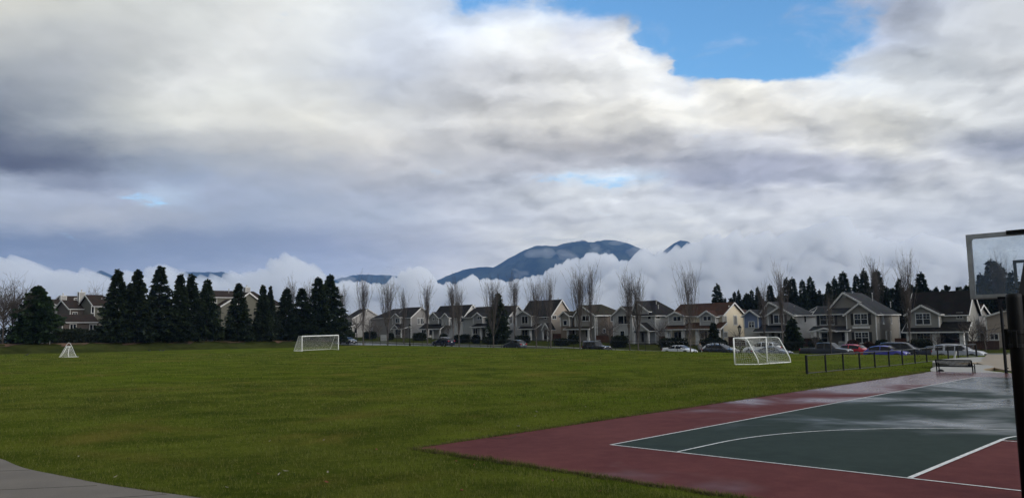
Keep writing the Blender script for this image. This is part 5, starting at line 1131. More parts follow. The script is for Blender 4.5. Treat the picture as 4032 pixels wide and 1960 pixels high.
# ------------------------------------------------------------------ vehicles
def car(name, label, cat, spec, pm, x_photo, b, head=1, group='cars parked along the street', extras='', dz=0., a_=None):
    d = ray(x_photo, 1370); t = b/(d[0]*EV[0]+d[1]*EV[1]); a, _ = AB(d[0]*t, d[1]*t)
    L, Wd, H, belt, zb, prof, sg, ws, rg, wheels, wr = (spec[k] for k in ('L', 'W', 'H', 'belt', 'zb', 'prof', 'side', 'ws', 'rg', 'wheels', 'wr'))
    x, y, _ = W(a, b); root = thing(name, label, cat, (x, y, float(zstreet(a))+dz), TH+(0 if head > 0 else math.pi), group)
    pm = M[pm]
    px_ = np.array([p[0] for p in prof]); pz_ = np.array([p[1] for p in prof])
    xs = sorted(set(list(px_)+[q for s_ in sg for q in s_]+list(ws)+list(rg)+list(np.linspace(0, L, 13))))
    rows = []
    for xx in xs:
        zt = float(np.interp(xx, px_, pz_)); e = 1-.13*abs((xx-L/2)/(L/2))**5; hw = Wd/2*e
        zbl = min(belt+.05*(1-xx/L), zt-.07); gh = max(0, (zt-belt-.05)/(H-belt)); rw = hw*(.96-.22*gh)
        zb_ = zb+.08*abs((xx-L/2)/(L/2))**6
        half = [(0, zb_), (hw*.9, zb_), (hw*.985, zb_+.14), (hw, (zb_+zbl)*.55), (hw*.975, zbl), (rw, zt-.045-.02*gh), (rw*.82, zt), (0, zt+.012)]
        rows.append([(xx-L/2, q[0], q[1]) for q in half]+[(xx-L/2, -q[0], q[1]) for q in half[1:-1]][::-1])
    n = len(rows[0]); body = MB(); V = [p for r_ in rows for p in r_]; body.v = V; panes = {}
    for i in range(len(rows)-1):
        m = (xs[i]+xs[i+1])/2
        for j in range(n):
            k = (j+1) % n; q = (i*n+j, i*n+k, (i+1)*n+k, (i+1)*n+j); up = j in (5, 6, 7, 8)
            isg = (j in (4, 9) and any(s0 <= m <= s1 for s0, s1 in sg)) or (up and (ws[0] <= m <= ws[1] or rg[0] <= m <= rg[1])) or ('moon' in extras and j in (6, 7) and ws[0]-1.0 <= m <= ws[0]-.1)
            if not isg: body.f.append(q); continue
            if j in (4, 9): key = ('side_window', j, next(n_ for n_, (s0, s1) in enumerate(sg) if s0 <= m <= s1))
            else: key = ('windscreen',) if ws[0] <= m <= ws[1] else ('rear_window',) if rg[0] <= m <= rg[1] else ('sunroof',)
            panes.setdefault(key, []).append(q)
    body.f.append(tuple(range(n))); body.f.append(tuple((len(rows)-1)*n+j for j in reversed(range(n))))
    ob = body.build('body', pm, root, smooth=False, bevel=.02)
    try:
        for p in ob.data.polygons: p.use_smooth = True
        ob.data.set_sharp_from_angle(angle=R(28))
    except Exception: pass
    for key, fs_ in panes.items():
        ids = sorted({i for q in fs_ for i in q}); mp = {i: n_ for n_, i in enumerate(ids)}; pm_ = MB(); pm_.v = [V[i] for i in ids]; pm_.f = [tuple(mp[i] for i in q) for q in fs_]; pm_.build(key[0], M['glass_dark'], root)
    lo = MB(); lo.box(-L/2+.12, L/2-.12, -Wd/2*.93, Wd/2*.93, zb-.06, zb+.06); lo.build('sill', M['black_trim'], root)
    for wx in wheels:
        for s_ in (1, -1):
            c = Vector((wx-L/2, s_*(Wd/2-.11), wr)); ty = MB()
            prof_ = [(wr*.55, -.11), (wr*.93, -.115), (wr, -.07), (wr, .07), (wr*.93, .115), (wr*.55, .11)]; nn = 20
            for r_, yy in prof_:
                for q in range(nn): ty.v.append((c.x+r_*math.cos(6.2832*q/nn), c.y+yy*1.0, c.z+r_*math.sin(6.2832*q/nn)))
            for i in range(5):
                for q in range(nn): ty.f.append((i*nn+q, i*nn+(q+1) % nn, (i+1)*nn+(q+1) % nn, (i+1)*nn+q))
            wo = ty.build('wheel', M['tyre'], root, smooth=True)
            ri = MB(); yy = c.y+s_*.085
            ri.tube([(c.x, yy-s_*.03, c.z), (c.x, yy, c.z)], wr*.16, 10)
            for q in range(5):
                t2 = 6.2832*q/5; ri.bar((c.x+wr*.1*math.cos(t2), yy, c.z+wr*.1*math.sin(t2)), (c.x+wr*.6*math.cos(t2), yy-s_*.01, c.z+wr*.6*math.sin(t2)), .07, .04)
            pts = [(c.x+wr*.58*math.cos(6.2832*q/16), yy-s_*.01, c.z+wr*.58*math.sin(6.2832*q/16)) for q in range(17)]; ri.tube(pts, .025, 5, False); ri.build('rim', M['rim'], wo)
            ar = MB(); pts = [(c.x+wr*1.12*math.cos(t2), c.y+s_*.10, c.z+wr*1.12*math.sin(t2)) for t2 in np.linspace(-.15, math.pi+.15, 15)]; ar.tube(pts, .05, 6); ar.build('wheel_arch', M['black_trim'], root)
    zf = float(np.interp(L-.25, px_, pz_)); zr = spec.get('tl', belt)
    for s_ in (1, -1):
        hl = MB(); hl.box(L/2-.34, L/2-.05, s_*Wd/2*.60-.16, s_*Wd/2*.60+.16, zf-.24, zf-.08); hl.build('headlight', M['headlight'], root, bevel=.02)
        tl = MB(); tl.box(-L/2-.015, -L/2+.22, s_*Wd/2*.74-.14, s_*Wd/2*.74+.14, zr-.20, zr-.02); tl.build('taillight', M['taillight'], root, bevel=.02)
        mi = MB(); mx_ = ws[1]-.35-L/2; mi.box(mx_-.1, mx_+.06, s_*(Wd/2+.02)-.0, s_*(Wd/2+.02)+s_*.17, belt+.0, belt+.15); mi.build('mirror', pm if spec.get('mirror_body', 1) else M['black_trim'], root, bevel=.03)
    gr = MB(); gr.box(L/2-.03, L/2+.025, -Wd*.24, Wd*.24, .42, zf-.14); gr.build('grille', M['black_trim'], root)
    for xx, z0 in ((-L/2-.04, belt-.32), (L/2+.03, .4)):
        pl = MB(); pl.box(xx-.01, xx+.01, -.16, .16, z0, z0+.15); pl.build('number_plate', M['plate'], root)
    for q in spec.get('bumpers', ()):
        bu = MB(); bu.box(*q); bu.build('bumper', M['black_trim'], root, bevel=.03)
    if 'rails' in extras:
        for s_ in (1, -1):
            ra = MB(); z = H+.05; ra.tube([(ws[0]-.2-L/2, s_*Wd*.33, H-.02), (ws[0]-.35-L/2, s_*Wd*.33, z), (rg[1]+.5-L/2, s_*Wd*.33, z), (rg[1]+.3-L/2, s_*Wd*.33, H-.03)], .022, 6); ra.build('roof_rail', M['rim'], root)
    if 'bars' in extras:
        for q in (.38, .55):
            ra = MB(); xx = L*q-L/2; ra.box(xx-.03, xx+.03, -Wd*.36, Wd*.36, H+.08, H+.12)
            for s_ in (1, -1): ra.box(xx-.06, xx+.06, s_*Wd*.34-.05, s_*Wd*.34+.05, H-.05, H+.14)
            ra.build('roof_bar', M['black_trim'], root)
    if 'spoiler' in extras:
        sp = MB(); sp.box(-L/2+.05, -L/2+.3, -Wd*.36, Wd*.36, belt+.1, belt+.14)
        for s_ in (1, -1): sp.box(-L/2+.12, -L/2+.22, s_*Wd*.3-.03, s_*Wd*.3+.03, belt-.02, belt+.12)
        sp.build('spoiler', pm, root)
    if 'chrome' in extras:
        for s_ in (1, -1):
            ch = MB(); ch.tube([(sg[0][0]-L/2, s_*Wd/2*.965, belt+.05), (ws[1]-.25-L/2, s_*Wd/2*.965, belt+.02)], .02, 5); ch.build('window_trim', M['rim'], root)
    if 'bed' in extras:
        be = MB(); be.box(-L/2+.12, -L/2+spec['bed']-.1, -Wd*.42, Wd*.42, belt+.06, belt+.10); be.build('bed_cover', M['black_trim'], root)
    if 'spare' in extras:
        st_ = MB(); st_.tube([(-L/2-.28, 0, 1.05), (-L/2-.0, 0, 1.05)], .4, 18); st_.build('spare_wheel', M['tyre'], root)
        lb = MB()
        for q in (-.5, -.17, .17, .5): lb.box(ws[0]-L/2-.1, ws[0]-L/2+.05, q-.09, q+.09, H+.03, H+.17)
        lb.build('roof_lights', M['rim'], root)
        for s_ in (1, -1):
            for wx in wheels:
                fe = MB(); fe.prism([(wx-.62-L/2, s_*Wd*.46, .72), (wx-.42-L/2, s_*Wd*.46, .98), (wx+.42-L/2, s_*Wd*.46, .98), (wx+.62-L/2, s_*Wd*.46, .72), (wx+.45-L/2, s_*Wd*.46, .84), (wx-.45-L/2, s_*Wd*.46, .84)], (0, s_*.22, 0)); fe.build('fender', M['black_trim'], root)
    return root
SP = {
 'saloon': dict(L=4.9, W=1.85, H=1.43, belt=.93, zb=.22, prof=[(0, .62), (.05, .90), (.35, .99), (.95, 1.03), (1.75, 1.36), (2.35, 1.43), (2.9, 1.40), (3.8, .99), (4.5, .84), (4.82, .68), (4.9, .48)], side=[(1.2, 2.25), (2.33, 3.5)], ws=(2.95, 3.78), rg=(1.0, 1.7), wheels=(1.0, 3.9), wr=.33, tl=.92),
 'crossover': dict(L=4.7, W=1.9, H=1.60, belt=1.02, zb=.24, prof=[(0, .6), (.05, 1.0), (.3, 1.12), (.75, 1.45), (1.4, 1.58), (2.1, 1.6), (2.7, 1.55), (3.6, 1.08), (4.4, .93), (4.65, .72), (4.7, .5)], side=[(.7, 1.9), (1.98, 3.2)], ws=(2.75, 3.58), rg=(.32, .8), wheels=(.9, 3.75), wr=.36, tl=1.0),
 'suv': dict(L=4.8, W=1.92, H=1.72, belt=1.08, zb=.26, prof=[(0, .6), (.03, 1.08), (.12, 1.2), (.42, 1.6), (.9, 1.69), (1.8, 1.72), (2.55, 1.68), (3.4, 1.16), (4.4, 1.02), (4.72, .82), (4.8, .55)], side=[(.55, 1.0), (1.15, 2.0), (2.08, 3.05)], ws=(2.6, 3.38), rg=(.12, .44), wheels=(.95, 3.8), wr=.37, tl=1.12),
 'big_suv': dict(L=5.05, W=2.0, H=1.78, belt=1.10, zb=.26, prof=[(0, .6), (.03, 1.1), (.1, 1.25), (.38, 1.68), (.9, 1.77), (2.0, 1.78), (2.85, 1.74), (3.65, 1.2), (4.65, 1.05), (4.97, .85), (5.05, .55)], side=[(.42, 1.2), (1.42, 2.3), (2.4, 3.3)], ws=(2.9, 3.62), rg=(.1, .4), wheels=(1.05, 3.95), wr=.38, tl=1.15),
 'van': dict(L=4.9, W=1.98, H=1.85, belt=1.12, zb=.25, prof=[(0, .6), (.02, 1.15), (.1, 1.3), (.25, 1.78), (.8, 1.85), (2.6, 1.85), (3.2, 1.78), (3.85, 1.25), (4.6, 1.05), (4.85, .8), (4.9, .5)], side=[(.35, 1.3), (1.4, 2.5), (2.6, 3.55)], ws=(3.25, 3.83), rg=(.1, .26), wheels=(.95, 3.9), wr=.36, tl=1.2),
 'pickup': dict(L=5.9, W=2.02, H=1.93, belt=1.18, zb=.38, prof=[(0, .75), (.02, 1.24), (1.95, 1.26), (2.0, 1.30), (2.12, 1.84), (2.5, 1.92), (3.3, 1.93), (3.75, 1.88), (4.45, 1.30), (5.6, 1.15), (5.85, .95), (5.9, .6)], side=[(2.2, 3.05), (3.15, 4.05)], ws=(3.78, 4.43), rg=(2.02, 2.11), wheels=(1.2, 4.85), wr=.42, tl=1.2, bed=1.95, bumpers=[(2.93, 3.02, -.95, .95, .48, .68), (-3.03, -2.93, -.9, .9, .5, .7)]),
 'offroad': dict(L=4.4, W=1.85, H=1.84, belt=1.16, zb=.48, prof=[(0, .7), (.01, 1.76), (.06, 1.84), (2.35, 1.84), (2.45, 1.82), (2.78, 1.22), (4.15, 1.10), (4.33, 1.02), (4.4, .7)], side=[(.25, 1.0), (1.1, 1.75), (1.85, 2.45)], ws=(2.46, 2.77), rg=(.011, .05), wheels=(.85, 3.75), wr=.44, tl=1.1, mirror_body=0, bumpers=[(2.12, 2.36, -.85, .85, .52, .72), (-2.32, -2.18, -.85, .85, .52, .70)]),
 'retro': dict(L=4.3, W=1.72, H=1.60, belt=1.02, zb=.22, prof=[(0, .55), (.1, .85), (.25, 1.08), (.7, 1.45), (1.2, 1.57), (1.9, 1.60), (2.35, 1.54), (2.95, 1.08), (3.7, .97), (4.1, .80), (4.3, .5)], side=[(.75, 1.5), (1.58, 2.6)], ws=(2.4, 2.93), rg=(.3, .72), wheels=(.85, 3.5), wr=.34, tl=.95),
}
for k, c, r_ in (('paint_white', (.70, .70, .69), .3), ('paint_silver', (.34, .35, .37), .3), ('paint_black', (.010, .010, .011), .25), ('paint_navy', (.010, .013, .028), .25), ('paint_dark_grey', (.017, .018, .021), .3), ('paint_blue', (.035, .035, .28), .3), ('paint_red', (.42, .012, .022), .3), ('paint_steel', (.065, .085, .12), .3), ('paint_dark_teal', (.018, .026, .032), .3)): M[k] = paint(k, c, r_)
car('parked_car', 'dark navy saloon with pale headlights facing us, beside the far goal', 'car', SP['saloon'], 'paint_navy', 1368, 94.3, 1)
car('parked_car', 'dark blue family car seen from behind on the far lane, roof rails on top', 'car', SP['suv'], 'paint_navy', 1746, 97.2, -1, extras='rails')
car('parked_car', 'small rounded dark hatchback seen from behind, left of the off-road car', 'car', SP['retro'], 'paint_dark_teal', 2027, 95.2, -1)
car('parked_car', 'boxy black off-road car with roof lights and a spare wheel', 'off-road car', SP['offroad'], 'paint_black', 2349, 94.3, 1, extras='spare')
car('parked_car', 'white low saloon with a rear spoiler and dark glass roof', 'car', SP['saloon'], 'paint_white', 2675, 94.0, 1, extras='spoiler moon')
car('parked_car', 'black crossover with roof bars and a chrome window line', 'car', SP['crossover'], 'paint_black', 2838, 93.9, 1, extras='bars chrome')
car('parked_car', 'white car half hidden behind the black crossover', 'car', SP['crossover'], 'paint_white', 2832, 98.7, 1)
car('parked_car', 'white family car with red tail lamps seen through the near goal', 'car', SP['suv'], 'paint_white', 3000, 98.7, -1, extras='rails', dz=.1)
car('parked_car', 'blue-grey saloon low behind the near goal net', 'car', SP['saloon'], 'paint_steel', 3040, 93.9, 1)
car('pickup_truck', 'dark grey crew cab pickup truck in front of the taupe house', 'pickup truck', SP['pickup'], 'paint_dark_grey', 3253, 94., 1, extras='bed')
car('parked_car', 'bright red car peeping out behind the pickup bonnet', 'car', SP['crossover'], 'paint_red', 3338, 98.7, -1)
car('parked_car', 'bright blue crossover behind the black rail fence', 'car', SP['crossover'], 'paint_blue', 3490, 94., 1, extras='chrome')
car('parked_car', 'large black van-like car behind the bright blue crossover', 'car', SP['van'], 'paint_black', 3552, 98.9, 1)
car('parked_car', 'dark grey saloon mostly hidden behind the silver estate', 'car', SP['saloon'], 'paint_dark_grey', 3672, 98.9, -1)
car('parked_car', 'silver-white long car with roof rails, rightmost on the street', 'car', SP['big_suv'], 'paint_silver', 3776, 94., 1, extras='rails')

# ------------------------------------------------------------------ person
def person(label, loc, rz):
    t = thing('person', label, 'person', loc, rz)
    def skin(name, verts, edges, rad, mat_, root=0, sub=2):
        me = bpy.data.meshes.new(name); me.from_pydata(verts, edges, []); o = bpy.data.objects.new(name, me); COL.objects.link(o); o.parent = t
        m = o.modifiers.new('Skin', 'SKIN'); m.use_smooth_shade = True
        for i, r_ in enumerate(rad): o.data.skin_vertices[0].data[i].radius = (r_, r_*.85) if not hasattr(r_, '__len__') else r_
        for i in range(len(verts)): o.data.skin_vertices[0].data[i].use_root = i == root
        s_ = o.modifiers.new('Sub', 'SUBSURF'); s_.levels = s_.render_levels = sub; me.materials.append(mat_); return o
    skinm = mat('skin', (.36, .21, .15), .55); hairm = mat('hair', (.012, .009, .008), .7); jack = mat('grey_jacket', (.15, .148, .142), .9, var=.2, scale=6); trou = mat('dark_trousers', (.012, .012, .016), .85)
    # one continuous body: pelvis, spine, neck, head, arms with hands, legs with feet
    vs_ = [(0, 0, .92), (0, .01, 1.12), (0, .03, 1.32), (0, .04, 1.43), (0, .06, 1.50), (0, .075, 1.58), (0, .075, 1.68)]
    ed = [(0, 1), (1, 2), (2, 3), (3, 4), (4, 5), (5, 6)]; rd = [(.155, .11), (.14, .10), (.165, .11), (.10, .08), .052, (.075, .09), (.07, .085)]
    for s_ in (1, -1):
        k = len(vs_); vs_ += [(s_*.17, .03, 1.39), (s_*.25, .0, 1.14), (s_*.23, .12, .95), (s_*.20, .19, .90), (s_*.19, .24, .87)]
        ed += [(3, k), (k, k+1), (k+1, k+2), (k+2, k+3), (k+3, k+4)]; rd += [.062, .047, .036, (.038, .022), (.03, .015)]
        k = len(vs_); vs_ += [(s_*.095, 0, .84), (s_*.10, .02, .48), (s_*.105, -.02, .09), (s_*.115, .14, .04)]
        ed += [(0, k), (k, k+1), (k+1, k+2), (k+2, k+3)]; rd += [.09, .062, .042, (.045, .03)]
    skin('body', vs_, ed, rd, skinm)
    for s_ in (1, -1):                       # fingers and thumb, curled in front
        for q in range(4):
            y0 = .245; x0 = s_*(.165+q*.016); l_ = (.07, .08, .076, .06)[q]
            skin('finger', [(x0, y0, .87), (x0, y0+l_*.5, .855), (x0, y0+l_*.7, .83), (x0, y0+l_*.6, .805)], [(0, 1), (1, 2), (2, 3)], [.009, .009, .008, .007], skinm, 0, 1)
        skin('thumb', [(s_*.165, .21, .89), (s_*.14, .24, .885), (s_*.13, .265, .875)], [(0, 1), (1, 2)], [.011, .010, .008], skinm, 0, 1)
    jv = [(0, 0, .80), (0, .0, .95), (0, .01, 1.14), (0, .03, 1.32), (0, .04, 1.44)]; je = [(0, 1), (1, 2), (2, 3), (3, 4)]; jr = [(.205, .15), (.20, .15), (.19, .145), (.205, .145), (.115, .10)]
    for s_ in (1, -1):
        k = len(jv); jv += [(s_*.19, .03, 1.38), (s_*.27, .0, 1.14), (s_*.25, .11, .97)]; je += [(3, k), (k, k+1), (k+1, k+2)]; jr += [.088, .07, .058]
    skin('jacket', jv, je, jr, jack)
    hv = [(0, .0, 1.45), (0, -.02, 1.42)]; skin('hood', hv, [(0, 1)], [(.12, .08), (.10, .06)], jack)
    tv = [(0, 0, .90)]; te = []; tr_ = [(.17, .13)]
    for s_ in (1, -1):
        k = len(tv); tv += [(s_*.098, 0, .80), (s_*.102, .02, .48), (s_*.107, -.02, .11)]; te += [(0, k), (k, k+1), (k+1, k+2)]; tr_ += [.108, .08, .066]
    skin('trousers', tv, te, tr_, trou)
    skin('hair', [(0, .055, 1.60), (0, .06, 1.70), (0, .085, 1.735)], [(0, 1), (1, 2)], [(.078, .07), (.088, .092), (.075, .08)], hairm)
    for s_ in (1, -1): skin('shoe', [(s_*.107, -.05, .05), (s_*.115, .16, .04)], [(0, 1)], [(.05, .045), (.048, .035)], trou)
    hb = MB(); hb.tube([(0, .155, 1.645), (0, .178, 1.625), (0, .16, 1.615)], [.01, .014, .008], 6)
    hb.build('nose', skinm, t)
    ey = MB()
    for s_ in (1, -1): ey.lathe([(.004, -.008), (.010, 0), (.004, .008)], (s_*.032, .148, 1.655), 8)
    ey.build('eyes', M['plate'], t)
    mo = MB(); mo.bar((-.024, .152, 1.588), (.024, .152, 1.588), .008, .006); mo.build('mouth', mat('lip', (.25, .09, .08), .5), t)
    ea = MB()
    for s_ in (1, -1): ea.lathe([(.006, -.03), (.017, -.01), (.018, .015), (.007, .03)], (s_*.082, .065, 1.645), 8)
    ea.build('ears', skinm, t)
    return t
d = ray(2756, 1375); t_ = 95.4/(d[0]*EV[0]+d[1]*EV[1]); pa, _ = AB(d[0]*t_, d[1]*t_)
person('person in a grey hooded jacket and dark trousers seen from behind by the cars', (d[0]*t_, d[1]*t_, float(zstreet(pa))), TH+.25)
# ------------------------------------------------------------------ goals
def net_grid(mb, fn, nu, nv, r=.0036):
    for i in range(nu+1):
        pts = [fn(i/nu, j/nv) for j in range(nv+1)]
        mb.tube(pts, r, 3, False)
    for j in range(nv+1):
        pts = [fn(i/nu, j/nv) for i in range(nu+1)]
        mb.tube(pts, r, 3, False)
def V3(*p): return Vector(p)
# near goal: seen from behind and to the side
ga0 = V3(*on_y(2893, 1433.5, 61.0)); g_b0 = V3(*on_y(3021, 1424, 65.0)); gH = 2.02
back0 = V3(*on_y(2987, 1434.5, 60.9)); back1 = V3(*on_y(3113, 1424.5, 64.2))
for v_ in (ga0, g_b0, back0, back1): v_.z = zg(v_.x, v_.y)
root = thing('football_goal', 'white near football goal with sloping side frames and a loose sagging net', 'goal', tuple(ga0), 0)
def loc(p): return p-ga0
r_ = .055
up = V3(0, 0, gH)
fr = MB(); fr.tube([loc(ga0), loc(ga0+up)], r_, 10); fr.build('goalpost', M['goal_white'], root, smooth=True)
fr = MB(); fr.tube([loc(g_b0), loc(g_b0+up)], r_, 10); fr.build('goalpost', M['goal_white'], root, smooth=True)
fr = MB(); fr.tube([loc(ga0+up), loc(g_b0+up)], r_, 10); fr.build('crossbar', M['goal_white'], root, smooth=True)
sides = []
for p, q in ((ga0, back0), (g_b0, back1)):
    dv = q-p; top = p+up; k1 = top+dv*.46; k1b = top+dv*.56+V3(0, 0, -.10); k2 = q+V3(0, 0, .42)-dv*.035
    pts = [top-V3(0, 0, .02), k1, k1b, k2, q]; sides.append((top, k1b, k2, q))
    s_ = MB(); s_.tube([loc(v_) for v_ in pts], .04, 8); s_.build('side_frame', M['goal_white'], root, smooth=True)
    s_ = MB(); s_.tube([loc(p+V3(0, 0, .03)), loc(q+V3(0, 0, .03))], .03, 6); s_.build('ground_bar', M['goal_white'], root)
s_ = MB(); s_.tube([loc(back0+V3(0, 0, .03)), loc(back1+V3(0, 0, .03))], .03, 6); s_.build('ground_bar', M['goal_white'], root)
nm = MB()
def back_surf(u, v):
    a = [s[0].lerp(s[1], min(v/.35, 1)) if v < .35 else (s[1].lerp(s[2], (v-.35)/.5) if v < .85 else s[2].lerp(s[3], (v-.85)/.15)) for s in sides]
    p = a[0].lerp(a[1], u); sag = math.sin(math.pi*u)*math.sin(math.pi*min(v*1.05, 1)); ins = (ga0+g_b0-back0-back1)*.5
    ins.z = 0; ins.normalize()
    p = p+ins*(.55*sag)+V3(0, 0, -.42*sag*(1-v*.7)); p += V3(mnoise.noise((u*9, v*9, 1)), mnoise.noise((u*9, v*9, 5)), mnoise.noise((u*9, v*9, 9)))*.15*(sag**.5); return loc(p)
net_grid(nm, back_surf, 31, 20)
for p, q, sd_ in ((ga0, back0, 0), (g_b0, back1, 1)):
    def side_surf(u, v, p=p, q=q, sd_=sd_):
        t0 = sides[sd_]; z = gH*(1-v); xfull = 1 if z < .42 else .56+(1-.56)*(1-(z-.42)/(gH-.1-.42)) if z < gH-.1 else .5
        w_ = p+(q-p)*(u*max(xfull, .05)); return loc(V3(w_.x, w_.y, p.z+z)+V3(mnoise.noise((u*6, v*6, 2+sd_)), mnoise.noise((u*6, v*6, 7)), mnoise.noise((u*6, v*6, 11))*math.sin(math.pi*u))*.16*math.sin(math.pi*v))
    net_grid(nm, side_surf, 11, 13)
nm.build('net', M['net'], root)
# far goal
fa = V3(*on_y(1189, 1384, 120.5)); fb = V3(*on_y(1332.5, 1378.5, 126.)); fba = V3(*on_y(1157, 1383.5, 122.3)); fbb = V3(*on_y(1301, 1377, 128.2))
for v_ in (fa, fb, fba, fbb): v_.z = zg(v_.x, v_.y)
root = thing('football_goal', 'white far football goal with a fine pale net in front of the conifers', 'goal', tuple(fa), 0); ga0 = fa; gH = 2.3; up = V3(0, 0, gH)
for p in (fa, fb):
    fr = MB(); fr.tube([loc(p), loc(p+up)], .062, 8); fr.build('goalpost', M['goal_white'], root)
fr = MB(); fr.tube([loc(fa+up), loc(fb+up)], .07, 8); fr.build('crossbar', M['goal_white'], root)
st = []
for p, q in ((fa, fba), (fb, fbb)):
    k = p+(q-p)*.42+up; st.append((p+up, k, q)); s_ = MB(); s_.tube([loc(p+up), loc(k), loc(q)], .03, 6); s_.build('stanchion', M['goal_white'], root)
    s_ = MB(); s_.tube([loc(p+V3(0, 0, .03)), loc(q+V3(0, 0, .03))], .025, 6); s_.build('ground_bar', M['goal_white'], root)
s_ = MB(); s_.tube([loc(fba+V3(0, 0, .03)), loc(fbb+V3(0, 0, .03))], .03, 6); s_.build('ground_bar', M['goal_white'], root)
nm = MB()
def fs(u, v):
    a = [s[0].lerp(s[1], v/.25) if v < .25 else s[1].lerp(s[2], (v-.25)/.75) for s in st]; p = a[0].lerp(a[1], u)
    return loc(p+V3(0, 0, -.16*math.sin(math.pi*min(v*2, 1))*abs(math.sin(math.pi*u*3))))
net_grid(nm, fs, 62, 26, .0055)
for p, q in ((fa, fba), (fb, fbb)):
    net_grid(nm, lambda u, v, p=p, q=q: loc(p+(q-p)*(u*(.42+.58*v))+V3(0, 0, gH*(1-v))), 12, 20, .0055)
nm.build('net', M['net'], root)
# pop-up goal, far left
pg = V3(*on_y(267, 1402, 99.)); pg.z = zg(pg.x, pg.y); 
root = thing('popup_goal', 'small triangular pop-up net goal standing alone at the left of the field', 'goal', tuple(pg), 0); k = 99./3100
hw, hh = 34*k, 56*k
f_ = MB()
arch = [(-hw, 0, 0), (-hw*.72, .05, hh*.30), (-hw*.42, .1, hh*.66), (-hw*.16, .12, hh*.94), (0, .12, hh), (hw*.16, .12, hh*.94), (hw*.42, .1, hh*.66), (hw*.72, .05, hh*.30), (hw, 0, 0)]
ar = [Vector(p) for p in smooth_poly3(arch)] if False else [Vector(p) for p in arch]
f_.tube(ar, .022, 6); f_.build('frame', M['goal_white'], root, smooth=True)
for s_ in (-1, 1):
    q = MB(); q.tube([(s_*hw*.16, -.05, hh*.70), (s_*hw*.22, -.3, hh*.45), (s_*hw*.32, -.55, hh*.2), (s_*hw*.52, -.75, 0)], .03, 6); q.build('inner_hoop', M['goal_white'], root, smooth=True)
q = MB(); q.tube([(-hw*1.05, 0, .02), (-hw*.5, -.8, .02), (hw*.5, -.75, .03), (hw*1.2, .05, .02)], .025, 6); q.build('ground_bar', M['goal_white'], root)
q = MB(); q.box(-hw*.26, hw*.30, -.1, .1, hh*.69, hh*.75); q.build('top_flap', M['goal_white'], root, bevel=.03)
nm = MB(); net_grid(nm, lambda u, v: Vector(((u-.5)*2*hw*(.24+.74*v), -.45*v*math.sin(math.pi*u)+.05*(1-v), hh*.70*(1-v))), 20, 15, .0055); nm.build('net', M['net'], root)

# ------------------------------------------------------------------ bench
bx0, by0 = on_z(3688, 1464, SK_Z); p0 = V3(bx0, by0, SK_Z); ang = R(-43)
root = thing('park_bench', 'black slatted metal park bench on pale concrete beyond the court', 'bench', tuple(p0), ang)
root.scale = (1., .95, .70); bl = 1.66; k = 1.
def prof_back(t): # t 0 (seat front) .. 1 (top of back): y towards the far side is positive
    pts = [(.56, .44), (.50, .46), (.16, .42), (.06, .46), (.0, .62), (-.07, .80), (-.12, .90)]
    x = t*(len(pts)-1); i = min(int(x), len(pts)-2); f = x-i; return (pts[i][0]*(1-f)+pts[i+1][0]*f, pts[i][1]*(1-f)+pts[i+1][1]*f)
b_ = MB(); nsl = 30
for i in range(nsl):
    x = .04+(bl-.08)*i/(nsl-1); b_.tube([(x, *prof_back(t)) for t in np.linspace(.36, 1, 9)], .021, 5)
b_.tube([(0, *prof_back(1)), (bl, *prof_back(1))], .035, 8); b_.tube([(0, .10, .42), (bl, .10, .42)], .028, 8)
b_.build('backrest', M['black_metal'], root)
b_ = MB()
for i in range(nsl):
    x = .04+(bl-.08)*i/(nsl-1); b_.tube([(x, *prof_back(t)) for t in np.linspace(0, .46, 6)], .021, 5)
b_.tube([(0, .55, .43), (bl, .55, .43)], .035, 8); b_.build('seat', M['black_metal'], root)
for x in (.0, bl):
    a_ = MB(); a_.tube([(x, *prof_back(t)) for t in np.linspace(0, 1, 12)], .03, 6); a_.build('side_frame', M['black_metal'], root)
    a_ = MB(); a_.tube([(x, -.03, .68), (x, .15, .67), (x, .38, .66), (x, .48, .60), (x, .50, .46)], .022, 6); a_.build('armrest', M['black_metal'], root, smooth=True)
    for y in (.06, .50):
        l_ = MB(); l_.tube([(x, y, .44), (x, y, .02)], .03, 8); l_.tube([(x, y, .02), (x, y, 0)], .05, 8); l_.build('leg', M['black_metal'], root)
b_ = MB(); b_.lathe([(.16, 0), (.15, .05), (.08, .1), (.01, .12)], (*on_z(3705, 1461, SK_Z), SK_Z), 12); tag(b_.build('drain_cover', M['black_metal']), 'small black domed cover on the concrete under the bench', 'drain cover')
b_ = MB(); q = root.matrix_basis @ Vector((1.55, .42, .47)); 
b_.lathe([(.10, 0), (.09, .06), (.05, .12), (.015, .16)], tuple(Matrix.LocRotScale(root.location, root.rotation_euler, root.scale) @ Vector((1.46, .40, .455))), 10); tag(b_.build('dark_cap', M['black_trim'], smooth=True), 'small dark lump of clothing left on the right end of the bench seat', 'hat')

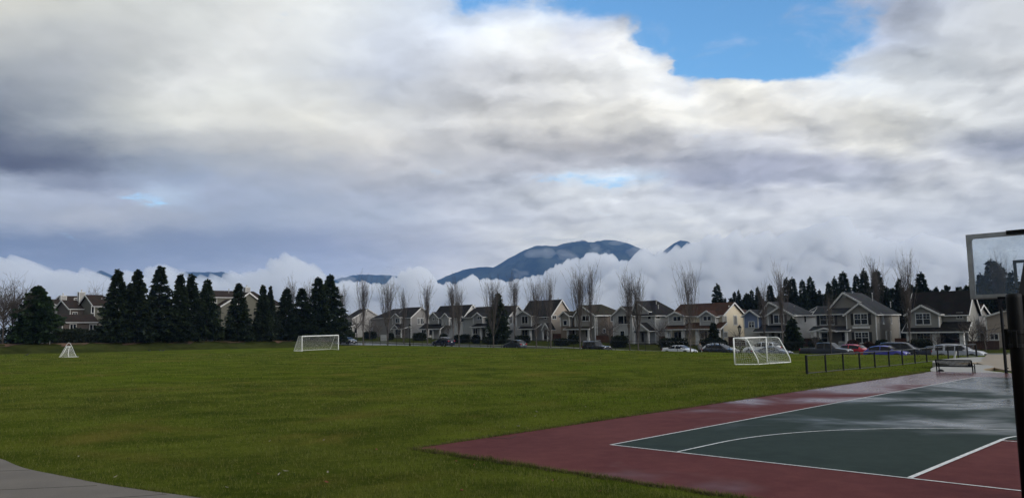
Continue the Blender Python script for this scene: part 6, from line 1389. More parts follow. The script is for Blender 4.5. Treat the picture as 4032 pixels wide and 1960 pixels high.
# ------------------------------------------------------------------ fences
def chain_mat():
    m, g, p, o = new_mat('chain_link'); uv = g.node('ShaderNodeUVMap').outputs[0]; s_ = g.node('ShaderNodeSeparateXYZ', {0: uv}).outputs
    def dia(op): return g.math('LESS_THAN', g.math('FRACT', g.math(op, g.math('MULTIPLY', s_[0], 14.), g.math('MULTIPLY', s_[1], 14.))), .035)
    f = g.math('MAXIMUM', dia('ADD'), dia('SUBTRACT')); p.inputs['Base Color'].default_value = (.012, .012, .012, 1); p.inputs['Roughness'].default_value = .6
    t = g.node('ShaderNodeBsdfTransparent'); x = g.node('ShaderNodeMixShader', {0: f, 1: t.outputs[0], 2: p.outputs[0]}); g.l.new(x.outputs[0], o.inputs['Surface']); return m
M['chain_link'] = chain_mat()
def mesh_panel(name, rows, root, base):         # rows: list of (bottom point, top point) along the fence; real panels, UV in metres
    V, F, UV = [], [], []; dist = 0
    for i, (p, q) in enumerate(rows):
        if i: dist += (p-rows[i-1][0]).length
        V += [tuple(p-base), tuple(q-base)]; UV += [(dist, 0), (dist, (q-p).length)]
    F = [(2*i, 2*i+2, 2*i+3, 2*i+1) for i in range(len(rows)-1)]
    me = bpy.data.meshes.new(name); me.from_pydata(V, [], F); ul = me.uv_layers.new(name='UVMap')
    for l in me.loops: ul.data[l.index].uv = UV[l.vertex_index]
    me.materials.append(M['chain_link']); o = bpy.data.objects.new(name, me); COL.objects.link(o); o.parent = root; return o
def chain_fence(label, pts, h, rp, rr, bottom=True, r_top=None, matn='black_metal'):
    pts = [V3(*p) for p in pts]; base = pts[0]; root = thing('chain_link_fence', label, 'fence', tuple(base))
    for i, p in enumerate(pts):
        q = MB(); q.tube([tuple(p-base-V3(0, 0, .3)), tuple(p-base+V3(0, 0, h+.03))], rp*(1.35 if i in (0, len(pts)-1) else 1), 8); q.build('fence_post', M[matn], root)
    q = MB(); q.tube([tuple(p-base+V3(0, 0, h)) for p in pts], rr, 6); q.build('top_rail', M['top_rail'], root)
    if bottom: q = MB(); q.tube([tuple(p-base+V3(0, 0, .06)) for p in pts], rr*.7, 5); q.build('bottom_rail', M['top_rail'], root)
    mesh_panel('wire_mesh', [(p+V3(0, 0, .06), p+V3(0, 0, h)) for p in pts], root, base); return root
M['top_rail'] = mat('top_rail', (.016, .016, .017), .35, var=.2, spec=.4, coat=.1)
fp = []
for i in range(14):
    f = i/13; x = 17.28+(41.2-17.28)*f; y = 47.+(70.8-47.)*f; fp.append((x, y, zg(x, y)))
chain_fence('low black chain-link fence with a shiny top rail behind the court', fp, 1.08, .058, .036)
fp = []
for i in range(41):
    a = -134+i*2.44*1.0; b = 85.6; x, y, _ = W(a, b); fp.append((x, y, zg(x, y)))
chain_fence('long thin black chain-link fence between the field and the street', fp, 1.25, .028, .018, False)
# tall court fence at the right, behind the hoop post
q0 = V3(*on_z(3962, 1467, 0), 0); H_ = 3.15
pts = [q0, q0+V3(EU[0]*.5, EU[1]*.5, 0)*1.0, q0+V3(EU[0]*3, EU[1]*3, 0), q0+V3(EU[0]*6, EU[1]*6, 0)]
root = thing('court_fence', 'tall black chain-link court fence just left of the hoop post', 'fence', tuple(q0))
for p, rr in ((pts[0], .07), (pts[2], .05), (pts[3], .05)):
    q = MB(); q.tube([tuple(p-q0-V3(0, 0, .3)), tuple(p-q0+V3(0, 0, H_))], rr, 10); q.build('fence_post', M['black_metal'], root)
for z in (.08, 1.55, H_-.08):
    q = MB(); q.tube([(0, 0, z), tuple(pts[3]-q0+V3(0, 0, z))], .025, 6); q.build('fence_rail', M['black_metal'], root)
q = MB()
for z in (.2, .9, 1.6, 2.3): q.box(-.02, .12, -.03, .03, z, z+.05)
q.build('hinge', M['black_metal'], root)
mesh_panel('wire_mesh', [(p+V3(0, 0, .06), p+V3(0, 0, H_-.06)) for p in (pts[0], pts[2], pts[3])], root, q0)
M['red_wood'] = mat('red_wood', (.105, .042, .024), .8, var=.3, scale=1.5); M['dark_wood'] = mat('dark_wood', (.05, .022, .014), .85, var=.3, scale=1.5)
def wood_fence(label, k, x0, x1, yt, b, m, bb=None, h=None):
    a0, zt = on_b(*N(k, x0, yt), b); a1, _ = on_b(*N(k, x1, yt), b); w0 = V3(*W(a0, b)); w1 = V3(*W(a1, b)); z0 = zg(w0.x, w0.y)-.1; hh = max(zt-z0, 1.2)
    root = thing('wooden_fence', label, 'fence', (w0.x, w0.y, z0), TH, 'brown board fences between the houses'); ln = (w1-w0).length; n = max(3, int(ln/.15))
    bd = MB()
    for i in range(n): bd.box(ln*i/n+.005, ln*(i+1)/n-.005, -.012, .012, .05, hh-.06+.02*math.sin(i*3.1))
    bd.build('boards', M[m], root)
    for i in range(int(ln/2.4)+2):
        x = min(i*2.4, ln); q = MB(); q.box(x-.05, x+.05, .014, .11, 0, hh); q.build('fence_post', M[m], root)
    q = MB(); q.box(0, ln, -.05, .05, hh-.06, hh-.02); q.build('cap_rail', M[m], root)
wood_fence('brown board fence beside the brown house side wall', 4, 1840, 2085, 912, 116.5, 'red_wood'); wood_fence('brown board fence left of the brown house', 4, 1278, 1382, 890, 117, 'red_wood')
wood_fence('dark red board fence at the cream house side, behind the lantern post', 5, 1752, 1968, 930, 117, 'dark_wood'); wood_fence('dark board fence between the white house and the taupe house', 6, 778, 905, 880, 118, 'dark_wood')
wood_fence('red-brown board fence between the taupe and black-roofed houses', 7, 310, 435, 828, 117.5, 'red_wood'); wood_fence('long dark brown fence right of the open garage', 7, 1030, 1330, 855, 113, 'dark_wood')
wood_fence('short dark board fence at the light grey house side wall', 5, 830, 925, 920, 117, 'dark_wood')
a0, zt = on_b(*N(3, 840, 905), 107); a1, _ = on_b(*N(3, 920, 905), 107); w0 = W(a0, 107); z0 = zg(w0[0], w0[1]); q = MB()
root = thing('picket_fence', 'short white fence in a front yard near the pointed bay house', 'fence', (w0[0], w0[1], z0), TH)
for i in range(14): q.box((a1-a0)*i/14+.01, (a1-a0)*(i+1)/14-.01, -.015, .015, .05, max(zt-z0, .9))
q.build('pickets', M['white_trim'], root); q = MB(); q.box(0, a1-a0, .016, .06, .3, .4); q.build('fence_rail', M['white_trim'], root)

# ------------------------------------------------------------------ lantern posts, signs
def lantern(label, x, yt, b):
    d = ray(x, yt); t = b/(d[0]*EV[0]+d[1]*EV[1]); px, py = d[0]*t, d[1]*t; z0 = zg(px, py); h = (d*t)[2]+EYE-z0
    root = thing('street_lamp', label, 'street lamp', (px, py, z0-.05), 0, 'lantern posts by the street')
    q = MB(); q.lathe([(.17, 0), (.17, .35), (.12, .45), (.09, .9), (.065, 1.0), (.055, h-1.0), (.09, h-.98), (.09, h-.92)], (0, 0, 0), 12); q.build('post', M['black_metal'], root, smooth=True)
    q = MB(); q.lathe([(.12, h-.88), (.22, h-.40)], (0, 0, 0), 6); q.build('lantern_glass', mat('lantern_glass', (.25, .24, .21), .3), root)
    q = MB(); q.lathe([(.30, h-.42), (.27, h-.36), (.12, h-.14), (.03, h-.06), (.03, h)], (0, 0, 0), 6)
    for i in range(6): t2 = 6.2832*i/6; q.bar((.125*math.cos(t2), .125*math.sin(t2), h-.9), (.225*math.cos(t2), .225*math.sin(t2), h-.40), .025)
    q.build('lantern_frame', M['black_metal'], root); return root
lantern('black lantern post between two bare trees at the left end of the street', 1613.5, 1272, 88.2); lantern('black lantern post in front of the cream house side wall', 2911, 1275, 89.5)
def sign_post(label, x, yt, b, plate):
    d = ray(x, yt); t = b/(d[0]*EV[0]+d[1]*EV[1]); px, py = d[0]*t, d[1]*t; z0 = zg(px, py); h = (d*t)[2]+EYE-z0
    root = thing('sign_post', label, 'sign', (px, py, z0-.05), TH, None); q = MB(); q.tube([(0, 0, 0), (0, 0, h)], .035, 8); q.build('post', M['grey_trim'] if plate else M['black_metal'], root)
    if plate: q = MB(); q.box(-.16, .16, -.05, -.035, h-.62, h-.05); q.build('sign_plate', M['white_trim'], root)
sign_post('small white street sign on a thin post above the parked navy saloon', 1354, 1293, 104, True); sign_post('plain thin black post left of the bushy fir', 1920, 1296, 89, False)
a, zt = on_b(*N(4, 403, 895), 110); w_ = W(a, 110); z0 = zg(w_[0], w_[1])
root = thing('yard_sign', 'white square yard sign just left of the bushy fir', 'sign', (w_[0], w_[1], z0), TH); q = MB(); q.box(-.42, .42, -.02, .02, zt-z0-.65, zt-z0); q.build('sign_plate', M['white_trim'], root)
q = MB(); q.bar((-.3, 0, 0), (-.3, 0, zt-z0-.6), .04); q.bar((.3, 0, 0), (.3, 0, zt-z0-.6), .04); q.build('post', M['grey_trim'], root)
a, zt = on_a(*N(1, 550, 868), -136.5); w_ = W(-136.5, a); z0 = zg(w_[0], w_[1])
root = thing('utility_box', 'small white box sign on the bank right of the broad conifer', 'sign', (w_[0], w_[1], z0), TH); q = MB(); q.box(-.1, .1, -.28, .28, zt-z0-.1, zt-z0+.42); q.build('sign_plate', M['white_trim'], root); q = MB(); q.bar((0, 0, -.1), (0, 0, zt-z0), .06); q.build('post', M['grey_trim'], root)
# leaning grey marker post near the skate park
x, y = on_z(3748, 1417, -.3); q = MB(); root = thing('marker_post', 'leaning grey plank post at the end of the low fence', 'post', (x, y, zg(x, y))); q.bar((0, 0, -.2), (.42, .1, .85), .14, .05); q.build('plank', M['grey_trim'], root); q = MB(); q.bar((.3, .1, -.2), (.3, .1, .35), .1); q.build('stub', M['black_metal'], root)

# ------------------------------------------------------------------ basketball hoop
HU = 7.895; HP = V3(*CT(HU, -.6), 0)
root = thing('basketball_hoop', 'black basketball hoop post with a clear backboard in a grey frame, seen from behind', 'basketball hoop', tuple(HP), TH)
M['hoop_black'] = mat('hoop_black', (.0028, .0028, .003), .5, var=.25, scale=7, spec=.16, bump=.15, bscale=60)
M['frame_grey'] = mat('frame_grey', (.33, .34, .345), .55, var=.18, scale=5, bump=.1, bscale=40)
q = MB(); q.lathe([(.103, -.3), (.103, 2.84), (.099, 2.89), (.08, 2.905), (.0, 2.908)], (0, 0, 0), 24); q.build('post', M['hoop_black'], root, smooth=True)
q = MB()
for z in (2.12, 2.32): q.tube([(0, 0, z), (0, 0, z+.06)], .118, 20)
q.box(-.155, .155, -.03, .03, 2.10, 2.40); q.box(-.03, .03, -.16, .16, 2.13, 2.37); q.build('clamp', M['hoop_black'], root, bevel=.008)
for z in (2.15, 2.35):
    for s_ in (-1, 1): q = MB(); q.tube([(s_*.138, -.05, z), (s_*.138, .05, z)], .014, 8); q.build('bolt', M['hoop_black'], root)
by = 1.78
q = MB(); q.prism([(.03, .04, 2.45), (.03, .10, 2.88), (.03, 1.25, 4.02), (.03, by-.12, 4.02), (.03, by-.12, 3.00), (.03, 1.2, 3.08)], (.13, 0, 0)); q.build('arm', M['hoop_black'], root, bevel=.01)
q = MB(); q.box(-.03, .38, by-.13, by-.075, 2.98, 4.03); q.build('mounting_plate', M['hoop_black'], root, bevel=.008)
BW, BH, Z0, uo = .955, 1.10, 2.885, -.06
q = MB(); t = .075
q.box(uo-BW, uo+BW, by-.05, by+.02, Z0, Z0+t); q.box(uo-BW, uo+BW, by-.05, by+.02, Z0+BH-t, Z0+BH)
q.box(uo-BW, uo-BW+t, by-.052, by+.018, Z0+t, Z0+BH-t); q.box(uo+BW-t, uo+BW, by-.052, by+.018, Z0+t, Z0+BH-t)
for sx_ in (-1, 1):
    q.prism([(uo+sx_*BW, by-.056, Z0+BH), (uo+sx_*(BW-.2), by-.056, Z0+BH), (uo+sx_*BW, by-.056, Z0+BH-.2)], (0, .004, 0))
q.box(uo-BW+.02, uo+BW-.02, by-.066, by-.054, Z0+.018, Z0+.032); q.build('backboard_frame', M['frame_grey'], root, bevel=.005)
q = MB(); q.box(uo-.35, uo+.35, by-.07, by-.0535, Z0+BH-.055, Z0+BH+.012); q.build('frame_brace', M['hoop_black'], root)
q = MB(); q.box(uo-.55, uo-.05, by-.07, by-.0535, Z0-.01, Z0+.03); q.build('frame_brace', M['hoop_black'], root)
m, g2, p, o_ = new_mat('backboard_glass')
tr = g2.node('ShaderNodeBsdfTransparent', {0: (.90, .93, .94)}); gl = g2.node('ShaderNodeBsdfGlossy', {0: (.8, .85, .88), 'Roughness': .04}); df = g2.node('ShaderNodeBsdfDiffuse', {0: (.30, .34, .36)})
po = g2.node('ShaderNodeTexCoord').outputs['Object']; spots = g2.remap(g2.noise(po, 75., 2, .5), .66, .72, 0, .55); film = g2.remap(g2.noise(po, 3., 5, .6), .3, .75, .06, .16)
x1 = g2.node('ShaderNodeMixShader', {0: g2.math('MAXIMUM', spots, film), 1: tr.outputs[0], 2: df.outputs[0]}); fr_ = g2.node('ShaderNodeFresnel', {0: 1.45})
x2 = g2.node('ShaderNodeMixShader', {0: fr_.outputs[0], 1: x1.outputs[0], 2: gl.outputs[0]}); g2.l.new(x2.outputs[0], o_.inputs['Surface']); M['backboard_glass'] = m
q = MB(); q.box(uo-BW+t, uo+BW-t, by-.006, by+.006, Z0+t, Z0+BH-t); q.build('backboard', M['backboard_glass'], root)
q = MB(); tz = Z0+.165; tw = .305; lw2 = .05
q.box(uo-tw, uo+tw, by+.0065, by+.009, tz+.455-lw2, tz+.455); q.box(uo-tw, uo-tw+lw2, by+.0065, by+.009, tz, tz+.455-lw2); q.box(uo+tw-lw2, uo+tw, by+.0065, by+.009, tz, tz+.455-lw2); q.box(uo-tw+lw2, uo+tw-lw2, by+.0065, by+.009, tz, tz+lw2); q.build('target_square', M['frame_grey'], root)
rm = MB(); cy_ = by+.15+.23; rm.tube([(uo+.23*math.cos(t2), cy_+.23*math.sin(t2), 3.05) for t2 in np.linspace(0, 6.2832, 33)], .01, 8, False); rm.box(uo-.07, uo+.07, by+.01, by+.17, 3.02, 3.06); ro = rm.build('rim', mat('rim_orange', (.42, .07, .012), .5), root)
nt = MB()
for i in range(12):
    t0 = 6.2832*i/12
    for s_ in (1, -1): nt.tube([(uo+(.23-.09*f)*math.cos(t0+s_*f*.7), cy_+(.23-.09*f)*math.sin(t0+s_*f*.7), 3.04-.42*f) for f in np.linspace(0, 1, 6)], .004, 4, False)
nt.build('hoop_net', M['net'], ro)

# ------------------------------------------------------------------ crows and fallen leaves
crow_m = mat('crow_black', (.006, .006, .007), .5)
def crow(label, x, y, dist, rz, first=None):
    p = on_y(x, y, dist); z = zg(p[0], p[1])
    if first is not None:
        o = copy_tree(first); o.location = (p[0], p[1], z); o.rotation_euler = (0, 0, rz); o['label'] = label; return o
    root = thing('crow', label, 'bird', (p[0], p[1], z), rz, 'crows on the grass')
    me = bpy.data.meshes.new('body'); vs_ = [(-.26, 0, .13), (-.14, 0, .16), (0, 0, .19), (.10, 0, .24), (.15, 0, .30), (.19, 0, .31), (.25, 0, .295)]
    me.from_pydata(vs_, [(i, i+1) for i in range(6)], []); o = bpy.data.objects.new('body', me); COL.objects.link(o); o.parent = root; o.modifiers.new('Skin', 'SKIN'); s_ = o.modifiers.new('Sub', 'SUBSURF'); s_.levels = s_.render_levels = 1
    for i, r in enumerate(((.03, .012), (.06, .05), (.085, .08), (.065, .06), (.045, .045), (.032, .032), (.006, .008))): me.skin_vertices[0].data[i].radius = r
    me.skin_vertices[0].data[2].use_root = True; me.materials.append(crow_m)
    for s2 in (1, -1):
        w2 = MB(); w2.prism([(.08, s2*.07, .24), (-.05, s2*.09, .22), (-.24, s2*.05, .14), (-.05, s2*.095, .15), (.07, s2*.085, .17)], (0, s2*.012, 0)); w2.build('wing', crow_m, root)
        l2 = MB(); l2.tube([(.01, s2*.035, .14), (.0, s2*.035, .07), (.015, s2*.035, 0)], .008, 5)
        for q2 in (-.02, 0, .02): l2.tube([(.015, s2*.035, .004), (.06, s2*.035+q2, .004)], .005, 4)
        l2.build('leg', crow_m, root)
    return root
c0 = crow('black crow alone on the grass left of the small pop-up goal', 107, 1395.5, 103, .6)
crow('black crow, left one of a pair below the tall conifers', 630, 1374, 122, 2.5, c0); crow('black crow, right one of a pair below the tall conifers', 643.5, 1374.5, 122, .4, c0); crow('black crow left of the pair below the tall conifers', 588, 1373.5, 122, 3.3, c0)
M['leaf_pale'] = mat('leaf_pale', (.26, .24, .17), .7, var=.3); M['leaf_red'] = mat('leaf_red', (.20, .055, .025), .7, var=.4)
def leaf_mesh():
    mb = MB(); P = []
    for i in range(9):
        t = i/8; w_ = .035*math.sin(math.pi*t)**.7*(1+.25*math.sin(t*22)); P.append((t*.12-.06, w_, .012+.03*(t-.5)**2*4+abs(w_)*.5))
    Q = [(p[0], -p[1], p[2]+.006) for p in P]; C = [(p[0], 0, .008+.02*(i/8-.5)**2*4) for i, p in enumerate(P)]
    for i in range(8): mb.face([P[i], P[i+1], C[i+1], C[i]]); mb.face([C[i], C[i+1], Q[i+1], Q[i]])
    mb.tube([(.055, 0, .02), (.10, .01, .035)], .003, 4); return mb
lp_ = lr_ = None
for x, y, red in ((1014, 1869, 1), (1285, 1904, 1), (1482, 1773, 1), (1100, 1872, 0), (1122, 1860, 0), (1292, 1864, 0), (892, 1924, 0), (455, 1882, 0), (1063, 1739, 0), (1275, 1737, 0), (310, 1801, 0), (2112, 1623, 0), (2108, 1641, 0), (2281, 1621, 0), (2305, 1604, 0), (2040, 1681, 0), (1796, 1820, 1), (1868, 1835, 1), (1937, 1810, 1), (2178, 1897, 1), (2360, 1940, 1), (1816, 1938, 1)):
    z = 0.
    for _ in range(6): px, py = on_z(x, y, z); z = zg(px, py)
    src = lr_ if red else lp_
    if src is None:
        o = leaf_mesh().build('fallen_leaf', M['leaf_red' if red else 'leaf_pale'])
        tag(o, 'curled red-brown fallen leaf lying on the near grass' if red else 'small pale curled fallen leaf lying on the grass', 'leaf', 'red-brown fallen leaves' if red else 'pale fallen leaves')
        if red: lr_ = o
        else: lp_ = o
    else: o = src.copy(); COL.objects.link(o)
    o.location = (px, py, z+.02); o.rotation_euler = (random.uniform(-.5, .5), random.uniform(-.5, .5), random.uniform(0, 6.28)); k = random.uniform(.4, .7); o.scale = (k, k, k)
# ------------------------------------------------------------------ mountains, low cloud, haze
m, g2, p, o_ = new_mat('forest_slope')
pos = g2.node('ShaderNodeNewGeometry').outputs['Position']
cc = g2.mix(g2.remap(g2.noise(pos, .004, 8, .65), .35, .65), (.004, .009, .008), (.055, .064, .048)); g2.put(p.inputs['Base Color'], cc); p.inputs['Roughness'].default_value = 1.; p.inputs['Specular IOR Level'].default_value = 0.
M['forest_slope'] = m
def mountain(crest, dist, depth, seed, name='mountain'):
    xs = np.arange(crest[0][0], crest[-1][0]+1, 4.); yc = np.interp(xs, [c[0] for c in crest], [c[1] for c in crest])
    yc = yc+np.array([mnoise.fractal(Vector((x*.03, seed, 0)), .9, 2., 5) for x in xs])*2.2
    nd = 44; V = []
    for j in range(nd):
        s_ = (j/(nd-1))*2-1
        for x, y in zip(xs, yc):
            X, Y, Z = on_y(x*D2N, y*D2N, dist); f = max(0, 1-abs(s_)**1.25)
            rid = mnoise.fractal(Vector((X*.0011, Y*.0011+s_*depth*.0011, seed)), .8, 2.1, 6)
            z = Z*f*(1+(.36*rid if abs(s_) > .03 else 0)*min(1, abs(s_)*3)); V.append((X*(1+s_*depth/dist), Y+s_*depth, max(z, -20)))
    n = len(xs); i = (np.arange(nd-1)[:, None]*n+np.arange(n-1)[None]).ravel(); F = np.c_[i, i+1, i+1+n, i+n]
    o = np_mesh(name, V, F, M['forest_slope'], smooth=False); tag(o, kind='structure'); return o
mountain([(960, 812), (1040, 745), (1085, 711), (1130, 691), (1165, 678), (1200, 672), (1240, 671), (1280, 650), (1320, 627), (1350, 618), (1400, 624), (1440, 613), (1480, 611), (1520, 604), (1545, 602), (1580, 612), (1618, 627), (1680, 655), (1800, 720), (1950, 800)], 6500, 1500, 3.)
mountain([(1500, 790), (1580, 700), (1640, 650), (1665, 634), (1690, 613), (1712, 603), (1730, 606), (1790, 640), (1900, 700), (2050, 790)], 6900, 900, 9.)
mountain([(640, 800), (760, 735), (820, 712), (860, 699), (910, 692), (960, 690), (1000, 694), (1060, 705), (1120, 740), (1200, 810)], 7000, 900, 14.)
mountain([(150, 790), (215, 712), (235, 686), (255, 679), (280, 690), (360, 705), (430, 690), (455, 684), (520, 685), (560, 682), (575, 688), (640, 740), (720, 800)], 7100, 800, 21.)
# cumulus bank: one heaped body with a cauliflower front, fraying at its upper edge
def cloud_mat(name, dens):
    m = bpy.data.materials.new(name); m.use_nodes = True; g2 = G(m.node_tree); g2.n.clear()
    v = g2.node('ShaderNodeVolumeScatter', {'Color': (.986, .988, .991), 'Density': dens, 'Anisotropy': .25}); ou = g2.node('ShaderNodeOutputMaterial'); g2.l.new(v.outputs[0], ou.inputs['Volume']); M[name] = m
cloud_mat('cloud', .020); cloud_mat('cloud_left', .0085); cloud_mat('cloud_right', .014); cloud_mat('cloud_scrap', .0024)
TOP = [(-200, 655), (0, 655), (40, 652), (75, 672), (120, 692), (165, 684), (200, 672), (232, 690), (270, 704), (330, 692), (370, 676), (405, 666), (432, 690), (470, 704), (530, 700), (560, 690), (600, 694), (650, 684), (680, 652), (712, 638), (745, 655), (785, 668), (815, 688), (840, 715), (870, 712), (905, 706), (930, 708), (950, 722), (975, 708), (1000, 690), (1025, 682), (1048, 675), (1066, 684), (1082, 702), (1110, 716), (1150, 712), (1185, 696), (1205, 694), (1228, 706), (1280, 710), (1330, 700), (1345, 690), (1370, 688), (1395, 668), (1420, 652), (1450, 656), (1480, 640), (1500, 648), (1528, 630), (1550, 652), (1580, 648), (1610, 632), (1650, 630), (1690, 634), (1740, 614), (1790, 600), (1830, 596), (1870, 582), (1910, 596), (1960, 588), (2010, 590), (2050, 572), (2085, 552), (2115, 550), (2145, 566), (2180, 590), (2230, 612), (2280, 610), (2320, 592), (2350, 596), (2400, 625), (2480, 640), (2600, 640), (2800, 640)]
_tx = np.arange(-260, 2860, 4.); _ty = np.interp(_tx, [t[0] for t in TOP], [t[1] for t in TOP]); _k = np.hanning(11); _k /= _k.sum(); tx = _tx; tyy = np.convolve(np.pad(_ty, 5, mode='edge'), _k, 'valid')
def vnoise(x, y, seed=0):
    xi = np.floor(x).astype(np.int64); yi = np.floor(y).astype(np.int64); fx = x-xi; fy = y-yi; fx = fx*fx*(3-2*fx); fy = fy*fy*(3-2*fy)
    def hs(i, j): h_ = (i*374761393+j*668265263+seed*144665) & 0x7fffffff; h_ = ((h_ ^ (h_ >> 13))*1274126177) & 0x7fffffff; return (h_ ^ (h_ >> 16))/0x7fffffff-.5
    return (hs(xi, yi)*(1-fx)+hs(xi+1, yi)*fx)*(1-fy)+(hs(xi, yi+1)*(1-fx)+hs(xi+1, yi+1)*fx)*fy
def fbm(x, y, oc=5, seed=0): return sum(vnoise(x*2.03**o, y*2.03**o, seed+o)*.55**o for o in range(oc))
def cloud_bank(seed, dist, xa, xb, mname, label, end0=0, end1=0):
    r = np.random.default_rng(seed); xs = np.arange(xa, xb, 3.); P = []
    x = -260.
    while x < 2840:                                   # heads along the crest
        soft = x < 620 or x > 1580; yt = float(np.interp(x, tx, tyy)); rp = (r.uniform(3, 9) if r.random() < .6 else r.uniform(11, 24)) if not soft else (r.uniform(5, 11) if r.random() < .5 else r.uniform(13, 28))
        P.append((x, yt+rp*.85+(r.uniform(-13, 16) if soft else r.uniform(-7, 9)), rp)); x += rp*r.uniform(.3, .8)
    for k in range(1500):                             # heads over the face
        x = r.uniform(-260, 2840); yt = float(np.interp(x, tx, tyy)); dy = r.uniform(0, 1)**1.25*190; rp = r.uniform(6, 18)+dy*.13*r.uniform(.5, 1.5); P.append((x, yt+rp*.9+dy, rp))
    P = np.array(P)
    crest = np.full(len(xs), 900.)
    for cx_, cy_, rp in P:
        k = np.abs(xs-cx_) < rp; crest[k] = np.minimum(crest[k], cy_-np.sqrt(np.maximum(rp*rp-(xs[k]-cx_)**2, 0)))
    base = np.interp(xs, tx, tyy)+24; crest = np.minimum(crest, base)+fbm(xs/17., xs*0+3.3, 6, 5)*11
    if end0: crest += 150*(1-np.clip((xs-xa)/end0, 0, 1))**1.6
    if end1: crest += 150*(1-np.clip((xb-xs)/end1, 0, 1))**1.6
    crest = np.minimum(crest, 838.)
    nv = 84; sv_ = np.concatenate([np.linspace(0, .35, 46), np.linspace(.36, 1, nv-46)]); bot = 846.
    Y = crest[:, None]+(bot-crest[:, None])*sv_[None]; X = np.repeat(xs[:, None], nv, 1)
    acc = np.zeros_like(X)
    for cx_, cy_, rp in P:
        i0, i1 = np.searchsorted(xs, (cx_-rp, cx_+rp)); 
        if i1 <= i0: continue
        d2 = (X[i0:i1]-cx_)**2+(Y[i0:i1]-cy_)**2; dep = 10+(cy_-np.interp(cx_, tx, tyy))*.30
        hgt = np.sqrt(np.maximum(rp*rp-d2, 0))*.95; acc[i0:i1] += np.where(d2 < rp*rp, np.exp((hgt+dep)/5.), 0)
    slope = 10+(Y-np.interp(xs, tx, tyy)[:, None])*.30
    rel = 5.*np.log(acc+np.exp(np.clip(slope, -40, 200)/5.))
    edge = np.clip((Y-crest[:, None])/10., 0, 1); rel = (slope+(rel-slope)*1.5+12*fbm(X/40., Y/30., 6, 9))*edge**.6
    # fine crumple
    for a_, fx, fy in ((1.1, .21, .27), (.8, .43, .38), (.5, .8, .9)): rel += .55*a_*np.sin(X*fx+2*np.sin(Y*fy*.7))*np.sin(Y*fy+1.7*np.sin(X*fx*.6))*edge
    V = []; T = []
    feather = np.interp(xs, [-240, 560, 700, 820, 860, 900, 1560, 1700, 2820], [20, 20, 13, 16, 16, 6, 7, 15, 20])
    mpp = D2N/FPX*dist
    for i in range(len(xs)):
        for j in range(nv):
            dd = dist-rel[i, j]*mpp; V.append(on_y(xs[i]*D2N, Y[i, j]*D2N, dd)); T.append(min(1., (Y[i, j]-crest[i])/(feather[i]*2.2)))
        for j in range(5):                            # the far side, rounding down
            f = (j+1)/5; x_, y_, z_ = on_y(xs[i]*D2N, (crest[i]+(bot-crest[i])*f*f)*D2N, dist); V.append((x_, y_+900*math.sin(f*1.57)*.7, z_)); T.append(min(1., f*f*6))
    k = nv+5; F = []
    V2 = np.array(V); n = len(xs); i = np.arange(n-1)[:, None]*k
    jj = np.arange(nv-1)[None]; A = (i+jj).ravel(); F.append(np.c_[A, A+1, A+1+k, A+k])
    A = (i+nv+np.arange(4)[None]).ravel(); F.append(np.c_[A, A+k, A+k+1, A+1])
    A = i.ravel(); F.append(np.c_[A, A+k, A+k+nv, A+nv]); F.append(np.c_[A+nv-1, A+nv+4, A+k+nv+4, A+k+nv-1])
    o = np_mesh('cloud_bank', V2, np.concatenate(F), M[mname], smooth=True, attr=T); return tag(o, label, 'cloud', kind='stuff')
cloud_bank(4, 4650., 770, 1720, 'cloud', 'bright white heaped clouds hiding the foot of the mountain', 90, 190)
cloud_bank(12, 5150., -240, 930, 'cloud_left', 'softer grey-white clouds lying behind the left conifers', 0, 140)
cloud_bank(23, 4350., 1430, 2820, 'cloud_right', 'tall soft cloud bank rising behind the houses on the right', 200, 0)
def ico(sub):
    b = bmesh.new(); bmesh.ops.create_icosphere(b, subdivisions=sub, radius=1.); V = np.array([v.co[:] for v in b.verts]); F = np.array([[v.index for v in f.verts] for f in b.faces]); b.free(); return V, F
ICO = {2: ico(3)}
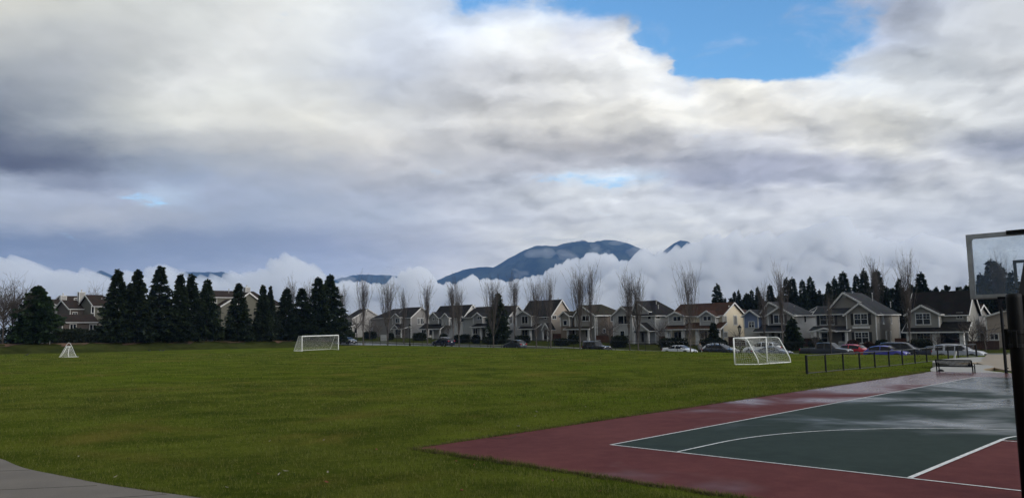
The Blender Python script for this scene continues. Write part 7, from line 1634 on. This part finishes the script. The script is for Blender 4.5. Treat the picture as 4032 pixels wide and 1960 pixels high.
class Cloud:
    def __init__(s, seed): s.V, s.F, s.T, s.n, s.r = [], [], [], 0, np.random.default_rng(seed)
    def puff(s, x, y, dist, rpx, dens=1., sub=2, sq=.85, lump=.30):
        V, F = ICO[sub]; c = np.array(on_y(x*D2N, y*D2N, dist)); k = rpx*D2N/FPX*dist; r = s.r
        ph = r.uniform(0, 6.28, (5, 3)); fr = r.normal(size=(5, 3))*np.array([1.6, 2.4, 3.6, 5.5, 8.])[:, None]
        d = np.ones(len(V))
        for i in range(5): d += lump*(.62**i)*np.sin(V@fr[i]+ph[i, 0])*.6
        W_ = V*np.maximum(d, .35)[:, None]*np.array([1.15, 1., sq])*k; s.V.append(W_+c); s.F.append(F+s.n); s.T.append(np.full(len(V), dens)); s.n += len(V)
    def build(s, label):
        o = np_mesh('cloud_bank', np.concatenate(s.V), np.concatenate(s.F), M['cloud_scrap'], smooth=True, attr=np.concatenate(s.T)); return tag(o, label, 'cloud', kind='stuff')
wz = Cloud(8); r = wz.r       # thin scraps caught on the slopes and over the summit
for x, y, rx, sq in ((1372, 634, 30, .42), (1420, 642, 22, .5), (1500, 628, 15, .7), (1528, 642, 12, .9), (1620, 633, 24, .45), (1432, 672, 16, .6), (1304, 684, 15, .7), (1676, 640, 20, .5), (875, 706, 22, .45), (980, 682, 16, .8), (452, 686, 18, .4), (1350, 604, 34, .22), (1430, 601, 36, .2), (1500, 596, 30, .22), (1558, 604, 22, .3)):
    wz.puff(x, y, r.uniform(5000, 5300), rx, 1., 2, sq, .85)
o = wz.build('thin scraps of cloud caught on the mountain slopes and summit')
# air
hz = MB(); hz.box(-7000, 7000, -4000, 8000, -30, HAZE_TOP); m = bpy.data.materials.new('haze'); m.use_nodes = True; g2 = G(m.node_tree); g2.n.clear()
vo = g2.node('ShaderNodeVolumePrincipled', {'Color': HAZE_C, 'Density': HAZE_D}); ou = g2.node('ShaderNodeOutputMaterial'); g2.l.new(vo.outputs[0], ou.inputs['Volume']); M['haze'] = m
tag(hz.build('haze', m), 'faint blue air between the field and the far mountains', 'haze', kind='stuff')
